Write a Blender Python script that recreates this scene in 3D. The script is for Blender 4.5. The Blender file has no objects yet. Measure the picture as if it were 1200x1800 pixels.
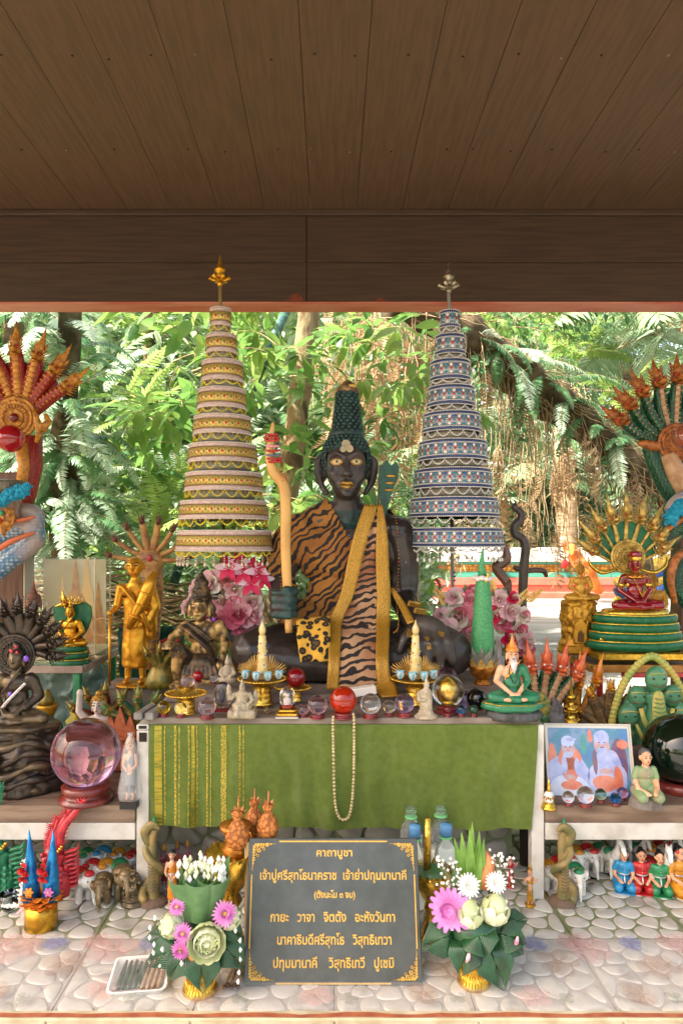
import bpy, bmesh, math, random
from math import sin, cos, pi, radians, sqrt, atan2
from mathutils import Vector, Matrix, Euler, noise
from mathutils.bvhtree import BVHTree
V = Vector
random.seed(7)
scn = bpy.context.scene
col = scn.collection
# ---------------------------------------------------------------- camera
# pinhole: 1200 units of focal length per 1800 of picture height; eye 1 m above the tiled shelf
F, CX, CY, H = 1200.0, 580.0, 950.0, 1.0
cam_d = bpy.data.cameras.new('camera'); cam = bpy.data.objects.new('camera', cam_d); col.objects.link(cam)
cam_d.sensor_fit = 'VERTICAL'; cam_d.sensor_height = 36; cam_d.lens = 24
cam_d.shift_x = 20/1800; cam_d.shift_y = 50/1800
cam_d.clip_start = .05; cam_d.clip_end = 400
cam.location = (0, 0, H); cam.rotation_euler = (radians(90), 0, 0)
scn.camera = cam
# ---------------------------------------------------------------- world, sun, exposure
SUN_EL, SUN_AZ = radians(50), radians(-112)      # azimuth from +Y towards +X: high sun from the left, a little behind the camera
w = bpy.data.worlds.new('World'); scn.world = w; w.use_nodes = True
nt = w.node_tree; nt.nodes.clear()
sky = nt.nodes.new('ShaderNodeTexSky'); sky.sky_type = 'NISHITA'; sky.sun_disc = False
sky.sun_elevation = SUN_EL; sky.sun_rotation = SUN_AZ; sky.air_density = 1.0; sky.dust_density = 4.0; sky.ozone_density = .6
bg = nt.nodes.new('ShaderNodeBackground'); bg.inputs[1].default_value = .15
wo = nt.nodes.new('ShaderNodeOutputWorld'); wb_ = nt.nodes.new('ShaderNodeMix'); wb_.data_type = 'RGBA'; wb_.blend_type = 'MULTIPLY'; wb_.inputs[0].default_value = 1
wb_.inputs[7].default_value = (1.16, 1.01, .88, 1)      # warm white balance of the photograph
nt.links.new(sky.outputs[0], wb_.inputs[6]); nt.links.new(wb_.outputs[2], bg.inputs[0]); nt.links.new(bg.outputs[0], wo.inputs[0])
sl = bpy.data.lights.new('sun', 'SUN'); sl.energy = 3.6; sl.angle = radians(.5); sl.color = (1, .96, .9)
so = bpy.data.objects.new('sun', sl); col.objects.link(so)
sd = V((sin(SUN_AZ)*cos(SUN_EL), cos(SUN_AZ)*cos(SUN_EL), sin(SUN_EL)))
so.rotation_euler = sd.to_track_quat('Z', 'Y').to_euler(); so.location = (0, 0, 20)
scn.view_settings.view_transform = 'Standard'; scn.view_settings.look = 'None'
scn.view_settings.exposure = 2.2; scn.view_settings.gamma = 1; scn.view_settings.use_curve_mapping = False
scn.render.engine = 'CYCLES'
cy = scn.cycles; cy.max_bounces = 10; cy.diffuse_bounces = 5; cy.transmission_bounces = 8; cy.transparent_max_bounces = 12
cy.caustics_refractive = True; cy.blur_glossy = .6; cy.sample_clamp_indirect = 6; cy.use_denoising = True

def P(px, py, Y): return V(((px-CX)/F*Y, Y, H-(py-CY)/F*Y))
def rnd(a, b): return random.uniform(a, b)

# ---------------------------------------------------------------- objects
def tag(o, label=None, cat=None, group=None, kind=None):
    if label: o['label'] = label
    if cat: o['category'] = cat
    if group: o['group'] = group
    if kind: o['kind'] = kind
    return o
def thing(name, label, cat, loc=(0, 0, 0), s=1.0, rz=0, group=None, rot=None):
    o = bpy.data.objects.new(name, None); col.objects.link(o); o.empty_display_size = .01
    o.location = loc; o.rotation_euler = rot or (0, 0, rz); o.scale = (s, s, s)
    return tag(o, label, cat, group)
def thp(name, label, cat, px, py, Y, rz=0, group=None, k=1.0):
    """a thing whose parts are modelled in picture units of its own distance, at k times that size"""
    return thing(name, label, cat, P(px, py, Y), Y/F*k, rz, group)
def dup(o, parent=None, **kw):
    c = o.copy(); col.objects.link(c); c.parent = parent
    for ch in list(o.children): dup(ch, c)
    for k, v in kw.items():
        if k == 'loc': c.location = v
        elif k == 'rz': c.rotation_euler = (c.rotation_euler[0], c.rotation_euler[1], v)
        elif k == 's': c.scale = (v, v, v)
        else: c[k] = v
    return c

# ---------------------------------------------------------------- materials
def srgb(h):
    if isinstance(h, (tuple, list)): return (*h[:3], 1)
    h = h.lstrip('#'); r = []
    for i in (0, 2, 4):
        c = int(h[i:i+2], 16)/255; r.append(c/12.92 if c <= .04045 else ((c+.055)/1.055)**2.4)
    return (*r, 1)
class NT:
    def __init__(s, m): s.t = m.node_tree; s.n = s.t.nodes; s.l = s.t.links
    def new(s, ty, **kw):
        n = s.n.new(ty)
        for k, v in kw.items():
            if k in n.inputs and not hasattr(n, k): n.inputs[k].default_value = v
            else: setattr(n, k, v)
        return n
    def link(s, a, b): s.l.new(a, b)
    def ramp(s, fac, stops, interp='LINEAR'):
        n = s.n.new('ShaderNodeValToRGB'); n.color_ramp.interpolation = interp
        e = n.color_ramp.elements
        while len(e) < len(stops): e.new(.5)
        for i, (p, c) in enumerate(stops): e[i].position = p; e[i].color = c
        s.link(fac, n.inputs[0]); return n
    def mix(s, fac, a, b, blend='MIX'):
        n = s.n.new('ShaderNodeMix'); n.data_type = 'RGBA'; n.blend_type = blend
        for v, i in ((fac, 0), (a, 6), (b, 7)):
            if hasattr(v, 'is_linked') or hasattr(v, 'links'): s.link(v, n.inputs[i])
            else: n.inputs[i].default_value = v
        return n.outputs[2]
def mat(name, c1, c2=None, scale=20, rough=.5, metal=0, bump=0, bscale=None, tex='noise', trans=0, ior=1.45,
        lo=.4, hi=.62, coat=0, alpha=1, sss=0, detail=4, space='world', stretch=(1, 1, 1), tl=0, c3=None, bdist=.002):
    m = bpy.data.materials.new(name); m.use_nodes = True; N = NT(m); b = N.n['Principled BSDF']
    def S(k, v): b.inputs[k].default_value = v
    S('Roughness', rough); S('Metallic', metal); S('Base Color', srgb(c1)); S('IOR', ior)
    S('Transmission Weight', trans); S('Coat Weight', coat); S('Coat Roughness', .08); S('Alpha', alpha)
    if c2 is not None or bump:
        if space == 'world': src = N.new('ShaderNodeNewGeometry').outputs['Position']
        else: src = N.new('ShaderNodeTexCoord').outputs['Object']
        mp = N.new('ShaderNodeMapping'); mp.inputs['Scale'].default_value = stretch; N.link(src, mp.inputs[0])
        def texn(kind, sc):
            if kind == 'vor':
                t = N.new('ShaderNodeTexVoronoi'); t.inputs['Scale'].default_value = sc; o = t.outputs['Distance']
            elif kind == 'wave':
                t = N.new('ShaderNodeTexWave'); t.inputs['Scale'].default_value = sc; t.inputs['Distortion'].default_value = 4; o = t.outputs['Fac']
            else:
                t = N.new('ShaderNodeTexNoise'); t.inputs['Scale'].default_value = sc; t.inputs['Detail'].default_value = detail; o = t.outputs['Fac']
            N.link(mp.outputs[0], t.inputs['Vector']); return o
        if c2 is not None:
            st = [(lo, srgb(c1)), (hi, srgb(c2))]
            if c3: st = [(lo, srgb(c1)), ((lo+hi)/2, srgb(c3)), (hi, srgb(c2))]
            r = N.ramp(texn(tex, scale), st); N.link(r.outputs[0], b.inputs['Base Color'])
        if bump:
            bn = N.new('ShaderNodeBump'); bn.inputs['Strength'].default_value = bump; bn.inputs['Distance'].default_value = bdist
            N.link(texn(tex, bscale or scale*2), bn.inputs['Height']); N.link(bn.outputs[0], b.inputs['Normal'])
    if tl:      # thin leaf or petal: light comes through
        t = N.new('ShaderNodeBsdfTranslucent'); mx = N.new('ShaderNodeMixShader'); mx.inputs[0].default_value = tl
        lk = b.inputs['Base Color'].links
        if lk:
            N.link(lk[0].from_socket, t.inputs[0])
        else: t.inputs[0].default_value = srgb(c1)
        N.link(b.outputs[0], mx.inputs[1]); N.link(t.outputs[0], mx.inputs[2])
        N.link(mx.outputs[0], N.n['Material Output'].inputs[0])
    return m
_mc = {}
def M(key, *a, **k):
    if key not in _mc: _mc[key] = mat(key, *a, **k)
    return _mc[key]

# ---------------------------------------------------------------- mesh building
def frame(d, up=None):
    d = V(d).normalized()
    u = V(up) if up is not None else (V((0, 0, 1)) if abs(d.z) < .9 else V((0, 1, 0)))
    x = d.cross(u)
    if x.length < 1e-6: x = d.cross(V((1, 0, 0)))
    x.normalize(); y = x.cross(d).normalized()
    return x, y, d
STUFFY = {'face_line', 'trim', 'gold_ornament', 'face_paint', 'lip_line', 'gold_leaf', 'jewel', 'mane', 'leaves', 'orange_bud', 'red_bud', 'lettering', 'sign_lettering', 'fern_spray', 'hood_mark'}
class MB:
    def __init__(s): s.v = []; s.f = []; s.m = []; s.mats = []; s.sm = []
    def mi(s, m):
        if m not in s.mats: s.mats.append(m)
        return s.mats.index(m)
    def add(s, vs, fs, m, smooth=True):
        o = len(s.v); k = s.mi(m); s.v.extend([tuple(p) for p in vs])
        for f in fs: s.f.append(tuple(i+o for i in f)); s.m.append(k); s.sm.append(smooth)
        return s
    def box(s, c, d, m, rot=None, bev=0):
        c = V(c); x, y, z = d[0]/2, d[1]/2, d[2]/2; R = Euler(rot).to_matrix() if rot else None
        if bev:
            e = min(bev, x*.6, y*.6, z*.6); vs = []
            for zz, k, q in ((-z, e, e*.4), (-z+e, 0, e), (z-e, 0, e), (z, e, e*.4)):
                X, Y = x-k, y-k
                vs += [(-X+q, -Y, zz), (X-q, -Y, zz), (X, -Y+q, zz), (X, Y-q, zz), (X-q, Y, zz), (-X+q, Y, zz), (-X, Y-q, zz), (-X, -Y+q, zz)]
            fs = [tuple(range(7, -1, -1)), tuple(range(24, 32))]
            for r in range(3):
                for i in range(8): fs.append((r*8+i, r*8+(i+1) % 8, r*8+8+(i+1) % 8, r*8+8+i))
        else:
            vs = [(-x, -y, -z), (x, -y, -z), (x, y, -z), (-x, y, -z), (-x, -y, z), (x, -y, z), (x, y, z), (-x, y, z)]
            fs = [(3, 2, 1, 0), (4, 5, 6, 7), (0, 1, 5, 4), (1, 2, 6, 5), (2, 3, 7, 6), (3, 0, 4, 7)]
        vs = [(R @ V(p) if R else V(p))+c for p in vs]
        return s.add(vs, fs, m, False)
    def lathe(s, prof, m, c=(0, 0, 0), n=20, sx=1, sy=1, rot=None, smooth=True, wob=0, lobes=0, lobe=.0):
        c = V(c); R = Euler(rot).to_matrix() if rot else None; vs = []; fs = []
        for (r, z) in prof:
            for i in range(n):
                a = 2*pi*i/n; rr = r*(1+lobe*cos(lobes*a)) + (rnd(-wob, wob) if wob else 0)
                p = V((rr*cos(a)*sx, rr*sin(a)*sy, z)); vs.append((R @ p if R else p)+c)
        for k in range(len(prof)-1):
            for i in range(n): fs.append((k*n+i, k*n+(i+1) % n, (k+1)*n+(i+1) % n, (k+1)*n+i))
        if prof[0][0] > 1e-5: fs.append(tuple(range(n-1, -1, -1)))
        if prof[-1][0] > 1e-5: fs.append(tuple(range((len(prof)-1)*n, len(prof)*n)))
        return s.add(vs, fs, m, smooth)
    def ell(s, c, r, m, rot=None, n=14, k=9):
        if not isinstance(r, (tuple, list)): r = (r, r, r)
        prof = [(max(1e-6, sin(pi*i/k)), -cos(pi*i/k)) for i in range(k+1)]
        c = V(c); R = Euler(rot).to_matrix() if rot else None; vs = [V((0, 0, -1))]; fs = []
        for (q, z) in prof[1:-1]:
            for i in range(n): a = 2*pi*i/n; vs.append(V((q*cos(a), q*sin(a), z)))
        vs.append(V((0, 0, 1))); L = len(vs)-1
        for i in range(n): fs.append((0, 1+(i+1) % n, 1+i)); fs.append((L, L-n+i, L-n+(i+1) % n))
        for j in range(k-2):
            for i in range(n): a = 1+j*n; fs.append((a+i, a+(i+1) % n, a+n+(i+1) % n, a+n+i))
        vs = [V((p.x*r[0], p.y*r[1], p.z*r[2])) for p in vs]
        return s.add([(R @ p if R else p)+c for p in vs], fs, m)
    def tube(s, pts, rad, m, n=8, flat=1.0, up=None, caps=True, smooth=True, round_=False):
        pts = [V(p) for p in pts]; L = len(pts)
        if not isinstance(rad, (list, tuple)): rad = [rad]*L
        if len(rad) != L:
            rr = []
            for i in range(L):
                t = i/(L-1)*(len(rad)-1); a = min(int(t), len(rad)-2); rr.append(rad[a]+(rad[a+1]-rad[a])*(t-a))
            rad = rr
        rad = [max(r, 1e-4) for r in rad]
        if round_:
            d0 = (pts[0]-pts[1]).normalized(); d1 = (pts[-1]-pts[-2]).normalized()
            pts = [pts[0]+d0*rad[0]*.95, pts[0]+d0*rad[0]*.7]+pts+[pts[-1]+d1*rad[-1]*.7, pts[-1]+d1*rad[-1]*.95]
            rad = [rad[0]*.25, rad[0]*.72]+list(rad)+[rad[-1]*.72, rad[-1]*.25]; L = len(pts)
        vs = []; fs = []; px = None
        for i in range(L):
            d = (pts[min(i+1, L-1)]-pts[max(i-1, 0)])
            if d.length < 1e-9: d = V((0, 0, 1))
            d.normalize()
            if px is None: x, y, _ = frame(d, up)
            else:
                x = px-d*px.dot(d)
                if x.length < 1e-5: x = frame(d)[0]
                x.normalize(); y = x.cross(d).normalized()
            px = x
            for k in range(n):
                a = 2*pi*k/n; vs.append(pts[i]+x*cos(a)*rad[i]+y*sin(a)*rad[i]*flat)
        for i in range(L-1):
            for k in range(n): fs.append((i*n+k, (i+1)*n+k, (i+1)*n+(k+1) % n, i*n+(k+1) % n))
        if caps: fs.append(tuple(range(n))); fs.append(tuple(range(L*n-1, L*n-n-1, -1)))
        return s.add(vs, fs, m, smooth)
    def cap(s, a, b, ra, rb, m, n=10): return s.tube([a, V(a).lerp(V(b), .5), b], [ra, (ra+rb)/2, rb], m, n, round_=True)
    def cone(s, a, b, r, m, n=8, flat=1): return s.tube([a, b], [r, r*.03], m, n, flat)
    def prism(s, poly, y0, y1, m, smooth=False):
        """polygon given in x,z, extruded from y0 to y1"""
        n = len(poly); vs = [(x, y0, z) for x, z in poly]+[(x, y1, z) for x, z in poly]
        A = sum(poly[i][0]*poly[(i+1) % n][1]-poly[(i+1) % n][0]*poly[i][1] for i in range(n))
        f0 = list(range(n)); f1 = list(range(n, 2*n)); fs = [tuple(f0), tuple(reversed(f1))]
        for i in range(n): j = (i+1) % n; fs.append((i, n+i, n+j, j))
        if (A > 0) != (y0 < y1): fs = [tuple(reversed(f)) for f in fs]
        return s.add(vs, fs, m, smooth)
    def blade(s, base, d, nrm, L, W, m, bend=0, seg=4, fold=.15, prof=None):
        """a leaf or petal: grows along d, faces nrm, droops by bend"""
        d = V(d).normalized(); nrm = V(nrm); nrm = nrm-d*nrm.dot(d)
        if nrm.length < 1e-4: nrm = frame(d)[1]
        nrm.normalize(); sx = d.cross(nrm).normalized(); p = V(base); vs = []; fs = []
        cur = d.copy(); prof = prof or [.15, .75, 1, .72, .02]; seg = len(prof)-1
        for i in range(seg+1):
            q = W/2*prof[i]
            vs += [p-sx*q+nrm*q*fold, p.copy(), p+sx*q+nrm*q*fold]
            R = Matrix.Rotation(-bend/seg, 3, sx); cur = R @ cur; nrm = R @ nrm; p = p+cur*(L/seg)
        for i in range(seg):
            a = i*3; fs += [(a, a+1, a+4, a+3), (a+1, a+2, a+5, a+4)]
        return s.add(vs, fs, m)
    def join(s, o, mtx=None):
        off = len(s.v); s.v += [tuple(mtx @ V(p)) for p in o.v] if mtx else list(o.v)
        for f, k, q in zip(o.f, o.m, o.sm): s.f.append(tuple(i+off for i in f)); s.m.append(s.mi(o.mats[k])); s.sm.append(q)
        return s
    def mesh(s, name):
        me = bpy.data.meshes.new(name); me.from_pydata(s.v, [], s.f)
        for m in s.mats: me.materials.append(m)
        me.polygons.foreach_set('material_index', s.m); me.polygons.foreach_set('use_smooth', s.sm)
        me.update(); return me
    def build(s, name, parent=None, loc=(0, 0, 0), rot=(0, 0, 0), kind=None, label=None, auto=None):
        o = bpy.data.objects.new(name, s.mesh(name)); col.objects.link(o); o.parent = parent
        o.location = loc; o.rotation_euler = rot
        if name in STUFFY and not kind: kind = 'stuff'
        if kind: o['kind'] = kind
        if label: o['label'] = label
        return o
def fuse(mb, name, parent=None, vox=1.0, smooth=3, cut=None, matfn=None, solid=0, disp=0, dscale=.2, kind=None):
    """one continuous skin over the overlapping shapes in mb; every face keeps the material of the shape it lies on"""
    o = mb.build(name, parent)
    r = o.modifiers.new('r', 'REMESH'); r.mode = 'VOXEL'; r.voxel_size = vox; r.use_smooth_shade = True
    if smooth:
        q = o.modifiers.new('s', 'SMOOTH'); q.factor = .5; q.iterations = smooth
    dg = bpy.context.evaluated_depsgraph_get(); dg.update()
    me = bpy.data.meshes.new_from_object(o.evaluated_get(dg), depsgraph=dg)
    o.modifiers.clear()
    me.materials.clear()
    for m in mb.mats: me.materials.append(m)
    if len(mb.mats) > 1 or matfn:
        if len(mb.mats) > 1: tree = BVHTree.FromPolygons([V(v) for v in mb.v], mb.f)
        for p in me.polygons:
            if matfn:
                mm = matfn(p.center, p.normal)
                if mm is not None:
                    if mm.name not in me.materials: me.materials.append(mm)
                    p.material_index = me.materials.find(mm.name); continue
            if len(mb.mats) > 1:
                h = tree.find_nearest(p.center)
                p.material_index = mb.m[h[2]] if h[2] is not None else 0
    if cut or disp:
        bm = bmesh.new(); bm.from_mesh(me)
        if disp:
            for v in bm.verts: v.co += v.normal*disp*noise.noise(v.co*dscale)
        if cut: bmesh.ops.delete(bm, geom=[f for f in bm.faces if cut(f.calc_center_median())], context='FACES')
        bm.to_mesh(me); bm.free()
    me.polygons.foreach_set('use_smooth', [True]*len(me.polygons))
    old = o.data; o.data = me; bpy.data.meshes.remove(old); me.name = name
    if kind: o['kind'] = kind
    return o
def arc(c, r, a0, a1, n=12, plane='xz', sx=1, sz=1):
    c = V(c); out = []
    for i in range(n+1):
        a = a0+(a1-a0)*i/n
        out.append(c+(V((cos(a)*r*sx, 0, sin(a)*r*sz)) if plane == 'xz' else V((cos(a)*r*sx, sin(a)*r*sz, 0))))
    return out
def spline(pts, n=6):
    pts = [V(p) for p in pts]; out = []
    for i in range(len(pts)-1):
        p0, p1, p2, p3 = pts[max(i-1, 0)], pts[i], pts[i+1], pts[min(i+2, len(pts)-1)]
        for k in range(n):
            t = k/n; out.append(.5*((2*p1)+(p2-p0)*t+(2*p0-5*p1+4*p2-p3)*t*t+(3*p1-p0-3*p2+p3)*t**3))
    out.append(pts[-1]); return out
# ================================================================ materials of the setting
GOLD = M('gold', '#d9a431', '#b97a1c', scale=60, rough=.32, metal=.85, bump=.25, bscale=220)
GOLDB = M('gold_bright', '#e3bd50', '#c2932e', scale=90, rough=.22, metal=.9, bump=.3, bscale=400)
GOLDM = M('gold_matte', '#c8922c', '#7d5214', scale=45, rough=.42, metal=.55, bump=.3, bscale=150, lo=.45, hi=.75)
WOODB = M('ceiling_wood', '#5f4731', '#54402c', scale=9, rough=.6, bump=.22, bscale=60, stretch=(9, .6, 9))
BEAMW = M('beam_wood', '#493526', '#3d2c1e', scale=8, rough=.62, bump=.4, bscale=55, stretch=(.5, 4, 9))
SALM = M('salmon_paint', '#cf8168', '#bf5c44', scale=3, rough=.5, stretch=(1, 4, 4))
GREYP = M('grey_painted_steel', '#cdc9be', '#a69d8c', scale=16, rough=.5, bump=.1, lo=.45, hi=.8)
SLAB = M('weathered_board', '#8a7460', '#6b5543', scale=6, rough=.7, bump=.4, bscale=60, stretch=(1, 8, 8))
SLAB2 = M('dusty_board', '#8c7f72', '#5e4d40', scale=9, rough=.72, bump=.3, stretch=(1, 2, 2), lo=.35, hi=.75)
PEB = M('pebble_stone', '#b9b6aa', '#97948a', scale=11, rough=.28, bump=.25, bscale=40, lo=.32, hi=.68, c3='#c9c7bd', coat=.25)
PEBW = M('wall_pebble', '#adaa9c', '#85837a', scale=11, rough=.45, bump=.5, bscale=50, lo=.3, hi=.7)
GROUT = M('mossy_grout', '#8c9072', '#767e58', scale=12, rough=.8, bump=.3)
GROUTF = M('pale_grout', '#b9b3a6', '#aaa59e', scale=12, rough=.6, bump=.3)
DIRT = M('leaf_litter_ground', '#6f6048', '#4c4a2c', scale=3, rough=.95, bump=.6, bscale=30, bdist=.02)
CONC = M('grey_path_concrete', '#97938b', '#817d76', scale=1.3, rough=.8, bump=.2, stretch=(.4, 3, 1))
TERR = M('terracotta_paint', '#b06a48', '#99543a', scale=30, rough=.6, bump=.3)
CREAM = M('cream_tile', '#cfc6a8', '#b8ad8c', scale=20, rough=.5)
GREENT = M('green_tile', '#4f7f4e', '#3d6b40', scale=20, rough=.3)
DARK = M('dark_gap', '#2a2018', rough=.9)

def voronoi(pts, x0, x1, y0, y1, shrink):
    out = []
    for i, (px, py) in enumerate(pts):
        poly = [(x0, y0), (x1, y0), (x1, y1), (x0, y1)]
        near = sorted(pts, key=lambda q: (q[0]-px)**2+(q[1]-py)**2)[1:12]
        for (qx, qy) in near:
            mx, my, nx, ny = (px+qx)/2, (py+qy)/2, qx-px, qy-py
            new = []; n = len(poly)
            for k in range(n):
                a, b = poly[k], poly[(k+1) % n]
                da = (a[0]-mx)*nx+(a[1]-my)*ny; db = (b[0]-mx)*nx+(b[1]-my)*ny
                if da <= 0: new.append(a)
                if (da < 0) != (db < 0) and da != db:
                    t = da/(da-db); new.append((a[0]+(b[0]-a[0])*t, a[1]+(b[1]-a[1])*t))
            poly = new
            if len(poly) < 3: break
        if len(poly) < 3: continue
        # shrink towards the middle by an absolute amount, then round the corners
        cx = sum(p[0] for p in poly)/len(poly); cyy = sum(p[1] for p in poly)/len(poly)
        pp = []
        for (x, y) in poly:
            d = sqrt((x-cx)**2+(y-cyy)**2); k = max(.2, (d-shrink)/d) if d > 0 else 1; pp.append((cx+(x-cx)*k, cyy+(y-cyy)*k))
        for _ in range(2):
            q = []
            for k in range(len(pp)):
                a, b = pp[k], pp[(k+1) % len(pp)]
                q += [(a[0]*.75+b[0]*.25, a[1]*.75+b[1]*.25), (a[0]*.25+b[0]*.75, a[1]*.25+b[1]*.75)]
            pp = q
        out.append((cx, cyy, pp))
    return out
def pebble_mb(mb, c, poly, h, m, conv):
    n = len(poly); vs = []; fs = []; cx, cyy = c
    for k, z in ((1, 0), (.96, h*.6), (.82, h), ):
        for (x, y) in poly: vs.append(conv(cx+(x-cx)*k, cyy+(y-cyy)*k, z))
    vs.append(conv(cx, cyy, h*1.12))
    for r in range(2):
        for i in range(n): j = (i+1) % n; fs.append((r*n+i, r*n+j, (r+1)*n+j, (r+1)*n+i))
    for i in range(n): fs.append((2*n+i, 2*n+(i+1) % n, 3*n))
    mb.add(vs, fs, m)
def cells(x0, x1, y0, y1, nx, ny, jit, seed):
    r = random.Random(seed); pts = []
    for j in range(ny):
        for i in range(nx):
            if r.random() < .1 and 0 < i < nx-1: continue
            u = (i+.5+(.25 if j % 2 else -.25)+r.uniform(-jit, jit))/nx; v = (j+.5+r.uniform(-jit, jit))/ny
            pts.append((x0+(x1-x0)*min(.97, max(.03, u)), y0+(y1-y0)*min(.97, max(.03, v))))
    return voronoi(pts, x0, x1, y0, y1, (x1-x0)/nx*.05)

# ================================================================ floor of the shelf: pebbled tiles
YF = 1.432
mb = MB(); mb.box((0, 2.6, -.28), (4.4, 2.3, .5), CONC)
floor = mb.build('floor', kind='structure')
mb = MB(); mb.box((0, YF+.004, -.012), (4.4, .022, .03), CREAM)
vs = []; n = 150
for i in range(n+1):
    x = -1.6+3.2*i/n; q = .006*noise.noise(V((x*9, 0, 0)))+.002*noise.noise(V((x*40, 3, 0)))
    vs += [(x, YF-.006+q*.4, .0045), (x, YF+.006+q*1.3, .0045)]
mb.add(vs, [(2*i, 2*i+2, 2*i+3, 2*i+1) for i in range(n)], TERR)
mb.build('edge_paint', floor)
mb = MB()
for i in range(-7, 8):
    mb.box((i*.3+.16, YF-.012, -.008), (.296, .016, .012), CREAM, bev=.002)
    mb.box((i*.3+.16, YF-.026, -.15), (.296, .012, .27), GREENT, bev=.002)
mb.build('edge_tile', floor, kind='stuff')
npeb = 0; rest = MB()
rows = [(YF+.008, 1.709), (1.7105, 2.009), (2.0105, 2.309), (2.3105, 2.6)]
for ri, (ya, yb) in enumerate(rows):
    for i in range(-5, 5) if ri else range(-4, 4):
        x0 = .01+i*.3; x1 = x0+.2975
        t = MB(); t.box(((x0+x1)/2, (ya+yb)/2, -.015), (x1-x0, yb-ya, .03), GROUT if ri else GROUTF)
        to = t.build('tile', floor)
        vis = max(abs(x0), abs(x1)) < (1.0 if ri else .95) or ri == 0
        for (cx, cyy, poly) in cells(x0+.004, x1-.004, ya+.003, yb-.003, 5, 6, .36, ri*100+i):
            conv = lambda a, b, z: (a, b, z)
            if npeb < 296 and ri < 2 and abs(cx) < (cyy*.52):
                pm_ = MB(); pebble_mb(pm_, (cx, cyy), poly, .0018+.0006*((npeb*7) % 3), PEB, conv); pm_.build('pebble', to); npeb += 1
            else: pebble_mb(rest, (cx, cyy), poly, .0024, PEB, conv)
rest.build('pebble_field', floor, kind='stuff')

# clear plastic sheet with printed blossoms over the first row of tiles
def film(name, alpha, rough, colr, bumps=.4):
    m = bpy.data.materials.new(name); m.use_nodes = True; N = NT(m); b = N.n['Principled BSDF']
    b.inputs['Base Color'].default_value = srgb(colr); b.inputs['Roughness'].default_value = rough
    tr = N.new('ShaderNodeBsdfTransparent'); mx = N.new('ShaderNodeMixShader'); mx.inputs[0].default_value = alpha
    if bumps:
        g = N.new('ShaderNodeNewGeometry'); t = N.new('ShaderNodeTexNoise'); t.inputs['Scale'].default_value = 35; t.inputs['Detail'].default_value = 3
        N.link(g.outputs['Position'], t.inputs['Vector']); bn = N.new('ShaderNodeBump'); bn.inputs['Strength'].default_value = bumps; bn.inputs['Distance'].default_value = .004
        N.link(t.outputs['Fac'], bn.inputs['Height']); N.link(bn.outputs[0], b.inputs['Normal'])
    N.link(tr.outputs[0], mx.inputs[1]); N.link(b.outputs[0], mx.inputs[2]); N.link(mx.outputs[0], N.n['Material Output'].inputs[0])
    return m
FILM = film('clear_plastic', .16, .12, '#f4f4f4'); 
vs = []; fs = []; nx, ny = 120, 20
for j in range(ny+1):
    for i in range(nx+1):
        x = -1.15+2.3*i/nx; y = YF+.014+(.27+.005*noise.noise(V((x*6, 1, 1))))*j/ny
        vs.append((x, y, .0085+.0022*noise.noise(V((x*14, y*14, 0)))))
for j in range(ny):
    for i in range(nx): a = j*(nx+1)+i; fs.append((a, a+1, a+nx+2, a+nx+1))
sheet = MB().add(vs, fs, FILM).build('plastic_sheet')
tag(sheet, 'clear glossy plastic sheet with pale pink blossoms laid over the front row of pebble tiles', 'plastic sheet')
PRP = [film('print_pink', .27, .3, '#e7b9b4', 0), film('print_rose', .22, .3, '#d99a98', 0), film('print_blue', .35, .3, '#8a94c4', 0),
       film('print_brown', .2, .3, '#c49a7c', 0), film('print_green', .25, .3, '#8ea08a', 0)]
def print_flower(mb, x, y, r, m, n=5, z=.0125, cm=None):
    a0 = rnd(0, 6)
    for k in range(n):
        a = a0+2*pi*k/n+rnd(-.15, .15); L = r*rnd(.8, 1.1); w_ = r*.42; pts = []
        for t in range(14):
            b = 2*pi*t/14; q = V((L*.55+L*.5*cos(b), w_*sin(b)*(1+.3*cos(b)), 0)); pts.append((x+q.x*cos(a)-q.y*sin(a), y+q.x*sin(a)+q.y*cos(a), z+k*.0001))
        mb.add(pts, [tuple(range(14))], m)
    mb.add([(x+r*.2*cos(2*pi*k/10), y+r*.2*sin(2*pi*k/10), z+.0008) for k in range(10)], [tuple(range(10))], cm or PRP[3])
mb = MB()
for i in range(9):
    x = -1.0+i*.235
    print_flower(mb, x+rnd(-.02, .02), 1.655, .062, PRP[0], 5); print_flower(mb, x+.09, 1.675, .03, PRP[2], 7)
    print_flower(mb, x-.05, 1.683, .035, PRP[1], 5); print_flower(mb, x+.12+rnd(-.03, .03), 1.60+rnd(-.02, .01), .05, PRP[3], 5)
    print_flower(mb, x+.03, 1.49+rnd(-.02, .02), .038, PRP[i % 2*3], 5); print_flower(mb, x+.1, 1.475, .02, PRP[4], 4)
mb.build('printed_blossom', sheet, kind='stuff')

# ================================================================ pebbled wall under the altar
mb = MB(); mb.box((-.02, 2.16, .14), (1.16, .1, .28), GROUT)
wall = mb.build('wall'); wall['kind'] = 'structure'
for (cx, cz, poly) in cells(-.59, .55, .0, .278, 15, 4, .33, 5):
    m_ = MB(); pebble_mb(m_, (cx, cz), [(p[0], p[1]) for p in poly], .012, PEBW, lambda a, b, z: (a, 2.109-z, b)); m_.build('pebble', wall)

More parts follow.
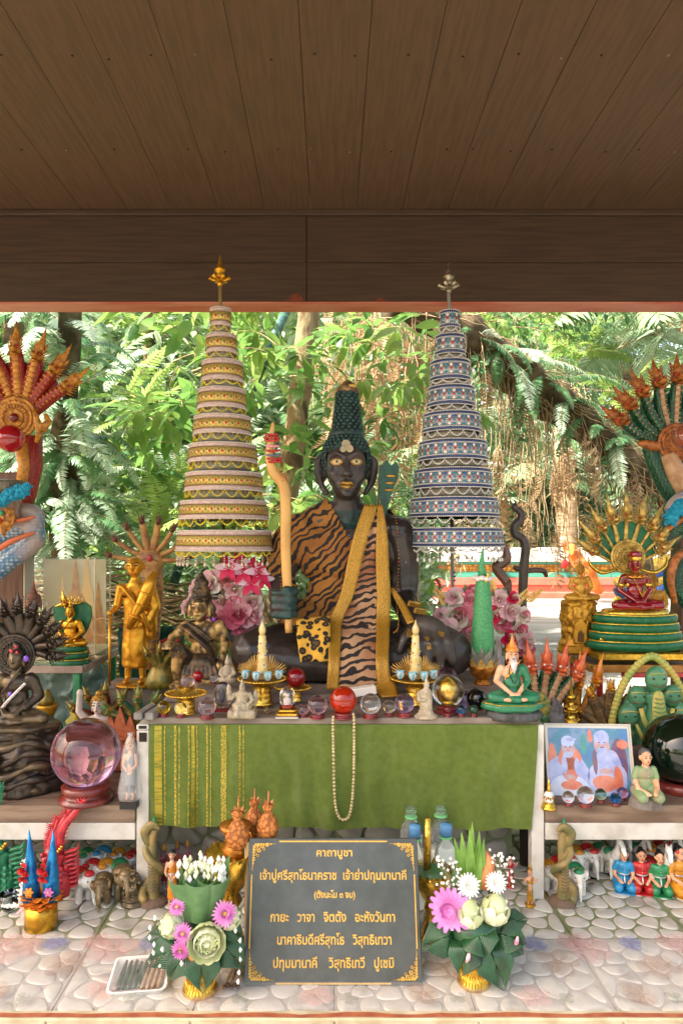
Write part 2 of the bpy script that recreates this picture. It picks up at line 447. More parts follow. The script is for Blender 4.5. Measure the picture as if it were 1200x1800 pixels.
# ================================================================ altar table and side shelves
def X(px, Y): return (px-CX)/F*Y
tb = thing('altar_table', 'central altar table of grey steel posts and a worn brown board top', 'table', (0, 1.9, 0))
def wb(mb, x0, x1, y0, y1, z0, z1, m, bev=.002): return mb.box(((x0+x1)/2, (y0+y1)/2-1.9, (z0+z1)/2), (x1-x0, y1-y0, z1-z0), m, bev=bev)
wb(MB(), X(262, 1.9), X(948, 1.9), 1.9, 2.78, .488, .506, SLAB2).build('table_top', tb)
m_ = MB(); wb(m_, X(292, 2.08), X(905, 2.08), 2.08, 2.76, .5065, .530, SLAB2); m_.build('plinth_board', tb)
for a, b in ((240, 262), (934, 956)):
    for y0 in (1.9, 2.7):
        xx = X(a, 1.9); m_ = MB(); wb(m_, xx, xx+.035, y0+.001, y0+.036, 0, .47 if a < 500 else .486, GREYP); m_.build('leg', tb)
m_ = MB(); wb(m_, X(240, 1.9), X(262, 1.9), 1.9, 2.7, .472, .487, GREYP); wb(m_, X(264, 1.9), X(932, 1.9), 1.905, 1.93, .46, .487, GREYP); m_.build('rail', tb)
m_ = MB(); wb(m_, X(244, 1.9), X(258, 1.9), 1.8985, 1.91, .476, .484, DARK, 0); wb(m_, X(245, 1.9), X(258, 1.9), 1.8985, 1.905, .44, .465, DARK, 0); m_.build('tube_opening_shade', tb)  # solid dark blocks; the hollow's shade is put into their colour
m_ = MB(); wb(m_, X(268, 1.9), X(900, 1.9), 2.3, 2.33, .21, .25, SLAB); m_.build('back_rail', tb)
for k, (a, b, lab) in enumerate(((-700, 238, 'low side shelf of brown board on grey steel rail left of the altar'), (958, 1900, 'low side shelf of brown board on grey steel rail right of the altar'))):
    sh = thing('side_shelf', lab, 'shelf', (X(a if k else b, 1.9), 1.9, 0)); ox = X(a if k else b, 1.9)
    x0, x1 = X(a, 1.9)-ox, X(b, 1.9)-ox
    wb(MB(), x0, x1, 1.9, 2.62, .214, .262, SLAB).build('shelf_board', sh)
    wb(MB(), x0, x1, 1.9, 1.935, .166, .213, GREYP).build('rail', sh)
    for yy in (2.58,): wb(MB(), x0, x1, yy, yy+.035, .166, .213, GREYP).build('rail', sh)
    for xx in ((x0+.1, x1-.04) if k == 0 else (x0+.004, x1-.1)): wb(MB(), xx, xx+.035, 2.58, 2.615, 0, .165, GREYP).build('leg', sh)

# green altar cloth with gold brocade strips
CLOTH = M('green_cloth', '#5d6d2a', '#566624', scale=60, rough=.9, bump=.6, bscale=700, bdist=.001)
def cy_(x, z): return 1.893-.006*sin(x*23+z*3)*(.5-z)*2-.004*sin(x*61+1)*(.5-z)*2-.012*noise.noise(V((x*11, z*6, 2)))-.003*noise.noise(V((x*32, z*14, 5)))-.004*sin(x*97+z*9)*max(0, .4-z)*4
def clothpatch(mb, pxa, pxb, m, off=0, ztop=.4885, nx=90, nz=22, wid=None):
    vs = []; fs = []
    for j in range(nz+1):
        for i in range(nx+1):
            t = j/nz; u = i/nx
            px = pxa+(pxb-pxa)*u
            if wid is None: px += -3*(1-u)*t*0+(-13*u*t if pxb > 900 else 0)
            bot = 1-((1453+8*(px-262)/690)-950)/1200*1.89+.003*sin(px*.05)
            z = ztop+(bot-ztop)*t; x = X(px, 1.89)
            if m is CLOTH and j == 0: yy = 1.8985
            else: yy = cy_(x, z)-off
            vs.append((x, yy, z))
    for j in range(nz):
        for i in range(nx): a = j*(nx+1)+i; fs.append((a, a+nx+1, a+nx+2, a+1))
    return mb.add(vs, fs, m)
mb = MB(); clothpatch(mb, 263, 947, CLOTH)
ac = mb.build('altar_cloth'); tag(ac, 'olive green cloth with gold strips hanging from the front edge of the altar table', 'cloth')
def stripe_mat():
    m = bpy.data.materials.new('gold_thread'); m.use_nodes = True; N = NT(m); b = N.n['Principled BSDF']
    g = N.new('ShaderNodeNewGeometry'); mp = N.new('ShaderNodeMapping'); mp.inputs['Scale'].default_value = (260, 10, 190); N.link(g.outputs['Position'], mp.inputs[0])
    t = N.new('ShaderNodeTexNoise'); t.inputs['Scale'].default_value = 1; t.inputs['Detail'].default_value = 1; N.link(mp.outputs[0], t.inputs['Vector'])
    r = N.ramp(t.outputs['Fac'], [(.47, srgb('#62722a')), (.53, srgb('#b89c30'))]); N.link(r.outputs[0], b.inputs['Base Color'])
    b.inputs['Roughness'].default_value = .4; b.inputs['Metallic'].default_value = .3; return m
GTH = stripe_mat()
GB = M('gold_brocade', '#ac9834', '#73792a', scale=160, rough=.35, metal=.5, bump=.5, bscale=300, stretch=(.1, 1, 1.4))
for (a, b, mm) in ((272, 285, GB), (289, 291, GTH), (306, 310, GTH), (314, 316, GTH), (330, 333, GTH), (336, 342, GB), (345, 347, GTH), (362, 365, GTH), (369, 371, GTH), (388, 398, GTH), (392, 395, GB), (420, 423, GTH), (427, 429, GTH)):
    m_ = MB(); clothpatch(m_, a, b, mm, .0012+.0003*(mm is GB), .487, 1, 22, wid=1); m_.build('gold_strip', ac)

# ================================================================ roof
tb = MB(); tb.box((-.2, 1.85, 2.62), (7, 2.9, .02), GREYP)  # unseen sheet above the ceiling, sized to keep sun off the altar
shade_roof = tb.build('shade_roof'); tag(shade_roof, kind='structure')
ceiling = MB().box((0, 1.7, 2.53), (6.2, 2.6, .02), DARK).build('ceiling', kind='structure')
for i in range(-15, 15):
    x0 = -.086+i*.2+.0008; dz = rnd(0, .002)
    MB().box((x0+0.0992, 1.755, 2.4555+dz), (.1984, 2.70, .02), WOODB, bev=.0006).build('plank', ceiling)
m_ = MB()
for i in range(-8, 9):
    for yy in (2.04, 2.53):
        for dx in ((.03, .165) if i % 3 == 0 else (.1,)): m_.ell((-.086+i*.2+dx+rnd(-.02, .02), yy+rnd(-.012, .012), 2.4455), (.0045, .0045, .0015), SLAB if rnd(0, 1) < .3 else DARK, n=8, k=4)
m_.build('screw', ceiling, kind='stuff')
bo = thing('roof_beam', 'dark brown boarded beam across the whole width under the ceiling', 'beam', (0, 3.05, 2.05))
for (a, b, z0, z1) in ((-3, -.105, .0, .17), (-3, -.105, .1725, .3945), (-.102, 3, .0, .17), (-.102, 3, .1725, .3945)):
    MB().box(((a+b)/2, -.04+(.001 if z0 else 0), (z0+z1)/2), (b-a, .02, z1-z0), BEAMW, bev=.0015).build('beam_board', bo)
MB().box((0, -.0615, .385), (6, .022, .026), BEAMW, bev=.005).build('moulding', bo)
MB().box((0, .021, .19), (6, .10, .37), BEAMW).build('core', bo)
MB().box((0, .012, -.0035), (6, .122, .006), SALM, bev=.001).build('soffit', bo)
RED = M('red_paint_smear', '#7c3420', '#5e3020', scale=30, rough=.6)
for px, w_, h_ in ((519, 18, 16), (668, 12, 7)):
    x = X(px, 3); MB().prism([(x-w_*.0025, .002), (x+w_*.0025, .002), (x+w_*.0012, h_*.0015), (x+w_*.0003, h_*.0025), (x-w_*.0008, h_*.0018), (x-w_*.0015, h_*.0012)], -.0512, -.05, RED).build('paint_smear', bo)
# side posts carry the roof (outside the frame)
for x in (-2.9, 2.9):
    for y in (.5, 3.06): tag(MB().box((x, y, .95), (.14, .14, 2.9), BEAMW, bev=.01).build('roof_post'), 'square brown post carrying the %s %s corner of the roof' % ('front' if y < 1 else 'rear', 'left' if x < 0 else 'right'), 'post', 'roof corner posts')

# ================================================================ ground
mb = MB(); n = 60
def gz(x, y): return -.5+.05*noise.noise(V((x*.3, y*.3, 0)))*(1 if y > 4 and x < 1 else .0)
vs = [(-80+160*i/n, -30+150*j/n, -.52) for j in range(n+1) for i in range(n+1)]
fs = [(j*(n+1)+i, j*(n+1)+i+1, (j+1)*(n+1)+i+1, (j+1)*(n+1)+i) for j in range(n) for i in range(n)]
MB().add(vs, fs, DIRT).build('ground', kind='structure')
MB().box((4.2, 12, -.508), (9.0, 15.5, .012), CONC).build('path', kind='structure')
MB().box((0, -3, -.5), (16, 8, .02), CONC).build('bounce_slab', kind='structure')  # unseen slab on the camera side, added to bounce light
def cloth_stains():
    N = NT(CLOTH); b = N.n['Principled BSDF']; src = b.inputs['Base Color'].links[0].from_socket; g = N.new('ShaderNodeNewGeometry')
    mp = N.new('ShaderNodeMapping'); mp.inputs['Scale'].default_value = (1, 1, .35); N.link(g.outputs['Position'], mp.inputs[0])
    t = N.new('ShaderNodeTexNoise'); t.inputs['Scale'].default_value = 26; t.inputs['Detail'].default_value = 5; N.link(mp.outputs[0], t.inputs['Vector'])
    t3 = N.new('ShaderNodeTexNoise'); t3.inputs['Scale'].default_value = 150; t3.inputs['Detail'].default_value = 0; N.link(g.outputs['Position'], t3.inputs['Vector'])
    r = N.ramp(t.outputs['Fac'], [(.56, (0, 0, 0, 1)), (.72, (.2, .2, .2, 1))]); r3 = N.ramp(t3.outputs['Fac'], [(.85, (0, 0, 0, 1)), (.88, (.4, .4, .4, 1))])
    N.link(N.mix(r3.outputs[0], N.mix(r.outputs[0], src, srgb('#84885a')), srgb('#b9b48c')), b.inputs['Base Color'])
cloth_stains()
# ================================================================ the garden behind
def leafm(name, a, b, rough=.35, tl=.45, sc=3): return M(name, a, b, scale=sc, rough=rough, tl=tl, lo=.35, hi=.65, detail=2)
FERN = leafm('fern_green', '#6f9a66', '#4d7a4c', .3, .35, 6)
FERNP = leafm('fern_pale', '#b9cbb2', '#93b08c', .25, .3, 6)
LIME = leafm('lime_leaf', '#a3bd66', '#7da04e', .35, .55, 4)
BROAD = leafm('broad_leaf', '#84a856', '#5c8a44', .3, .5, 4)
PALM = leafm('palm_leaf', '#9cb48a', '#7a9a6c', .3, .35, 5)
FARL = leafm('hazed_far_leaf', '#a9bd8a', '#7c9c68', .5, .5, 1.2)  # far leaves paled: distance haze put into the colour
FARP = leafm('hazed_pale_leaf', '#ccd6ba', '#a3b890', .5, .5, 1.2)  # same haze paling in the lighter far leaf
DRY = leafm('dry_leaf', '#c9ab82', '#a5845c', .7, .3, 6)
BARK = M('mossy_bark', '#7d6746', '#4c3c24', scale=7, rough=.9, bump=.9, bscale=22, bdist=.01, stretch=(1.5, 1.5, .6), c3='#8a7c58')
BARKD = M('dark_bark', '#6a5a3e', '#40361f', scale=9, rough=.95, bump=1, bscale=30, bdist=.01)
PALMT = M('palm_trunk', '#c9a987', '#a5815c', scale=6, rough=.8, bump=.8, bscale=14, bdist=.01, stretch=(.3, .3, 3))
TWIG = M('dry_root', '#b9a07a', '#8a7352', scale=20, rough=.9)

def frond_mesh(name, L, n, lw, ll, m, droop=1.2, curl=.5, rach=TWIG, fish=1):
    mb = MB(); pts = []; p = V((0, 0, 0)); ang = .35
    for i in range(13):
        pts.append(p.copy()); a = ang-droop*(i/12); p = p+V((cos(a), 0, sin(a)))*(L/12)
    mb.tube(pts, [.006*L, .001], rach, 4)
    for k in range(n):
        t = .08+.92*k/(n-1); f = t*12; i = min(int(f), 11); q = pts[i].lerp(pts[i+1], f-i); d = (pts[i+1]-pts[i]).normalized()
        l = ll*(sin(pi*min(1, t*.8+.18))**.6)*rnd(.85, 1.1)
        for sy in (-1, 1):
            dd = (d*.55+V((0, sy, 0))*.9+V((0, 0, rnd(-.25, .1)))).normalized(); up = d.cross(V((0, 1, 0))); up = up if up.z > 0 else -up
            mb.blade(q, dd, up, l, lw, m, bend=curl+rnd(-.1, .2), prof=[.35, 1, .7, .05], fold=.1)
    return mb.mesh(name)
def fan_mesh(name, L, n, m):
    mb = MB(); mb.tube([(0, 0, 0), (L*.4, 0, .1*L), (L*.9, 0, 0)], .006*L, m, 4); c = V((L*.9, 0, 0))
    for k in range(n):
        a = -2.3+4.6*k/(n-1); mb.blade(c, (cos(a), sin(a), rnd(-.05, .15)), (0, 0, 1), L*rnd(.75, .9), L*.07, m, bend=.5, prof=[.3, 1, .7, .03], fold=.3)
    return mb.mesh(name)
def twig_mesh(name, L, n, lw, ll, m, broad=0):
    mb = MB(); pts = spline([(0, 0, 0), (L*.35, L*.03, L*.06), (L*.7, -L*.03, L*.03), (L, 0, -L*.1)], 4); mb.tube(pts, [.008*L, .002*L], TWIG, 4)
    for k in range(n):
        q = pts[int(rnd(.15, 1)*(len(pts)-1))]; a = rnd(0, 2*pi); d = V((rnd(.3, 1), cos(a), sin(a)*.7)).normalized()
        s_ = q+d*rnd(0, L*.12); mb.blade(s_, (d+V((0, 0, rnd(-.6, .1)))), (0, rnd(-.4, .4), 1), ll*rnd(.7, 1.2), lw*rnd(.8, 1.1), m, bend=rnd(.2, .9), prof=[.1, .8, 1, .6, .03] if broad else [.2, 1, .6, .03])
    return mb.mesh(name)
FR = [frond_mesh('frond', 1, 26, .035, .17, FERN, 1.5), frond_mesh('frond', 1, 24, .035, .16, FERNP, 1.1, .3), frond_mesh('frond', 1, 22, .04, .18, FERN, 1.9, .6)]
FRL = [frond_mesh('frond', 1, 18, .05, .18, LIME, .8, .3), frond_mesh('frond', 1, 20, .045, .2, LIME, 1.2, .4)]
FRP = [frond_mesh('frond', 1.6, 38, .03, .42, PALM, 1.3, .7), frond_mesh('frond', 1.6, 34, .03, .38, FERNP, .9, .6)]
FAN = [fan_mesh('leaf', .6, 26, PALM), fan_mesh('leaf', .6, 22, FERNP)]
TW = [twig_mesh('branch', 1, 46, .05, .13, FERN), twig_mesh('branch', 1, 46, .06, .15, LIME), twig_mesh('branch', 1, 40, .05, .14, BROAD)]
TWB = [twig_mesh('branch', 1, 15, .13, .36, BROAD, 1), twig_mesh('branch', 1, 15, .12, .38, LIME, 1), twig_mesh('branch', 1, 14, .12, .34, BROAD, 1)]
TWD = [twig_mesh('dry_branch', 1, 34, .05, .2, DRY), frond_mesh('dry_frond', 1, 18, .035, .2, DRY, 1.9, 1.0)]
def inst(me, name, parent, loc, az, el, s, roll=0):
    """the mesh grows along +X: turned to azimuth az, raised by el"""
    o = bpy.data.objects.new(name, me); col.objects.link(o); o.parent = parent; o.location = loc
    o.rotation_euler = (Matrix.Rotation(az, 3, 'Z') @ Matrix.Rotation(-el, 3, 'Y') @ Matrix.Rotation(roll, 3, 'X')).to_euler(); o.scale = (s, s, s); return o
def plant(name, label, cat, px, py, Y, meshes, n, s, el=(-.3, .9), az=(-pi, 0), part='frond', group=None, spread=.1, root=None):
    o = root or thing(name, label, cat, P(px, py, Y), 1, 0, group)
    for k in range(n):
        a = rnd(*az); inst(random.choice(meshes), part, o, V((rnd(-spread, spread), rnd(-spread, spread), rnd(-spread, spread))), a, rnd(*el), s*rnd(.75, 1.2), rnd(-.3, .3))
    return o
def trunk(mb, pts, r, m, n=14, rough=.12):
    pts = spline(pts, 7); L = len(pts); rr = []
    for i in range(L):
        t = i/(L-1)*(len(r)-1); a = min(int(t), len(r)-2); rr.append((r[a]+(r[a+1]-r[a])*(t-a))*(1+rnd(-rough, rough)*.5))
    mb.tube(pts, rr, m, n)
    k = len(mb.v)-L*n
    for i in range(L*n):
        v = V(mb.v[k+i]); d = noise.noise(v*7)*.25*rr[i//n]; c = pts[i//n]; mb.v[k+i] = tuple(v+(v-c).normalized()*d)
    return mb

# left: fern-clad trunk
def fern_trunk(px, Y, ytop, ybot, w, lab, n, s, meshes=FR, sprd=1.0):
    t = thing('fern_tree', lab, 'tree', P(px, ybot, Y)); o = P(px, ybot, Y); w *= .72
    m_ = MB(); trunk(m_, [(0, 0, -.6), P(px-4, (ytop+ybot)/2, Y)-o, P(px+6, ytop, Y)-o, P(px, ytop-500, Y)-o], [w*1.2, w, w*.9, w*.8], BARKD); m_.build('trunk', t)
    for k in range(n):
        py = rnd(ytop-60, ybot-30); a = rnd(-pi*1.05, .05*pi); q = P(px+rnd(-10, 10), py, Y)-o
        inst(random.choice(meshes), 'frond', t, q+V((cos(a)*w*.8, sin(a)*w*.8, 0)), a, rnd(-.7, .5), s*rnd(.7, 1.25), rnd(-.4, .4))
    return t
fern_trunk(118, 4.6, 560, 985, .12, 'dark trunk draped in hanging ferns behind the glass case', 130, .5, FR+[FR[1]])
fern_trunk(20, 5.2, 560, 985, .12, 'fern-covered trunk behind the orange seven-headed serpent', 50, .6)
fern_trunk(262, 7.2, 540, 960, .12, 'slim fern-covered trunk between the left trunk and the yellow umbrella', 45, .7, FR+FRL)
# centre trunk
o = P(480, 1120, 4.2); ct = thing('tree', 'pale mottled trunk rising behind the statue and the yellow staff', 'tree', o)
m_ = MB(); trunk(m_, [(0, 0, -.7), P(482, 1060, 4.2)-o, P(500, 900, 4.25)-o, P(520, 740, 4.3)-o, P(542, 560, 4.3)-o, P(552, 300, 4.3)-o], [.11, .095, .08, .075, .07, .06], BARK, 16); m_.build('trunk', ct)
# bamboo-like green pole leaning
m_ = MB(); m_.tube([P(508, 535, 4.6), P(470, 620, 4.6), P(436, 700, 4.6), P(350, 900, 4.7), P(300, 1040, 4.8)], [.032, .034, .034, .034, .034], M('teal_pipe', '#3f6a60', '#34584f', scale=20, rough=.45), 12)
tag(m_.build('leaning_pole'), 'slanting blue-green pole between the yellow umbrella and the centre trunk', 'pole')
# broad-leaved shrubs round the umbrellas and head
for (px, py, Y, n, s, ms, lab) in (
    (330, 640, 4.4, 6, .62, TWB, 'lime broad-leaved branch left of the yellow umbrella near its third tier'),
    (300, 760, 4.9, 7, .6, TWB, 'broad-leaved shrub left of the yellow umbrella near its middle tiers'),
    (470, 640, 3.9, 7, .42, TWB, 'broad-leaved branches hanging beside the tip of the leaning pole'),
    (560, 800, 3.8, 5, .36, TWB, 'glossy broad-leaved shrub between the staff and the statue head'),
    (660, 700, 3.6, 8, .38, TWB, 'bright leafy sprig right of the statue topknot'),
    (690, 600, 3.7, 7, .4, TWB, 'broad leafy sprig left of the blue umbrella top'),
    (820, 610, 3.5, 3, .42, TWB[:1], 'large lime leaf sprig right of the blue umbrella top'),
    (440, 900, 3.9, 9, .45, TWB+FRL, 'bright green shrub behind the staff grip'),
    (560, 880, 4.4, 8, .5, TWB+FRL, 'lime shrub behind the statue left shoulder'),
    (730, 860, 5, 8, .5, TW, 'leafy shrub behind the statue right shoulder'),
    (420, 540, 4.2, 8, .6, TWB, 'broad leaves under the beam right of the yellow finial'),
    (880, 560, 5.0, 16, .62, TW, 'fine leafy branches under the beam right of the blue umbrella'),
    (960, 560, 5.6, 14, .7, TW, 'fine leafy branches under the beam above the leaning bough')):
    plant('broad_leaf_shrub' if ms is not TW else 'leafy_shrub', lab, 'shrub', px, py, Y, ms, n, s, el=(-.5, .7), az=(-pi, pi), part='branch', spread=.12)
# fern and palm clumps: (px, py, Y, n, size, meshes)
spots = [(300, 600, 8, 12, .9, FR), (210, 600, 9, 12, 1.0, FRP), (250, 720, 6, 10, .55, FRL), (220, 820, 5.6, 12, .55, FR+FRL), (280, 860, 5.6, 12, .5, FRL),
         (170, 880, 5.2, 12, .5, FR), (290, 930, 5.0, 10, .45, FRL), (230, 960, 5.4, 10, .45, FR), (360, 880, 6, 10, .6, FRP), (340, 1000, 4.6, 7, .42, FAN), (300, 985, 4.9, 6, .45, FAN),
         (390, 1020, 4.3, 6, .35, FAN), (250, 1010, 5.0, 6, .4, FAN), (600, 760, 7, 12, .7, FR), (660, 860, 6.5, 12, .6, FRP), (470, 760, 7, 12, .8, FR), (700, 780, 8, 10, .8, FRP),
         (420, 1080, 3.9, 8, .35, FRL+FAN), (90, 1000, 5.2, 10, .4, FR), (560, 1000, 5, 8, .4, FR), (1010, 620, 7.0, 12, .7, FRL), (1090, 600, 7, 12, .9, FRP), (1180, 560, 6.0, 14, .9, FRP),
         (940, 700, 9, 12, 1.0, FRP), (1040, 760, 9, 14, 1.0, FR), (860, 880, 21, 16, 1.8, FAN), (930, 860, 21, 16, 2, FRP), (1000, 880, 22, 16, 2, FRP), (1100, 870, 21, 16, 1.9, FR), (780, 880, 21, 16, 1.9, FR), (1060, 930, 20.5, 12, 1.2, FR),
         (1140, 860, 8, 12, .6, FR), (1170, 800, 7, 12, .8, FR), (1090, 700, 6.4, 10, .5, FRL), (780, 760, 9, 12, .9, FRP),
         (640, 960, 8, 12, .8, FRL+FR), (160, 660, 6.4, 10, .8, FR), (370, 700, 8, 12, .9, FRP), (60, 780, 6, 10, .6, FR), (890, 780, 8, 10, .8, FR)]
kinds = {id(FRP): ('palm', 'pale feathery palm'), id(FAN): ('fan_palm', 'fan palm'), id(FR): ('fern', 'green fern'), id(FRL): ('fern', 'lime green fern')}
marks_ = [(20, 'above the left serpent head fan'), (90, 'beside the left serpent sculpture'), (160, 'right of the fern-clad trunk'), (215, 'above the display case'), (260, 'behind the tan cobra fan'), (295, 'left of the yellow umbrella'), (340, 'behind the yellow umbrella edge'), (375, 'behind the yellow umbrella'), (405, 'right of the yellow umbrella'), (450, 'by the yellow staff'), (540, 'behind the pale trunk'), (600, 'behind the statue topknot'), (650, 'right of the statue face'), (720, 'left of the blue umbrella'), (800, 'behind the blue umbrella'), (870, 'right of the blue umbrella'), (915, 'above the black staff'), (960, 'under the leaning bough'), (1020, 'by the palm trunk'), (1070, 'over the ruby figure'), (1125, 'behind the gold serpent hood'), (1200, 'behind the right serpent heads')]
def where(px, py): return min(marks_, key=lambda m: abs(m[0]-px))[1]+(' near the beam' if py < 660 else ' at head height' if py < 840 else ' near the ground')
for i, (px, py, Y, n, s, ms) in enumerate(spots):
    nm, ds = kinds.get(id(ms), ('fern', 'mixed green fern'))
    tag(plant(nm, None, nm.replace('_', ' '), px, py, Y, ms, int(n*1.3), s, el=(-.1, 1.1), az=(-pi, pi), part='leaf' if ms is FAN else 'frond', spread=.15),
        '%s %s, %s' % (ds, where(px, py), ('nearest the altar', 'in mid garden', 'farther back')[(Y > 5.5)+(Y > 8.5)]), group='%ss in the undergrowth' % ds)
# big leaning bough on the right, clad in ferns and hanging roots
o = P(1000, 720, 4.9); bt = thing('leaning_tree', 'dark bough leaning down to the right, matted with roots and ferns', 'tree', o)
bp = [P(690, 520, 4.3)-o, P(800, 580, 4.5)-o, P(900, 655, 4.7)-o, P(1000, 725, 4.9)-o, P(1080, 795, 5.1)-o, P(1160, 870, 5.3)-o, P(1240, 960, 5.6)-o, P(1300, 1150, 5.9)-o]
m_ = MB(); trunk(m_, bp, [.12, .13, .15, .15, .13, .12, .12, .14], BARKD, 16, .3); m_.build('trunk', bt)
bps = spline(bp, 8)
for k in range(34):
    q = bps[random.randrange(5, 44)]; inst(random.choice(FR), 'frond', bt, q+V((0, -.1, rnd(-.02, .12))), rnd(-pi*.9, -.1*pi), rnd(-.9, .5), rnd(.3, .5), rnd(-.4, .4))
for k in range(16):
    q = bps[random.randrange(5, 40)]; inst(random.choice(TWD+TW[:1]), 'dry_branch', bt, q+V((0, -.1, -.1)), rnd(-pi, 0), rnd(-1.5, -1.0), rnd(.3, .55))
m_ = MB()
for k in range(260):
    i = random.randrange(3, 46); q = bps[i]; side = rnd(-.16, .16); p = q+V((rnd(-.05, .05), -.13+abs(side)*.3, side)); pts = [p]
    if k % 2:
        d = (bps[i+2]-bps[i]).normalized()+V((rnd(-.4, .4), -.3, rnd(-.5, .5)))
        for j in range(5): p = p+d*.06+V((rnd(-.02, .02), rnd(-.02, .02), rnd(-.02, .02))); pts.append(p)
    else:
        L = rnd(.05, .16)
        for j in range(6): p = p+V((rnd(-.03, .03), rnd(-.03, .02), -L)); pts.append(p)
    m_.tube(pts, [.004, .002], TWIG, 4)
m_.build('hanging_roots', bt, kind='stuff')
# curtains of dry hanging leaves
for (px, py, Y, n, lab) in ((690, 600, 4.7, 30, 'curtain of dry brown leaves hanging left of the blue umbrella'), (620, 560, 5.2, 18, 'dry leaf strings hanging from above behind the statue topknot'),
                            (860, 740, 5.2, 16, 'dry brown leaves hanging under the bough right of the blue umbrella'), (970, 800, 5.6, 14, 'dry leaf strings hanging under the middle of the leaning bough')):
    o = P(px, py, Y); t = thing('hanging_dry_leaves', lab, 'dry leaves', o)
    for k in range(n):
        inst(random.choice(TWD), 'dry_branch', t, V((rnd(-.28, .28), rnd(-.2, .2), rnd(-.7, .2))), rnd(-pi, pi), rnd(-1.6, -1.2), rnd(.3, .5))
    m_ = MB()
    for k in range(26):
        p = V((rnd(-.3, .3), rnd(-.2, .2), .6)); pts = [p]
        for j in range(9): p = p+V((rnd(-.03, .03), rnd(-.03, .03), -rnd(.12, .2))); pts.append(p)
        m_.tube(pts, .003, TWIG, 4)
    m_.build('strings', t, kind='stuff')
# palm trunk right, thin trunks further off
for (px, Y, w, y0, lab) in ((1000, 20.0, .26, 700, 'pale ringed palm trunk behind the leaning monk'), (1134, 8.5, .13, 960, 'dark fern-clad trunk behind the ruby figure'), (655, 14, .12, 400, 'thin far trunk behind the statue head'), (745, 11, .07, 400, 'thin far trunk behind the blue umbrella')):
    o = P(px, 950, Y); o.z = -.5; t = thing('palm_tree' if 'palm' in lab else 'thin_tree', lab, 'tree', o); top = P(px-40, y0-400, Y)-o
    m_ = MB(); trunk(m_, [(0, 0, -.1), top*.35+V((.05, 0, 0)), top*.7-V((.05, 0, 0)), top], [w*1.2, w, w*.85, w*.8], PALMT if 'palm' in lab else BARKD); m_.build('trunk', t)
    for k in range(14): inst(random.choice(FRP), 'frond', t, top, 2*pi*k/14, rnd(0, .9), 1.3)
# far foliage masses
def mass(name, n, x0, x1, y0, y1, z0, z1, size, ms, thr, seed, sc=.35):
    r = random.Random(seed); vs = []; fs = []; mi = []; tries = 0
    while len(fs)//2 < n and tries < n*12:
        tries += 1; p = V((r.uniform(x0, x1), r.uniform(y0, y1), r.uniform(z0, z1)))
        if noise.noise(p*sc+V((seed, 0, 0)))+.4*noise.noise(p*sc*3.1) < thr: continue
        a = r.uniform(0, 2*pi); e = r.uniform(-.9, .5); d = V((cos(a)*cos(e), sin(a)*cos(e), sin(e))); s_ = d.cross(V((r.uniform(-.5, .5), r.uniform(-.5, .5), 1))).normalized()*size*r.uniform(.18, .3); L = size*r.uniform(.6, 1.3); b = len(vs)
        dn = V((0, 0, -L*.25)); vs += [p, p+d*L*.45+s_, p+d*L+dn, p+d*L*.45-s_]; fs.append((b, b+1, b+2)); fs.append((b, b+2, b+3)); k = r.randrange(len(ms)); mi += [k, k]
    me = bpy.data.meshes.new(name); me.from_pydata(vs, [], fs)
    for m in ms: me.materials.append(m)
    me.polygons.foreach_set('material_index', mi); o = bpy.data.objects.new(name, me); col.objects.link(o); o['kind'] = 'stuff'; return o
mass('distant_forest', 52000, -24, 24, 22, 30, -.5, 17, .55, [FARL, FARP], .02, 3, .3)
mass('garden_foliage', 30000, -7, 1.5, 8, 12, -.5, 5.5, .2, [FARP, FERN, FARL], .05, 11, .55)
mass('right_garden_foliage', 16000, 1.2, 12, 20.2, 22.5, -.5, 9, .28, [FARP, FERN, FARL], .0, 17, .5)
mass('pale_gap_foliage', 13000, -4.5, 1.2, 6.6, 8.2, -.2, 4.2, .17, [FARP, LIME, FERNP], .06, 41, .8)  # pale leaves added to brighten dark gaps in the shaded greenery
mass('low_undergrowth', 16000, -6, 1.0, 4.6, 8, -.5, .35, .11, [BROAD, FERN, LIME], .0, 23, 1.3)
mass('side_foliage', 5000, -16, -6, 2, 12, -.5, 6, .3, [FARL, FERN], .0, 29)
mass('right_side_foliage', 5000, 7, 16, 2, 16, -.5, 6, .3, [FARL, FERN], .0, 31)
mass('opposite_trees', 4000, -14, 14, -14, -11, -.5, 4.5, .5, [FARL, FERN], .0, 37)
# brushwood heap on the left
m_ = MB()
for k in range(330):
    x = rnd(0, 1) ** .8; c = P(60+x*300, 0, 4.6); c.z = rnd(-.1, .98)*(.95-.25*x); a = rnd(-.5, .5); L = rnd(.2, .7); e = rnd(-.35, .35)
    d = V((cos(a)*cos(e), rnd(-.3, .3), sin(e)))*L; c.y += rnd(-.25, .25); c.x -= .1
    m_.tube([c-d*.5, c+V((rnd(-.03, .03), 0, rnd(-.04, .04))), c+d*.5], [rnd(.005, .013), .004], TWIG if k % 3 else BARKD, 4)
tag(m_.build('brushwood_heap', kind='stuff'), kind='stuff')
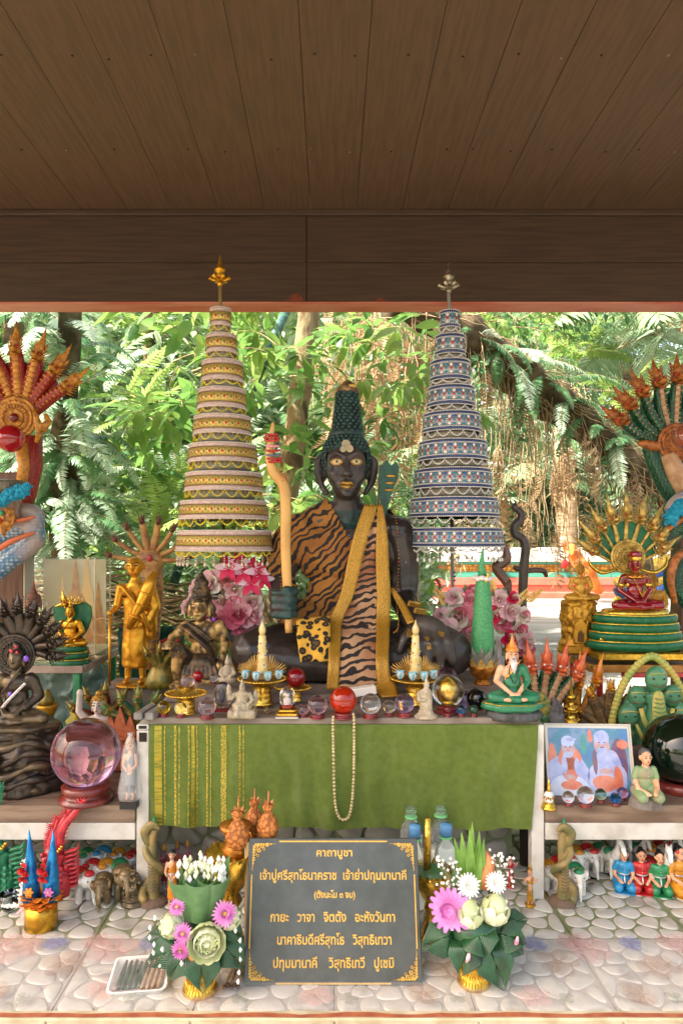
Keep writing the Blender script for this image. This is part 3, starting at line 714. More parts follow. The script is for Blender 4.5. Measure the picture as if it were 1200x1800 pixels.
# ================================================================ shared figure builders (local units = picture units at the thing's distance)
def scalem(name, a, b, sc=160, rough=.4, metal=0, a2=None):
    m = bpy.data.materials.new(name); m.use_nodes = True; N = NT(m); bs = N.n['Principled BSDF']; bs.inputs['Roughness'].default_value = rough; bs.inputs['Metallic'].default_value = metal
    g = N.new('ShaderNodeNewGeometry'); mp = N.new('ShaderNodeMapping'); mp.inputs['Scale'].default_value = (1, 1, 1.3); N.link(g.outputs['Position'], mp.inputs[0])
    t = N.new('ShaderNodeTexVoronoi'); t.inputs['Scale'].default_value = sc; t.inputs['Randomness'].default_value = .35; N.link(mp.outputs[0], t.inputs['Vector'])
    r = N.ramp(t.outputs['Distance'], [(.2, srgb(a)), (.55, srgb(b))]); c = r.outputs[0]
    if a2:
        n2 = N.new('ShaderNodeTexNoise'); n2.inputs['Scale'].default_value = sc*.12; N.link(g.outputs['Position'], n2.inputs['Vector'])
        q = N.ramp(n2.outputs['Fac'], [(.4, (0, 0, 0, 1)), (.6, (1, 1, 1, 1))]); c = N.mix(q.outputs[0], c, srgb(a2))
    N.link(c, bs.inputs['Base Color']); bn = N.new('ShaderNodeBump'); bn.invert = True; bn.inputs['Strength'].default_value = .7; bn.inputs['Distance'].default_value = .003
    N.link(t.outputs['Distance'], bn.inputs['Height']); N.link(bn.outputs[0], bs.inputs['Normal']); return m
SKIN = M('painted_skin', '#e0ad88', '#cf9670', scale=40, rough=.5); HAIRB = M('black_hair_paint', '#26211f', rough=.4)
WHITEP = M('white_glaze', '#e9e6dd', '#cfcabd', scale=60, rough=.3, coat=.3); REDP = M('red_paint', '#c42a2a', '#a51f22', scale=50, rough=.35, coat=.3)
GREENP = M('green_paint', '#2f8a55', '#23734a', scale=50, rough=.35, coat=.3); ORANGEP = M('orange_paint', '#e08a1e', '#c9741a', scale=50, rough=.35, coat=.3)
BLUEP = M('blue_paint', '#2b8fc0', '#237fae', scale=50, rough=.35, coat=.3); SILVER = M('silver_paint', '#c9c6bf', rough=.3, metal=.7)
BLACKP = M('black_paint', '#1d1b1a', rough=.4); REDWOOD = M('red_lacquer_wood', '#7c3128', '#5e231d', scale=40, rough=.3, coat=.4)
def seg(mb, pts, rad, m, n=10):
    for i in range(len(pts)-1): mb.cap(pts[i], pts[i+1], rad[i], rad[i+1], m, n)
def face_marks(o, c, k, eye=BLACKP, lip=None, brow=True, white=None, yf=-11.5):
    m_ = MB(); x, y, z = c
    for sx in (-1, 1):
        if white: m_.ell((x+sx*4*k, y+(yf+1.0)*k, z+1*k), (2.4*k, 1*k, 1.1*k), white, n=8, k=5)
        m_.ell((x+sx*4*k, y+(yf+.3 if white else yf+.8)*k, z+1*k), ((1.1 if white else 2.2)*k, .9*k, .9*k), eye, n=8, k=5)
        if brow: m_.tube([(x+sx*1.5*k, y+(yf+.3)*k, z+4*k), (x+sx*4*k, y+(yf+.8)*k, z+5.2*k), (x+sx*7*k, y+(yf+2.8)*k, z+4*k)], .45*k, eye, 5)
    m_.ell((x, y+(yf+.3)*k, z-7*k), (2.5*k, 1.1*k, 1*k), lip or eye, n=8, k=5); m_.build('face_paint', o)
def head_pieces(mb, c, k, m, ears=1, long_=0):
    x, y, z = c; mb.ell((x, y, z), (9.6*k, 10.8*k, 12.5*k), m); mb.ell((x, y-3.5*k, z-7*k), (6.8*k, 7*k, 6.5*k), m)
    mb.cap((x, y-10.5*k, z+2*k), (x, y-12*k, z-2.4*k), 1.2*k, 2*k, m, 8)
    if ears:
        for sx in (-1, 1): mb.ell((x+sx*10.4*k, y+1*k, z-1*k-long_*3*k), (1.7*k, 2.6*k, (4.5+long_*3.5)*k), m, n=8, k=6)
def lotus(o, k, skin, robe=None, hair=None, hat='knob', arms='lap', vox=1.4, base=0, ears=1, marks=None, lip=None, wrap=True, sash=None, beard=None, legs=None):
    """cross-legged figure, k=1 is 98 units tall; o is the Empty at its seat"""
    b = MB(); sc = lambda *p: V(p)*k+V((0, 0, base)); L = legs or skin
    for s_ in (-1, 1):
        seg(b, [sc(s_*10, 2, 10), sc(s_*38, -13, 9)], [12*k, 9.5*k], L); seg(b, [sc(s_*38, -14, 8), sc(-s_*6, -27, 6+2*(s_ > 0))], [8.5*k, 5*k], L)
        b.ell(sc(-s_*12, -26, 7), (9*k, 4.5*k, 3.5*k), skin)
    b.ell(sc(0, 2, 14), (20*k, 14*k, 12*k), L); b.ell(sc(0, 1, 32), (14.5*k, 10*k, 18*k), skin); b.ell(sc(0, 0, 51), (20*k, 11*k, 13*k), skin)
    for s_ in (-1, 1):
        b.ell(sc(s_*19, 0, 57), 7.2*k, skin)
        if arms == 'lap': seg(b, [sc(s_*21, 0, 57), sc(s_*28, 2, 35), sc(s_*7, -20, 17)], [6.3*k, 5.2*k, 3.6*k], skin); b.ell(sc(s_*2, -22, 16), (8*k, 4.5*k, 3*k), skin)
        elif arms == 'knee' and s_ < 0: seg(b, [sc(-21, 0, 57), sc(-29, -1, 36), sc(-31, -20, 20)], [6.3*k, 5.2*k, 3.6*k], skin); b.ell(sc(-31, -23, 14), (4*k, 3.5*k, 8*k), skin)
        elif arms == 'knee': seg(b, [sc(21, 0, 57), sc(28, 2, 35), sc(7, -20, 17)], [6.3*k, 5.2*k, 3.6*k], skin); b.ell(sc(2, -22, 16), (9*k, 4.5*k, 3*k), skin)
        elif arms == 'chest': seg(b, [sc(s_*21, 0, 57), sc(s_*27, -2, 38), sc(s_*3, -15, 44)], [6*k, 5*k, 3.4*k], skin); b.ell(sc(s_*1.5, -15, 48), (2.5*k, 3*k, 6*k), skin)
    seg(b, [sc(0, 0, 60), sc(0, -1, 74)], [7*k, 5.6*k], skin); hc = sc(0, -2, 83); head_pieces(b, hc, k, skin, ears, 1)
    body = fuse(b, 'body', o, vox*k, 2)
    if robe:
        r = MB(); g = 1.07
        r.ell(sc(0, 2, 14), (21*k, 15*k, 13*k), robe); r.ell(sc(0, .5, 32), (16*k, 11.5*k, 19*k), robe); r.ell(sc(0, 0, 51), (21.5*k, 12.5*k, 14*k), robe); r.ell(sc(19, 0, 57), 8.4*k, robe)
        seg(r, [sc(21, 0, 57), sc(28.5, 2, 35)], [7.6*k, 7*k], robe)
        if wrap: seg(r, [sc(28.5, 2, 35), sc(16, -12, 22)], [7*k, 5*k], robe)
        rb = fuse(r, 'robe', o, vox*k, 2, cut=lambda c: c.x < -15*k+(c.z-base-36*k)*.72 and c.z > base+22*k or c.z > base+66*k)
        s_ = MB(); pts = [sc(x, -12.4-1.2*(1-abs(x)/20), 38+(x+15)*1.38) for x in (-13, -7, 0, 7, 12)]; s_.tube(pts, 1.3*k, sash or robe, 6); s_.build('sash', o)
    h = MB(); hm = hair or skin
    def at(dx, dy, dz): return hc+V((dx, dy, dz))*k
    if hat in ('knob', 'spire'):
        h.ell(at(0, 1.5, 4.5), (10.6*k, 11.2*k, 10.5*k), hm); h.ell(at(0, 1, 15), (5*k, 5*k, 4.5*k), hm); h.lathe([(2.6*k, 0), (3*k, 3*k), (1.4*k, 7*k), (.1, (11 if hat == 'knob' else 18)*k)], hm, at(0, 1, 17), 10)
        hh = fuse(h, 'hair', o, vox*k*.8, 1, cut=lambda c: c.y < hc.y-5*k and c.z < hc.z+7*k or c.z < hc.z-3*k, disp=.8*k, dscale=.9/k)
    elif hat == 'crown':
        h.lathe([(11*k, 0), (11.6*k, 2*k), (10.5*k, 3*k), (10.8*k, 6*k), (8*k, 7*k), (8.6*k, 10*k), (5.5*k, 12*k), (6*k, 14*k), (3.4*k, 17*k), (3.8*k, 19*k), (1.8*k, 23*k), (.1, 33*k)], hm, at(0, 0, 6), 16, lobes=8, lobe=.04); h.build('crown', o)
    elif hat == 'bun':
        h.ell(at(0, 2.2, 3), (11*k, 11.3*k, 12*k), hm); h.ell(at(0, 1, 17), (5*k, 5*k, 5.5*k), hm); fuse(h, 'hair', o, vox*k*.8, 1, cut=lambda c: c.y < hc.y-4*k and c.z < hc.z+6.5*k)
    if marks: face_marks(o, hc, k, marks, lip)
    if beard:
        q = MB(); q.tube([at(0, -8, -6), at(0, -12, -14), at(0, -13.5, -24), at(0, -13, -33)], [6*k, 6.5*k, 4.5*k, .6*k], beard, 10, flat=.5); q.tube([at(-5, -10.5, -4.5), at(0, -12.6, -3.6), at(5, -10.5, -4.5)], [.8*k, 1.6*k, .8*k], beard, 6); q.build('beard', o)
    return hc
def standing(o, k, skin, robe, hair=None, arms='down', vox=1.3, lean=0, base=0, skirt=None, wrap=True):
    """standing robed figure, k=1 is 100 units tall"""
    sc = lambda x, y, z: V((x*k, y*k, z*k+base)); b = MB(); R = robe
    for s_ in (-1, 1):
        seg(b, [sc(s_*4.2, 0, 24), sc(s_*4.8, 0, 4)], [3.1*k, 2.2*k], skin); b.ell(sc(s_*5, -3, 2), (2.4*k, 5*k, 1.8*k), skin)
    seg(b, [sc(0, 0, 45), sc(0, 0, 78)], [6.5*k, 5*k], skin); b.ell(sc(0, 0, 73), (9.5*k, 5*k, 7*k), skin); seg(b, [sc(0, 0, 78), sc(0, -.5, 87)], [3*k, 2.7*k], skin)
    hc = sc(0, -1, 92.5)
    head_pieces(b, hc, k*.6, skin, 1, 0)
    A = {'down': ((-11, 0, 60), (-11.5, -3, 45)), 'bowl': ((-12, 1, 61), (-4, -9, 60)), 'staff': ((-12, 0, 60), (-14, -8, 56)), 'dance': ((-14, 0, 64), (-18, -5, 74)), 'clasp': ((-10.5, 0, 62), (-1, -8, 68)), 'front': ((-12, -2, 60), (-3, -9, 52))}
    la, ra = arms if isinstance(arms, tuple) else (arms, arms)
    for s_, a in ((-1, la), (1, ra)):
        e, h = [tuple((q[0]*(-s_), q[1], q[2])) for q in A[a]]
        seg(b, [sc(s_*9, 0, 76), sc(*e), sc(*h)], [3.1*k, 2.5*k, 1.8*k], skin); b.ell(sc(*h)+V((0, -.5*k, 0)), (2*k, 2*k, 2.6*k), skin)
    fuse(b, 'body', o, vox*k*.6, 2)
    r = MB()
    r.lathe([(6.5*k, 12*k), (8.6*k, 13*k), (8.8*k, 25*k), (8*k, 40*k), (7.2*k, 55*k), (8*k, 66*k), (9.3*k, 74*k), (7*k, 80*k), (3.4*k, 82*k)], R, (0, 0, base), 20, 1, .72, lobes=11, lobe=.03)
    if wrap: seg(r, [sc(9.4, 0, 76), sc(12.5, 0.5, 60), sc(9, -3, 50)], [4.3*k, 4.4*k, 4*k], R); r.ell(sc(11, 0, 48), (3.6*k, 4*k, 14*k), R)
    fuse(r, 'robe', o, vox*k*.7, 2, cut=lambda c: c.x < -3*k+(c.z-base-68*k)*.8 and c.z > base+68*k and c.y < 10, disp=.5*k, dscale=.25/k)
    if hair:
        h = MB(); h.ell(hc+V((0, .8*k, 1.6*k)), (6.3*k, 6.9*k, 7*k), hair); fuse(h, 'hair', o, k*.6, 1, cut=lambda c: c.y < hc.y-2.5*k and c.z < hc.z+3.8*k or c.z < hc.z-3*k)
    return hc
def kneeling(o, k, skin, dress, hair, flower=None):
    """kneeling woman, k=1 is 100 units tall"""
    sc = lambda x, y, z: V((x, y, z))*k; b = MB(); d = dress
    for s_ in (-1, 1):
        seg(b, [sc(s_*12, 8, 14), sc(s_*14, -22, 13)], [14*k, 12*k], d); seg(b, [sc(s_*14, -18, 8), sc(s_*12, 24, 8)], [8*k, 7*k], d)
    b.ell(sc(0, 4, 22), (20*k, 15*k, 15*k), d); b.ell(sc(0, 0, 40), (13.5*k, 10*k, 15*k), d); b.ell(sc(0, -1, 55), (16.5*k, 11*k, 13*k), d)
    for s_ in (-1, 1):
        seg(b, [sc(s_*15, 0, 60), sc(s_*20, 1, 46)], [6.5*k, 6*k], d); seg(b, [sc(s_*20, 1, 45), sc(s_*20, -6, 34), sc(s_*9, -24, 28)], [4.4*k, 4*k, 3*k], skin); b.ell(sc(s_*7, -27, 27), (4*k, 5*k, 3*k), skin)
    seg(b, [sc(0, 0, 62), sc(0, -1, 74)], [6*k, 5*k], skin); head_pieces(b, sc(0, -2, 83), k, skin)
    fuse(b, 'body', o, 1.5*k, 1)
    h = MB(); h.ell(sc(0, 1.5, 86), (11*k, 11.5*k, 11.5*k), hair); h.ell(sc(0, 8, 95), (6*k, 5*k, 5*k), hair); fuse(h, 'hair', o, 1.3*k, 1, cut=lambda c: c.y < -5*k and c.z < 90*k)
    m_ = MB(); m_.tube([sc(13.5*cos(a), -10.5*abs(sin(a))-1, 39) for a in [pi*i/10 for i in range(11)]], 1.6*k, SILVER, 6); m_.cap(sc(0, -11, 38), sc(0, -20, 24), 1.6*k, 1.8*k, SILVER)
    for z in (46, 52, 58): m_.ell(sc(0, -12, z), 1*k, SILVER, n=6, k=4)
    m_.build('belt', o); face_marks(o, sc(0, -2, 83), k, HAIRB, REDP)
    m_ = MB(); m_.box(sc(0, -2, 1.5), (44*k, 60*k, 3*k), dress, bev=1*k); m_.build('base', o)

# -------------------------------------------------------------- serpents
def naga_head_mb(k, m, mb_=None, eye=REDP, crest=1.0, spikes=7, teeth=None):
    """head facing -y, neck joins at origin from below, crest flames upwards"""
    b = mb_ or MB(); q = V((0, 0, 0))
    b.ell((0, -1*k, 4*k), (6.5*k, 7*k, 6*k), m, n=10, k=7); b.tube([(0, -4*k, 4*k), (0, -10*k, 3*k), (0, -14*k, 4.5*k)], [5*k, 4*k, 2.2*k], m, 8, .7); b.tube([(0, -3*k, 0), (0, -9*k, -2.5*k), (0, -12*k, -2*k)], [4.4*k, 3*k, 1.2*k], m, 8, .5)
    b.tube([(0, -2*k, 8*k), (0, -1*k, 14*k*crest), (0, 1*k, 22*k*crest), (0, 0, 33*k*crest)], [5.5*k, 4.8*k, 2.6*k, .2*k], m, 8, .8)
    for s_ in (-1, 1):
        b.ell((s_*4.2*k, -6.5*k, 6.2*k), 1.6*k, eye, n=8, k=5)
        for j in range(spikes):
            t = j/(spikes-1); z = (-2+t*16)*k; b.cone((s_*4.5*k, 0, z), (s_*(12.5-5*t)*k, 1*k, z+(3+5*t)*k), 2*k, m, 5, .5)
        b.cone((s_*2*k, -12*k, 5*k), (s_*3*k, -13*k, 9.5*k), 1.2*k, m, 5)
    if teeth: b.box((0, -11*k, .6*k), (5*k, 2*k, 1.1*k), teeth)
    return b
def hood(o, n, a0, a1, L, hk, m_neck, m_rib, m_head, m_web=None, w=6, c=(0, 0, 0), bulge=.12, depth=6, crest=1.0, Lf=None, disc=None, eye=REDP, ribw=.55, web_in=.8, start=.15):
    """a fan of n serpent heads round c, angles measured from straight up (positive to the right)"""
    hm = naga_head_mb(hk, m_head, eye=eye, crest=crest).mesh('head'); c = V(c); tips = []
    for i in range(n):
        a = a0+(a1-a0)*i/max(1, n-1); l = L*(Lf(i/(max(1, n-1))) if Lf else 1); d = V((sin(a), 0, cos(a)))
        bend = V((cos(a), 0, -sin(a)))*(-bulge*l*sin(a))
        pts = [c+d*l*start, c+d*l*.4+bend*.5, c+d*l*.7+bend*.8+V((0, -depth*.3, 0)), c+d*l+V((0, -depth, 0))]
        pts = spline(pts, 4); b = MB(); b.tube(pts, [w*.75, w, w*.95, w*.8], m_neck, 8, .7)
        if m_rib:
            kk = len(pts)
            for j in range(kk):
                t = j/(kk-1)
            b.tube([p+V((0, -w*.42, 0)) for p in pts], [w*ribw*.8, w*ribw, w*ribw*.8], m_rib, 7, .75)
            for j in range(0, kk-1):
                b.tube([pts[j]+V((-w*ribw*cos(a), -w*.82, w*ribw*sin(a)))*.95, pts[j]+V((w*ribw*cos(a), -w*.82, -w*ribw*sin(a)))*.95], w*.1, m_rib, 4)
        b.build('neck', o); hd = bpy.data.objects.new('head', hm); col.objects.link(hd); hd.parent = o; hd.location = pts[-1]; hd.rotation_euler = (0, a*.85, 0); tips.append(pts)
    if m_web:
        poly = [(c.x, c.z)]
        for i, pts in enumerate(tips):
            p = pts[int(len(pts)*.86)]; poly.append((p.x, p.z))
            if i < n-1:
                q = (pts[-1]+tips[i+1][-1])/2; q = c+(q-c)*web_in; poly.append((q.x, q.z))
        MB().prism(poly, c.y-depth*.2, c.y+w*.4, m_web).build('hood_web', o)
    return tips
def disc(o, c, r, m, gem=None, rings=5, name='disc'):
    b = MB(); pr = []
    for i in range(rings):
        t = i/rings; rr = r*(1-t); pr += [(rr, 0 if i else -2), (rr, 2+i*.5), (rr*.93, 2.8+i*.5), (rr*.88, 2+i*.5)]
    pr.append((0, 2+rings*.5)); b.lathe(pr, m, c, 36, rot=(radians(90), 0, 0))
    for i in range(24):
        a = 2*pi*i/24; b.ell((c[0]+cos(a)*r*.55, c[1]-4, c[2]+sin(a)*r*.55), (r*.06, 2, r*.09), m, rot=(0, -a+pi/2, 0), n=6, k=4)
        b.ell((c[0]+cos(a)*r*.8, c[1]-3, c[2]+sin(a)*r*.8), (r*.05, 2, r*.05), m, n=6, k=4)
    b.build(name, o)
    if gem: MB().ell((c[0], c[1]-6, c[2]), (r*.2, 4, r*.2), gem).build('gem', o)
def coils(o, rx, ry, h, n, m, trim=None, r0=None, name='coil', taper=.88, c=(0, 0, 0)):
    z = c[2]; r = h/n/1.55
    for i in range(n):
        f = taper**i; R_ = 1; pts = [V((c[0]+rx*f*cos(a), c[1]+ry*f*sin(a), z+r)) for a in [2*pi*j/28+i*.7 for j in range(29)]]
        b = MB(); b.tube(pts, [r*1.25]*29, m, 10, .8, up=(0, 0, 1), caps=False)
        b.lathe([(rx*f*.99, z+r*.1), (rx*f*.99, z+r*1.8)], m, (c[0], c[1], 0), 24, 1, ry/rx)
        b.build(name, o)
        if trim:
            t = MB(); t.tube([p+V(((p.x-c[0])*.0, 0, 0))+(V((p.x-c[0], p.y-c[1], 0)).normalized()*r*.9)+V((0, 0, r*.75)) for p in pts], [r*.2]*29, trim, 5, caps=False); t.build('gold_trim', o)
        z += h/n
    MB().lathe([(rx*taper**n, z-r*.5), (rx*taper**n*.9, z+r*.3), (0, z+r*.35)], m, (c[0], c[1], 0), 24, 1, ry/rx).build('coil_top', o)
    return z

# -------------------------------------------------------------- small goods
def glass(name, c, rough=.02, ior=1.5, trans=1.0, dens=None):
    return M(name, c, rough=rough, trans=trans, ior=ior)
def ball_thing(label, px, py, r, Y, m, base=REDWOOD, inner=None, group=None, bw=.72, bh=.45, name='crystal_ball', cat='crystal ball'):
    """py is the middle of the ball; the stand reaches down under it"""
    o = thp(name, label, cat, px, py+r+r*bh, Y, group=group); z = r*bh+r
    MB().ell((0, 0, z), r, m, n=40, k=26).build('ball', o)
    if base:
        b = MB(); w_ = r*bw; h = r*bh*1.15; b.lathe([(w_*.95, 0), (w_*1.08, h*.1), (w_*1.1, h*.28), (w_*.92, h*.4), (w_*.86, h*.55), (w_*.98, h*.7), (w_*.98, h*.95), (w_*.8, h*1.12), (w_*.7, h*.8)], base, n=26); b.build('stand', o)
    if inner: inner(o, z)
    return o
def bowl_prof(w, h, kind='phan'):
    if kind == 'phan': return [(w*.62, 0), (w*.66, h*.05), (w*.6, h*.1), (w*.5, h*.3), (w*.42, h*.5), (w*.5, h*.56), (w*.44, h*.62), (w*.7, h*.72), (w*.98, h*.86), (w*1.0, h), (w*.93, h*.98), (w*.6, h*.85), (0, h*.8)]
def rose(mb, c, d, r, m1, m2=None, n=16):
    d = V(d).normalized(); x, y, _ = frame(d); c = V(c)
    for i in range(n):
        t = i/n; a = i*2.4; e = .18+t*1.05; out = x*cos(a)+y*sin(a); dd = (d*cos(e)+out*sin(e)).normalized(); rr = r*(.12+.35*t)
        mb.blade(c+out*r*.32*t-d*r*.1, dd, -out+d*.2, r*(.75+.2*t), r*(.55+.65*t), m2 if (m2 and i % 3 == 0) else m1, bend=-.6+1.4*t, prof=[.45, .9, 1, .85, .35], fold=.28)
def lily(mb, c, d, r, m1, m2, n=6):
    d = V(d).normalized(); x, y, _ = frame(d)
    for i in range(n):
        a = 2*pi*i/n; out = x*cos(a)+y*sin(a); mb.blade(c, d*.55+out, d-out*.4, r*1.15, r*.55, m1 if i % 3 else m2, bend=.7, prof=[.25, .8, 1, .7, .06], fold=.25)
def mum(mb, c, d, r, m1, mc, n=26, w=.22, rings=2):
    d = V(d).normalized(); x, y, _ = frame(d); c = V(c)
    for g in range(rings):
        for i in range(n):
            a = 2*pi*(i+g*.5)/n; out = x*cos(a)+y*sin(a); e = .35+g*.45; mb.blade(c, out*cos(e)+d*sin(e), d-out*.3, r*(1-.22*g)*rnd(.9, 1.08), r*w, m1, bend=.4-g*.8, prof=[.5, 1, .8, .3], fold=.2)
    mb.ell(c+d*r*.14, (r*.2, r*.2, r*.2), mc, n=10, k=6)
def lotus_flower(mb, c, d, r, m1, m2, mc, rings=4):
    d = V(d).normalized(); x, y, _ = frame(d); c = V(c)
    for g in range(rings):
        n = 11-g
        for i in range(n):
            a = 2*pi*(i+g*.5)/n; out = x*cos(a)+y*sin(a); e = .15+g*.33; b0 = c+out*r*(.34-g*.07)-d*r*.35
            mb.blade(b0, out*cos(e)+d*sin(e), d*1-out*.6, r*(1.0-.06*g), r*.62, m1 if g else m2, bend=-1.5+g*.15, prof=[.4, .85, 1, .9, .35], fold=.3)
    for i in range(40):
        t = sqrt((i+.5)/40); a = i*2.4; mb.ell(c+(x*cos(a)+y*sin(a))*r*.42*t+d*r*(.34-.12*t), r*.07, mc, n=6, k=4)
# ================================================================ main statue
def LP(o, px, py, Y): return (P(px, py, Y)-o.location)/o.scale.x
BODY = M('dark_statue_paint', '#2d2521', '#3d322b', scale=9, rough=.38, bump=.25, bscale=60, lo=.35, hi=.8, coat=.15)
def specks(m, c, sc=120, th=.72):
    N = NT(m); b = N.n['Principled BSDF']; src = b.inputs['Base Color'].links[0].from_socket; g = N.new('ShaderNodeNewGeometry')
    t = N.new('ShaderNodeTexNoise'); t.inputs['Scale'].default_value = sc; t.inputs['Detail'].default_value = 1; N.link(g.outputs['Position'], t.inputs['Vector'])
    t2 = N.new('ShaderNodeTexNoise'); t2.inputs['Scale'].default_value = 6; t2.inputs['Detail'].default_value = 5; N.link(g.outputs['Position'], t2.inputs['Vector'])
    r = N.ramp(t.outputs['Fac'], [(th, (0, 0, 0, 1)), (th+.03, (.7, .7, .7, 1))]); r2 = N.ramp(t2.outputs['Fac'], [(.5, (0, 0, 0, 1)), (.75, (.28, .28, .28, 1))])
    a = N.mix(r2.outputs[0], src, srgb('#7a6e60')); N.link(N.mix(r.outputs[0], a, srgb(c)), b.inputs['Base Color'])
    rr_ = N.ramp(t2.outputs['Fac'], [(.35, (.3, .3, .3, 1)), (.65, (.6, .6, .6, 1))]); N.link(rr_.outputs[0], b.inputs['Roughness'])
specks(BODY, '#a89c8a', 130, .75)
TEAL = M('teal_hair_paint', '#25403a', '#1c2f2a', scale=30, rough=.45, bump=.3, bscale=120)
LEAFG = M('gold_leaf', '#b0893c', '#8a682a', scale=60, rough=.35, metal=.6, bump=.3)
EYEW = M('eye_white', '#c9b78a', rough=.4)
def tiger(name, base1, base2, stripe, rot=(0, 0, .6), sc=26, dist=5, dens=.5):
    m = bpy.data.materials.new(name); m.use_nodes = True; N = NT(m); b = N.n['Principled BSDF']; b.inputs['Roughness'].default_value = .85
    g = N.new('ShaderNodeNewGeometry'); mp = N.new('ShaderNodeMapping'); mp.inputs['Rotation'].default_value = rot; N.link(g.outputs['Position'], mp.inputs[0])
    w_ = N.new('ShaderNodeTexWave'); w_.bands_direction = 'Z'; w_.inputs['Scale'].default_value = sc; w_.inputs['Distortion'].default_value = dist; w_.inputs['Detail'].default_value = 2.5; w_.inputs['Detail Scale'].default_value = .7; w_.inputs['Detail Roughness'].default_value = .65
    N.link(mp.outputs[0], w_.inputs['Vector']); n1 = N.new('ShaderNodeTexNoise'); n1.inputs['Scale'].default_value = 18; n1.inputs['Detail'].default_value = 1; N.link(mp.outputs[0], n1.inputs['Vector'])
    ad = N.new('ShaderNodeMath'); ad.operation = 'MULTIPLY_ADD'; ad.inputs[1].default_value = 1.3; ad.inputs[2].default_value = -.65; N.link(n1.outputs['Fac'], ad.inputs[0])
    a2 = N.new('ShaderNodeMath'); a2.operation = 'ADD'; N.link(w_.outputs['Fac'], a2.inputs[0]); N.link(ad.outputs[0], a2.inputs[1])
    n2 = N.new('ShaderNodeTexNoise'); n2.inputs['Scale'].default_value = 7; N.link(g.outputs['Position'], n2.inputs['Vector'])
    cb = N.ramp(n2.outputs['Fac'], [(.4, srgb(base1)), (.62, srgb(base2))])
    st = N.ramp(a2.outputs[0], [(dens-.04, (0, 0, 0, 1)), (dens+.04, (1, 1, 1, 1))])
    N.link(N.mix(st.outputs[0], srgb(stripe), cb.outputs[0]), b.inputs['Base Color']); return m
TIG = tiger('tiger_cloth', '#9c6826', '#8a561f', '#231d18', (0, .75, 0), 13, 13, .40)
TIG2 = tiger('tiger_scarf', '#b08a64', '#7f4a2a', '#241a17', (0, .12, 0), 13, 13, .38)
def leopard():
    m = bpy.data.materials.new('leopard_cloth'); m.use_nodes = True; N = NT(m); b = N.n['Principled BSDF']; b.inputs['Roughness'].default_value = .85
    g = N.new('ShaderNodeNewGeometry'); t = N.new('ShaderNodeTexVoronoi'); t.inputs['Scale'].default_value = 42; N.link(g.outputs['Position'], t.inputs['Vector'])
    r = N.ramp(t.outputs['Distance'], [(.0, srgb('#5b4418')), (.22, srgb('#4a3614')), (.27, srgb('#1d1812')), (.47, srgb('#1d1812')), (.52, srgb('#cf9a2e')), (1, srgb('#d8a840'))]); N.link(r.outputs[0], b.inputs['Base Color']); return m
LEO = leopard()
SY = 2.42; SZ = 1183
st = thp('meditating_statue', 'large dark seated statue with tall teal hair, gold eyes and lips, wrapped in tiger cloth', 'statue', 605, SZ, SY)
def SP(px, py, Y): return LP(st, px, py, Y)
b = MB(); B_ = BODY
b.ell((5, 20, 45), (98, 62, 48), B_); b.ell((5, 12, 115), (70, 46, 85), B_); b.ell((8, 10, 215), (88, 46, 62), B_)
b.ell((-72, 10, 250), (31, 32, 28), B_); b.ell((88, 10, 250), (31, 32, 28), B_)
b.tube([(-60, 12, 262), (0, 8, 288), (70, 12, 262)], [22, 26, 22], B_, 12, round_=True)
seg(b, [(8, 6, 270), (5, 0, 322)], [26, 22], B_, 14)
HC = V((3, -8, 362)); b.ell(HC, (36, 40, 50), B_, n=24, k=16); b.ell((3, -20, 327), (26, 27, 24), B_); b.ell((3, -40, 312), (11, 8, 8), B_)
for s_ in (-1, 1):
    b.ell((3+s_*19, -34, 345), (12, 10, 16), B_)                  # cheeks
    b.tube([(3+s_*5, -48, 375), (3+s_*16, -47, 381), (3+s_*29, -33, 376)], [2.5, 3.6, 2.5], B_, 8, round_=True)
    b.tube([(3+s_*40, 4, 384), (3+s_*50, 4, 372), (3+s_*50, 4, 352), (3+s_*42, 2, 328), (3+s_*34, 0, 316)], [5, 7, 7, 6, 5], B_, 8, round_=True)
    b.ell((3+s_*45, 5, 356), (11, 5, 29), B_)
b.cap((3, -47, 372), (3, -59, 345), 4, 7, B_); b.ell((-4, -53, 343), (5, 6, 4), B_); b.ell((10, -53, 343), (5, 6, 4), B_)
seg(b, [(94, 10, 245), (106, 16, 190), (106, 10, 130)], [32, 29, 26], B_); kh = SP(748, 1092, 2.24)
seg(b, [(106, 10, 130), tuple(kh+V((-20, 25, 0)))], [26, 19], B_); b.ell(kh+V((6, -4, -8)), (32, 26, 17), B_, rot=(0, .35, 0))
for i, (fx, fz) in enumerate(((-27, -62), (-10, -78), (9, -82), (27, -74))):
    p0 = kh+V((fx*.55+4, -16, -10)); seg(b, [p0, kh+V((fx*.9+6, -40, -30)), kh+V((fx+8, -46, fz+16))], [10, 9, 7], B_)
seg(b, [kh+V((-18, -6, -6)), kh+V((-38, -26, -24)), kh+V((-46, -32, -44))], [9, 8, 6], B_)
lh = SP(499, 1060, 2.25)
seg(b, [(-84, 10, 245), (-112, 14, 165), tuple(lh+V((-8, 60, -5))), tuple(lh+V((2, 26, 0)))], [28, 25, 21, 17], B_)
b.ell(lh+V((0, 12, 0)), (20, 18, 23), B_)
for i in range(4): zz = 18-12*i; seg(b, [lh+V((-20, 6, zz)), lh+V((-14, -15, zz)), lh+V((10, -17, zz-1)), lh+V((19, -4, zz-1))], [5.8, 6, 6, 5], B_)
seg(b, [lh+V((14, 14, 16)), lh+V((18, -6, 20)), lh+V((4, -17, 24))], [7, 7, 6], B_)
kl = SP(448, 1145, 2.28); kr = SP(782, 1146, 2.26)
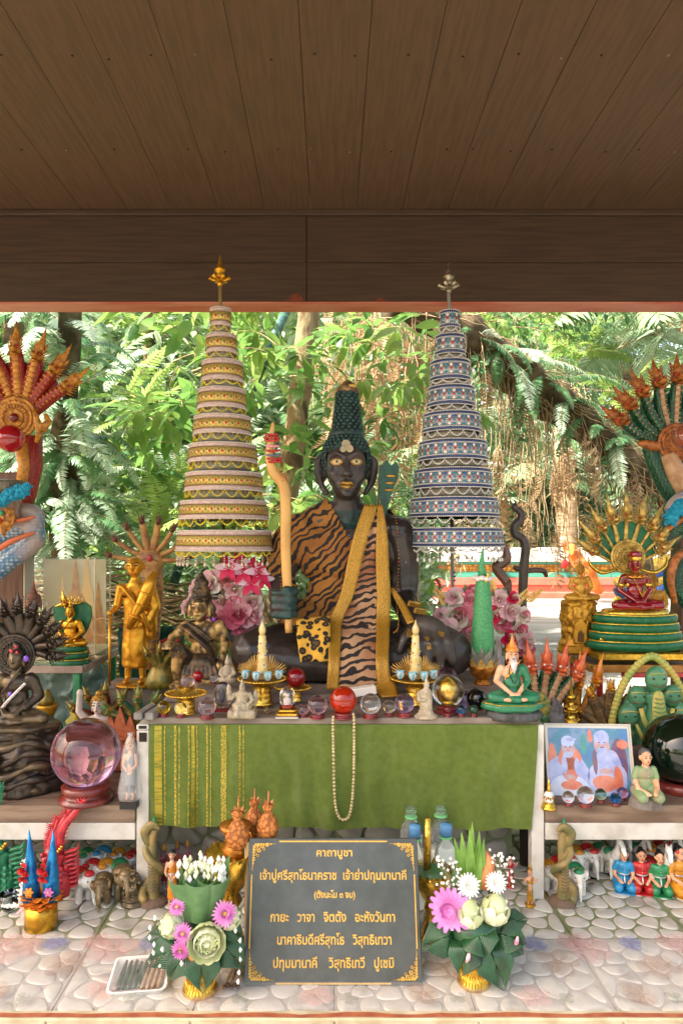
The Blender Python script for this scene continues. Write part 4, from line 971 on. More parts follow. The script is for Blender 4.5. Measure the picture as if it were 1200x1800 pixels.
seg(b, [(-55, 12, 45), tuple(kl)], [52, 42], B_, 14); seg(b, [(62, 12, 45), tuple(kr)], [52, 44], B_, 14)
seg(b, [tuple(kl+V((6, -4, -12))), (30, -92, 28)], [35, 25], B_, 14); seg(b, [tuple(kr+V((-6, -4, -10))), (-30, -78, 40)], [36, 24], B_, 14)
b.ell((50, -98, 22), (34, 20, 18), B_); b.ell((-50, -90, 40), (34, 20, 15), B_)
for i in range(5): b.ell((76+i*1.5, -112+i*9, 18+2*(i == 2)), (11-i, 6, 6), B_)
def bmat(c, n):
    if (c-lh).length < 34 and c.y < lh.y+22 and (c.x > lh.x-2 or noise.noise(c*.1) > .1 or c.z < lh.z-14): return TEAL
    if c.z > 252 and c.z < 285 and c.y < -5 and abs(c.x-8) < 34: return TEAL
    if noise.noise(c*.075+V((3, 1, 9))) > .36 and (c-kh).length < 62 and n.z > .1: return LEAFG
    return None
fuse(b, 'body', st, 2.7, 2, matfn=lambda c, n: bmat(c, n) or BODY, disp=1.2, dscale=.06)
# hair and topknot, snail curls
h = MB(); h.ell((3, 2, 378), (41, 44, 48), TEAL, n=20, k=14); h.ell((3, 4, 418), (32, 30, 20), TEAL)
h.tube([(4, 4, 410), (5, 4, 440), (5, 4, 470), (6, 4, 495)], [26, 22, 19, 16], TEAL, 16, round_=True)
hq = h; h = MB()
for j in range(13):
    z = 352+j*6.0
    rr = 41*sqrt(max(0, 1-((z-378)/48)**2)); n = 24
    for i in range(n):
        a = 2*pi*(i+.5*(j % 2))/n; x, y = rr*cos(a), rr*1.04*sin(a)
        if y < -16 and z < 397-abs(x)*.38+3: continue
        h.ell((3+x, 2+y, z), 4.3, TEAL, n=7, k=5)
for j in range(13):
    z = 424+j*5.6; rr = 26-(z-420)*.12; n = max(10, int(rr*.62))
    for i in range(n): a = 2*pi*(i+.5*(j % 2))/n; h.ell((5+rr*cos(a), 4+rr*sin(a), z), 3.9, TEAL, n=7, k=5)
fuse(hq, 'hair', st, 2.4, 1, cut=lambda c: c.y < -18 and c.z < 397-abs(c.x-3)*.38 or c.z < 345)
keep = [v for v in range(0)]
h.build('hair_curls', st, kind='stuff')
MB().lathe([(19, 0), (20, 6), (15, 12), (8, 19), (.5, 24)], M('brown_tip', '#5c4032', '#8a6a3c', scale=40, rough=.6), (6, 4, 493), 16, wob=.6).build('hair_tip', st)
MB().box((14, -12, 502), (14, 6, 8), LEAFG, bev=2).build('gold_leaf', st)
# painted face
def fy(x, z, o=0): return HC.y-40*sqrt(max(.05, 1-((x-3)/36)**2-((z-362)/50)**2))-o
f_ = MB()
def almond(mb, cx, cz, w_, h_, m, off, n=16, up=.0, cyl=1):
    pts = []
    for i in range(n):
        a = 2*pi*i/n; x = cx+w_*cos(a); z = cz+h_*sin(a)*(abs(sin(a))**.4)+up*(x-cx); pts.append((x, fy(x, z, off), z))
    mb.add(pts+[(cx, fy(cx, cz, off+1.6), cz)], [(i, (i+1) % n, n) for i in range(n)], m)
for s_ in (-1, 1):
    e = MB(); almond(e, 3+s_*17, 366, 10.5, 6, LEAFG, 3.0, up=s_*.06); almond(e, 3+s_*16.5, 366, 6.5, 3.8, EYEW, 4.5); almond(e, 3+s_*16.5, 366, 2.6, 2.6, M('iris', '#4a4a44', rough=.3), 6.2); e.build('eye', st)
l_ = MB(); l_.tube([(-11, -41, 327), (-3, -49, 330.5), (3, -50, 329.3), (9, -49, 330.5), (17, -41, 327)], [.8, 3.4, 3.2, 3.4, .8], LEAFG, 8); l_.tube([(-8, -43, 325.5), (3, -50, 322.5), (14, -43, 325.5)], [.8, 4.2, .8], LEAFG, 8); l_.build('lips', st)
for (dx, dz, r) in ((-1, 396, 8), (5, 388, 6.5), (-6, 387, 5.5)): f_.add([(3+dx+r*cos(2*pi*i/9), fy(3+dx, dz, 5.5)-.2*r, dz+r*sin(2*pi*i/9)) for i in range(9)], [tuple(range(9))], M('old_gold_leaf', '#94876a', '#a39169', scale=50, rough=.5))
f_.build('forehead_leaf', st)
# tiger robe
T = TIG; r = MB()
r.ell((5, 18, 60), (96, 60, 45), T); r.ell((5, 12, 120), (76, 54, 85), T); r.ell((7, 10, 212), (95, 54, 66), T); r.ell((-74, 10, 250), (36, 38, 33), T); r.ell((88, 14, 247), (34, 36, 32), T)
r.tube([(-64, 12, 266), (0, 10, 292), (72, 14, 264)], [25, 29, 25], T, 12, round_=True)
seg(r, [(-86, 10, 242), (-122, 12, 185)], [34, 34], T); r.ell((-100, -4, 120), (20, 30, 60), T); r.ell((-60, -8, 85), (50, 44, 45), T)
def rcut(c):
    px = 605+c.x; py = SZ-c.z
    if c.y > 34: return c.z > 292 or c.z < 60
    vl = 580+(py-885)*.52; bl = 668-(py-885)*.42
    if c.x > 55: return not (c.y > 8 and c.z > 170) or c.z > 292
    return px > min(vl if py < 945 else 999, bl if py < 1090 else 590) or py < 885 and abs(c.x-3) < 26 or c.z < 72
fuse(r, 'tiger_robe', st, 3.4, 4, cut=rcut, disp=6, dscale=.035)
s_ = MB(); s_.tube([SP(475, 965, 2.36), SP(482, 990, 2.34), SP(520, 1000, 2.3)], [3, 4, 3], T, 6)
# scarf with gold borders hanging down the front
def sheet_between(L_, R_, m, name, thick=1.6, wave=2.2, nx=10, sub=6, label=None):
    A = spline([SP(*p) for p in L_], sub); Bz = spline([SP(*p) for p in R_], sub); vs = []; fs = []; n = len(A)
    for j in range(n):
        for i in range(nx+1):
            u = i/nx; p = A[j].lerp(Bz[j], u); p = p+V((0, -wave*sin(u*pi*3+j*.15)-2*noise.noise(V((p.x*.05, p.z*.03, 1)))-wave, 0)); vs.append(p)
    for j in range(n-1):
        for i in range(nx): a = j*(nx+1)+i; fs.append((a, a+nx+1, a+nx+2, a+1))
    o = MB().add(vs, fs, m).build(name, st, label=label); md = o.modifiers.new('t', 'SOLIDIFY'); md.thickness = thick; md.offset = 1; return o
YS = [2.325, 2.295, 2.29, 2.285, 2.26, 2.18, 2.115, 2.105]; PYS = [888, 940, 990, 1045, 1090, 1125, 1165, 1212]
lbl = [(640, 0), (622, 0), (610, 0), (598, 0), (579, 0), (577, 0), (577, 0), (573, 0)]; lbr = [664, 648, 635, 622, 602, 599, 597, 595]
rbl = [664, 661, 660, 662, 661, 661, 660, 664]; rbr = [672, 680, 683, 686, 685, 684, 683, 690]
GBR = M('gold_border_cloth', '#b98a2e', '#8f6a1e', scale=320, rough=.45, metal=.35, bump=.8, bscale=200, lo=.4, hi=.6)
sheet_between([(a, py, Y) for a, py, Y in zip([x-3 for x in lbr], PYS, YS)], [(a, py, Y) for a, py, Y in zip([x+3 for x in rbl], PYS, YS)], TIG2, 'tiger_scarf', wave=2.5)
YS2 = [y-.009 for y in YS]
sheet_between([(a[0], py, Y) for a, py, Y in zip(lbl, PYS, YS2)], [(a, py, Y) for a, py, Y in zip(lbr, PYS, YS2)], GBR, 'gold_border', wave=.5, nx=5)
sheet_between([(a, py, Y) for a, py, Y in zip(rbl, PYS, YS2)], [(a, py, Y) for a, py, Y in zip(rbr, PYS, YS2)], GBR, 'gold_border', wave=.5, nx=5)
sheet_between([(658, 1204, 2.10), (662, 1218, 2.075), (672, 1226, 2.03)], [(690, 1196, 2.10), (697, 1206, 2.075), (699, 1224, 2.03)], GBR, 'gold_border_end', wave=1, nx=5)
sheet_between([(521, 1088, 2.25), (522, 1120, 2.165), (528, 1163, 2.13)], [(580, 1083, 2.24), (580, 1120, 2.165), (580, 1162, 2.13)], LEO, 'leopard_cloth', wave=3)
# gold edged shawl border hanging by the right knee
sheet_between([(683, 1035, 2.3), (697, 1060, 2.27), (716, 1098, 2.2)], [(690, 1032, 2.3), (712, 1062, 2.26), (728, 1093, 2.2)], GBR, 'shawl_edge', wave=1, nx=4)
q = MB()
for (px, py, Y, w_, h_) in ((728, 1062, 2.215, 22, 10), (738, 1074, 2.2, 20, 11)): p = SP(px, py, Y); q.box(p, (w_, 5, h_), LEAFG, rot=(.5, .2, .2), bev=2)
q.build('gold_leaf', st)
# teal serpent hood rising behind the shoulder
hd = MB(); hd.prism([(-4, 0), (10, -4), (22, 40), (32, 62), (34, 82), (28, 90), (20, 84), (12, 94), (6, 86), (1, 84), (-1, 50)], -7, 8, M('hood_green', '#1f4a38', '#17382b', scale=40, rough=.45, bump=.4)); hd.build('serpent_hood', st, loc=SP(666, 905, 2.36))
hd = MB()
for z in (66, 54, 42): hd.ell((20-(66-z)*.1, -8, z), (9, 2, 2.6), LEAFG, n=10, k=5)
hd.build('hood_mark', st, loc=SP(666, 905, 2.36))
# bead strings
q = MB()
for (pts, r) in (([(688, 885, 2.28), (698, 930, 2.27), (700, 1000, 2.27), (697, 1060, 2.25), (700, 1100, 2.2), (692, 1112, 2.18)], 1.1), ([(700, 860, 2.36), (701, 900, 2.3)], 1.1), ([(667, 880, 2.3), (672, 910, 2.27)], 1.1), ([(491, 870, 2.2), (490, 960, 2.2), (494, 1035, 2.2)], 1.0)):
    for i, p in enumerate(spline([SP(*z) for z in pts], 11)): q.ell(p, r, REDP if i % 4 == 0 else LEAFG, n=6, k=4)
q.build('bead_string', st, kind='stuff')
# wooden staff, its own thing in the fist
STW = M('yellow_staff_wood', '#d3a25a', '#a97b38', scale=9, rough=.4, bump=.2, coat=.2, lo=.35, hi=.75)
sf = thp('walking_staff', 'tall crooked yellow wooden staff held upright in the statue hand, red beads at its tip', 'staff', 508, 1110, 2.25)
def F_(px, py, Y=2.235): return LP(sf, px, py, Y+.035 if Y < 2.2 else Y)
FP = spline([F_(480, 742), F_(477, 770), F_(474, 800), F_(480, 828), F_(497, 850), F_(502, 885), F_(502, 960), F_(505, 1040), F_(508, 1112)], 6)
MB().tube(FP, [2, 5.5, 7.5, 8.5, 10, 9.8, 9.5, 8.8, 8, 6.5], STW, 14, .85).build('shaft', sf)
q = MB(); RB = M('red_bead', '#b5141d', rough=.15, coat=.6); PB = M('pink_bead', '#d9929a', rough=.2)
for j, (py, rr, mm) in enumerate(((764, 9, RB), (769, 12, RB), (774, 11, RB), (784, 9, PB), (792, 10, RB), (800, 11, M('grey_bead', '#62707a', rough=.3)), (806, 11, RB), (811, 10, RB))):
    for i in range(16): a = 2*pi*i/16; q.ell(F_(477+.1*(py-764), py)+V((rr*cos(a)*1.1, rr*sin(a), sin(a)*2+rnd(-.5, .5))), 2.3, mm, n=7, k=5)
q.build('bead_wrap', sf, kind='stuff')
q = MB()
for i in range(5): q.tube([F_(487+i*2, 826+i*5, 2.178), F_(494+i*2, 822+i*5, 2.176), F_(500+i*1.5, 826+i*5, 2.181)], .5, REDP, 4)
q.build('painted_sign', sf)
# ================================================================ tiered umbrellas
LACE = M('pink_lace', '#cdb2a4', '#a98f80', scale=300, rough=.5, bump=.6, bscale=500, stretch=(.3, .3, 1.5)); GEMR = M('red_gem', '#b3201c', rough=.15); GEMB = M('blue_gem', '#3d5a8c', rough=.15); GEMT = M('teal_gem', '#1f7f96', rough=.2)
YBAND = M('yellow_band', '#d6bd62', '#b3974a', scale=260, rough=.35, metal=.4, bump=.5, bscale=400); BEADW = M('pearl_bead', '#d8cfc6', rough=.3); BEADY = M('yellow_bead', '#d9c23a', rough=.35)
NAVY = M('navy_band', '#3a4870', '#2d385a', scale=200, rough=.35, metal=.2); SILB = M('silver_band', '#aeaaa2', '#6e7080', scale=320, rough=.3, metal=.5, bump=.7, bscale=500); LACEK = M('grey_net', '#a8a28c', '#8a8470', scale=300, rough=.7); CRY = M('clear_bead', '#d6d4c4', rough=.08, coat=.5)
BROWNG = M('brown_lace', '#7a5a3a', rough=.5)
def umbrella(label, tiers, Y, gold, finial_py, pole_px, pole_bot):
    x0 = (tiers[0][0]+tiers[0][1])/2; o = thp('tiered_umbrella', label, 'ceremonial umbrella', x0, pole_bot, Y, group='tiered umbrellas beside the statue')
    def u(px, py, YY=Y): return LP(o, px, py, YY)
    pm = SILVER if not gold else M('dull_gold_pole', '#a08a5c', rough=.35, metal=.5)
    topx = x0; MB().tube([u(pole_px, pole_bot), u(tiers[0][0]*.5+tiers[0][1]*.5, tiers[0][2]), u(topx-1, finial_py+45)], 3.2, pm, 10).build('pole', o)
    if not gold:
        q = MB()
        for i in range(3): q.lathe([(3.6, 0), (3.6, 3)], NAVY, u(pole_px, 1008+i*7), 10)
        q.build('pole_ring', o)
    FM = GOLD if gold else M('aged_silver', '#b3a68f', '#80705a', scale=60, rough=.3, metal=.8)
    f = MB(); c = u(topx-1, finial_py+50); f.lathe([(4, 0), (4.4, 6), (3.4, 7), (3.8, 12), (3, 13)], FM, c-V((0, 0, 4)), 12)
    c = c+V((0, 0, 9))
    for i in range(6): a = 2*pi*i/6; f.tube([c, c+V((cos(a)*9, sin(a)*9, -3)), c+V((cos(a)*16, sin(a)*16, 1)), c+V((cos(a)*14, sin(a)*14, 6))], [2, 3, 4.2, 1.5], FM, 7, round_=True)
    f.lathe([(3, 0), (7, 5), (4, 9), (8, 14), (9, 17), (5, 21), (3, 28), (.8, 38), (.2, 44)], FM, c, 12, lobes=4, lobe=.2); f.build('finial', o)
    for ti, (xl, xr, yt, yb) in enumerate(tiers):
        R_ = (xr-xl)/2; c = u((xl+xr)/2, yb)+V((rnd(-.7, .7), 0, rnd(-.6, .6))); h = yb-yt; n = 40; flare = 1.03
        def ring(mb, z0, z1, m, off=0, nn=48, th=1.2):
            r0 = R_*(flare-.05*z0/h)+off; r1 = R_*(flare-.05*z1/h)+off; mb.lathe([(r0-th, z0), (r0, z0), (r1, z1), (r1-th, z1), (r0-th, z0)], m, c, nn)
        t = MB()
        if gold: ring(t, 0, h*.28, LACE); ring(t, h*.28, h*.72, YBAND, .4); ring(t, h*.72, h, LACE)
        else: ring(t, 0, h*.07, SILB); ring(t, h*.07, h*.22, NAVY, .3); ring(t, h*.2, h*.26, SILB, .5); ring(t, h*.26, h*.74, SILB, .2); ring(t, h*.74, h*.8, SILB, .5); ring(t, h*.8, h*.94, NAVY, .3); ring(t, h*.94, h, SILB)
        t.lathe([(3, h*.99), (R_*.95, h*.99)], LACE if gold else LACEK, c, 40)
        tier = t.build('tier', o); b = MB(); g = MB()
        step = 3.3; nb = max(14, int(2*pi*R_/step))
        rowz = (1.2, h*.26, h*.74, h-1.5) if gold else (1, h*.2, h*.8, h-1)
        for z in rowz:
            for i in range(nb): a = 2*pi*i/nb; rr = R_*(flare-.05*z/h)+1; b.box(c+V((rr*cos(a), rr*sin(a), z)), (1.5, 1.5, 1.5), BEADW if z in (rowz[0], rowz[-1]) or not gold else BROWNG, rot=(0, 0, a))
        # lower net or inner drum seen in the gap, and garlands
        gap = (tiers[ti+1][2]-yb) if ti < len(tiers)-1 else 12
        nt_ = LACEK
        if ti < 7: q = MB(); q.lathe([(R_*.8, -gap*.9), (R_*.86, 1), (R_*.84, 1), (R_*.78, -gap*.9)], nt_, c, 30); q.build('inner_net', o)
        ns = max(6, int(2*pi*R_/22)); bm_ = BEADY if gold else BEADW
        for i in range(ns):
            for j in range(9):
                u_ = (i+j/9)/ns; a = 2*pi*u_; sag = sin(pi*j/9)*(.8+.35*noise.noise(V((i*1.7, ti, 0)))); rr = R_*1.01; b.box(c+V((rr*cos(a), rr*sin(a), -1-sag*gap*.72)), (2.1, 2.1, 2.1), bm_, rot=(.5, .4, a))
        if gold:
            for i in range(int(2*pi*R_/4)): a = 2*pi*i/int(2*pi*R_/4); rr = R_*.99; b.cone(c+V((rr*cos(a), rr*sin(a), 0)), c+V((rr*cos(a), rr*sin(a), -gap*rnd(.2, .4))), .8, BROWNG if i % 2 else BEADY, 4)
        if ti == len(tiers)-1:
            nd = 34
            for i in range(nd):
                a = 2*pi*(i+rnd(-.3, .3))/nd; rr = R_*.99; p = c+V((rr*cos(a), rr*sin(a), -8))
                for j in range(3): b.ell(p-V((0, 0, j*3.4)), 1.2, CRY, n=6, k=4)
                b.lathe([(.2, 0), (2.6, 3), (2, 6), (.3, 9)], CRY if not gold else M('amber_bead', '#c9b79a', rough=.1, coat=.5), p-V((0, 0, 18)), 6)
        b.build('beads', tier, kind='stuff')
        ng = max(10, int(2*pi*R_/(10.5 if gold else 8)))
        for i in range(ng):
            a = 2*pi*i/ng; z = h*.5; rr = R_*(flare-.025)+.9; cc = c+V((rr*cos(a), rr*sin(a), z)); t_ = V((-sin(a), cos(a), 0)); o_ = V((cos(a), sin(a), 0))*.8
            def dia(w_, h_, m, dx=0, dz=0): p = cc+t_*dx+V((0, 0, dz)); g.add([p-t_*w_, p-V((0, 0, h_)), p+t_*w_, p+V((0, 0, h_)), p+o_], [(0, 1, 4), (1, 2, 4), (2, 3, 4), (3, 0, 4)], m, False)
            if gold: dia(2.6, 3, (GEMR, GEMR, GEMB, GEMR)[i % 4] if i % 2 else BROWNG); dia(1.2, 2, BROWNG, 5.2, 3); dia(1.2, 2, BROWNG, 5.2, -3)
            else:
                dia(2.4, 2.8, GEMR if i % 2 else GEMT)
                if i % 2 == 0: dia(3.6, 2.4, GEMT if i % 4 else M('blue_stone', '#2a5aa0', rough=.2), 0, 6.5); dia(3.6, 2.4, GEMT, 0, -6.5)
                else: dia(3.2, 3.2, BEADW, 0, 6); dia(3.2, 3.2, BEADW, 0, -6)
        g.build('gems', tier, kind='stuff')
    return o
umbrella('tall nine-tiered umbrella in pink lace and gold bands with yellow garlands, left of the statue', [(370, 405, 543, 576), (363, 416, 590, 624), (356, 427, 637, 674), (349, 432, 686, 722), (342, 441, 734, 768), (333, 451, 784, 817), (327, 460, 833, 866), (318, 470, 882, 915), (312, 477, 932, 968)], 2.42, True, 449, 396, 1183)
umbrella('tall nine-tiered umbrella in silver and navy bands with pearl garlands, right of the statue', [(772, 806, 549, 580), (765, 816, 591, 627), (757, 825, 637, 674), (752, 833, 682, 718), (744, 843, 729, 764), (736, 853, 778, 813), (728, 862, 826, 861), (720, 872, 877, 911), (714, 880, 928, 961)], 2.48, False, 461, 797, 1177)
# ================================================================ behind the altar: low serpent wall, monk, visitors
def bx(o, name, x0, x1, y0, y1, z0, z1, m, bev=.01, **k): return MB().box(((x0+x1)/2, (y0+y1)/2, (z0+z1)/2), (x1-x0, y1-y0, z1-z0), m, bev=bev).build(name, o, **k)
WY = 18.0
PINKW = M('coral_wall_paint', '#c9705c', '#b86450', scale=2, rough=.6); WHW = M('white_wall_paint', '#e9e5d8', rough=.5); TEALW = M('teal_wall_paint', '#4a9a84', rough=.5)
wl = thing('serpent_wall', 'long low coral wall with white top, teal lines and gold scale band', 'wall', (6.0, WY, -.5)); h0 = lambda py: 1-(py-950)/F*WY+.5
bx(wl, 'base', -4.6, 4.2, -.15, 1.0, 0, h0(1028), PINKW); bx(wl, 'step', -4.6, 4.2, -.35, -.15, 0, h0(1040), PINKW); bx(wl, 'ledge', -4.6, 4.2, -.2, .95, h0(1028)+.003, h0(1015), PINKW)
bx(wl, 'teal_line', -4.6, 4.2, -.1, .9, h0(1015)+.003, h0(1005), TEALW); bx(wl, 'gold_band', -4.6, 4.2, -.07, .85, h0(1005)+.003, h0(992), scalem('gold_scales', '#d9962a', '#8a5a14', 9, .4))
bx(wl, 'teal_line', -4.6, 4.2, -.1, .9, h0(992)+.003, h0(987), TEALW); bx(wl, 'white_top', -4.6, 4.2, -.2, .8, h0(987)+.003, h0(963), WHW)
q = MB()
for px in (765, 876, 985): q.lathe([(.0, 0), (.1, .02), (.13, .1), (.05, .12), (0, .13)], REDP, (X(px, WY)-6, -.22, h0(990)), 8, rot=(radians(90), 0, 0), lobes=5, lobe=.3); q.cone((X(px, WY)-6, -.18, h0(992)), (X(px, WY)-6, -.2, h0(1008)), .06, TEALW)
q.build('flower_boss', wl)
# striped blue and gold serpent body at the right
sb = thing('serpent_tail', 'thick blue and gold striped serpent body curving behind the seated gold monk on the right', 'sculpture', P(1150, 1060, 9))
BLU = M('blue_body_paint', '#2458a8', '#1d4a90', scale=5, rough=.4); 
for i, (dy, m_) in enumerate(((0, M('gold_yellow_paint', '#d9a93c', rough=.4)), (-16, BLU), (-34, _mc['gold_yellow_paint']), (-52, BLU), (-68, _mc['gold_yellow_paint']))):
    pts = [LP(sb, 1085, 1030-dy*1.0, 9), LP(sb, 1120, 1010-dy*.9, 9), LP(sb, 1165, 990-dy*.75, 9), LP(sb, 1230, 975-dy*.6, 9.1)]; MB().tube(spline(pts, 5), [.1, .1], m_, 10).build('stripe', sb)
# leaning monk
ORR = M('orange_robe', '#d9772e', '#bf6020', scale=3, rough=.8, bump=.5, bscale=12, bdist=.02)
mk = thing('person', 'monk in orange robe leaning forward over the low coral wall beside the palm trunk', 'monk', P(1046, 1050, 16.6), 1.0); mk.location.z = -.5
b = MB(); SK2 = M('monk_skin', '#c48e6e', rough=.6); e_ = lambda px, py, d=0: V(((px-1046)/F*16.6, d, 1.5-(py-950)/F*16.6))
seg(b, [e_(1053, 1043), e_(1044, 1022), e_(1030, 1003)], [.05, .07, .12], SK2); b.ell(e_(1056, 1045, -.05), (.05, .12, .04), SK2)
seg(b, [e_(1030, 1004), e_(1014, 985), e_(1001, 966)], [.14, .15, .15], ORR); seg(b, [e_(1001, 966), e_(993, 955)], [.07, .06], SK2); b.ell(e_(990, 951, -.02), (.11, .12, .13), SK2)
seg(b, [e_(999, 966, -.12), e_(992, 976, -.2), e_(982, 984, -.2)], [.05, .045, .035], SK2); b.ell(e_(980, 986, -.2), .045, SK2)
fuse(b, 'body', mk, .025, 1)
b = MB(); b.tube([e_(998, 962), e_(1008, 975), e_(1022, 996), e_(1036, 1015), e_(1050, 1036)], [.14, .2, .19, .17, .13], ORR, 14, .9, round_=True); seg(b, [e_(1003, 962, -.12), e_(1000, 973, -.18)], [.09, .08], ORR); b.tube([e_(1018, 985, -.15), e_(1036, 1000, -.1), e_(1048, 1015, 0)], [.06, .09, .04], ORR, 8)
fuse(b, 'robe', mk, .025, 1, disp=.04, dscale=5)
def visitor(px, py, Y, shirt, hair, label, turn=0, low=.0):
    o = thing('person', label, 'person', P(px, 1050, Y), .0165, turn); o.location.z = -.5
    hc = standing(o, 1.0, SK2, shirt, hair, 'front', wrap=False); top = 0
    o.location.z = 1-(py-7-950)/F*Y-99*.0165; return o
for i, (px, py, sh, lab, tr) in enumerate(((900, 962, WHITEP, 'visitor with dark hair and white shirt behind the low wall, nearer the blue umbrella', .2), (940, 962, WHITEP, 'visitor in pale top seen side-on behind the low wall between black post and monk', -1.2))):
    visitor(px, py, 21, sh, HAIRB if i == 0 else M('brown_hair', '#5c3b2a', rough=.6), lab, tr)
# red metal rack beside the wall
rk = thing('metal_rack', 'small red metal rack with pale panel standing on the path right of the statue', 'rack', P(745, 1110, 8.5)); rk.location.z = -.5; q = MB()
for x in (-.2, .2): q.tube([(x, 0, 0), (x, 0, .95), (x*.6, 0, 1.05)], .018, REDP, 8)
for z in (.3, .5, .7, .9): q.tube([(-.2, 0, z), (.2, 0, z)], .014, REDP, 6)
q.build('frame', rk); MB().box((.34, .1, .55), (.3, .03, .6), GREYP, bev=.01).build('panel', rk)

# ================================================================ serpents on posts, left and right
def ball_mat(name, c, rough=.03): return M(name, c, rough=rough, trans=1.0, ior=1.5)
REDG = M('red_glass', '#a8101a', rough=.05, trans=.35, coat=.6); 
CLR = ball_mat('clear_glass', '#f4f4f2'); PINKG = ball_mat('pink_glass', '#e3b9c8'); PURG = ball_mat('purple_glass', '#b9a6d6'); YELG = ball_mat('yellow_glass', '#d9b82a'); DGRN = M('dark_green_glass', '#06180c', rough=.03, coat=.5, trans=.15); BLUG = ball_mat('blue_glass', '#2a90d0'); GRNG = ball_mat('green_glass', '#8fc0a0'); ORG = M('orange_glass', '#e03a10', rough=.04, trans=.75, coat=.4)
OSC = scalem('orange_scales', '#b9371e', '#7a1d14', 110, .45); ORB = M('ochre_belly', '#cf8f33', '#b0702a', scale=60, rough=.45, bump=.5, bscale=90); OCH = M('ochre_carving', '#c8862c', '#8f5718', scale=70, rough=.45, bump=.8, bscale=150)
BSC = scalem('blue_scales', '#b4b9b6', '#3f6f8f', 60, .35, a2='#a9968c'); GSC = scalem('green_scales', '#2f6f45', '#123522', 90, .4); TANB = M('tan_belly', '#c49a72', '#a87c55', scale=30, rough=.5, bump=.6, bscale=70); BRC = M('bronze_carving', '#b36a2c', '#7c421a', scale=60, rough=.45, bump=.9, bscale=140)
TEALF = M('teal_fringe', '#1f93ad', '#1a7c96', scale=80, rough=.8, bump=.8, bscale=120)
def garland(o, pts, r, m, n=46, name='garland'):
    q = MB(); pts = spline(pts, 12); L = len(pts)
    for i in range(n*3):
        p = pts[int(rnd(0, L-1))]; d = V((rnd(-1, 1), rnd(-1, 1), rnd(-1, 1))).normalized(); q.ell(p+d*r*.55, (r*.5, r*.5, r*.5), m, n=7, k=5)
        for t in range(3): dd = (d+V((rnd(-.5, .5), rnd(-.5, .5), rnd(-.5, .5)))).normalized(); q.blade(p+d*r*.5, dd, (0, -1, .2), r*.75, r*.35, m, bend=.4, prof=[.5, 1, .4])
    q.build(name, o)
YL = 2.72
nl = thp('serpent_sculpture', 'orange and red seven-headed serpent with gold disc, coiled on a brown post at left edge', 'serpent sculpture', 26, 1240, YL)
nl.location.z = P(0, 1240, YL).z
c0 = LP(nl, 35, 742, YL)
hood(nl, 7, -1.0, 0.98, 106, 1.6, OSC, ORB, OCH, OSC, w=15, c=c0, bulge=.05, depth=10, crest=1.15, Lf=lambda t: 1.12-.3*abs(t-.45), web_in=.92, ribw=.5)
disc(nl, c0+V((0, -16, 4)), 38, OCH, M('dark_red_gem', '#6a1512', rough=.2)); 
MB().tube([LP(nl, 50, 770, YL), LP(nl, 58, 820, YL), LP(nl, 50, 870, YL), LP(nl, 30, 905, YL)], [24, 17, 14, 16], OSC, 14).build('neck_back', nl)
MB().tube([LP(nl, 38, 780, YL-.04), LP(nl, 43, 820, YL-.04), LP(nl, 36, 870, YL-.04)], [13, 10, 9], ORB, 12).build('belly', nl)
q = MB(); q.tube([LP(nl, 62, 745, YL-.05), LP(nl, 78, 752, YL-.06), LP(nl, 86, 740, YL-.05), LP(nl, 80, 728, YL-.05)], [5, 9, 6, 3], OCH, 8); q.tube([LP(nl, 60, 720, YL-.05), LP(nl, 66, 740, YL-.06), LP(nl, 70, 760, YL-.05), LP(nl, 64, 778, YL-.05)], [3, 6, 6, 3], OCH, 8); q.build('side_scroll', nl)
for pts, r in (([(-40, 925), (10, 905), (55, 900), (62, 918), (30, 935), (-30, 945)], 15), ([(-40, 1040), (0, 1000), (40, 968), (62, 945), (54, 925), (30, 918)], 18), ([(-20, 1000), (20, 962), (50, 952)], 8)):
    MB().tube(spline([LP(nl, a, c, YL-.12) for a, c in pts], 6), [r*.8, r, r*.9], BSC, 14).build('coil', nl)
q = MB(); q.tube(spline([LP(nl, -30, 985, YL-.2), LP(nl, 20, 952, YL-.19), LP(nl, 62, 936, YL-.17)], 6), [4, 5, 2], M('orange_lip', '#c9683c', rough=.4), 8); q.tube(spline([LP(nl, -10, 912, YL-.17), LP(nl, 30, 915, YL-.18), LP(nl, 62, 908, YL-.17)], 6), [3, 4, 2], _mc['orange_lip'], 8); q.build('lip_line', nl)
q = MB(); q.ell(LP(nl, 6, 908, YL-.2), (20, 6, 26), OCH); q.tube([LP(nl, 10, 892, YL-.2), LP(nl, 24, 900, YL-.2)], [6, 3], OCH); q.cone(LP(nl, 6, 925, YL-.2), LP(nl, 8, 945, YL-.2), 10, OCH)
for i in range(7): q.ell(LP(nl, -2+rnd(0, 18), 895+rnd(0, 26), YL-.215), (4, 3, 5), OCH, n=8, k=5)
q.build('gold_mask', nl); MB().ell(LP(nl, 4, 902, YL-.222), 4, GREENP).build('gem', nl)
MB().ell(LP(nl, 0, 915, YL-.222), 4, REDP).build('gem', nl)
PW = M('brown_post_wood', '#6b4a35', '#553826', scale=14, rough=.5, bump=.3, stretch=(4, 4, .5))
pp = thing('wooden_post', 'brown wooden post wrapped by the orange serpent at the left edge', 'post', P(22, 1240, 2.78)); MB().box((0, 0, .42), (.14, .1, 1.05), PW, bev=.006).build('shaft', pp)
bw = thp('urn', 'brown glazed urn carrying the red ball at the left edge', 'urn', 14, 912, 2.55); MB().lathe([(20, 0), (22, 4), (21, 10), (23, 30), (25, 46), (27, 48), (27, 66), (24, 68), (22, 62), (0, 60)], M('brown_glaze', '#8a6a58', '#6e5244', scale=20, rough=.25, coat=.5), n=30).build('bowl', bw)
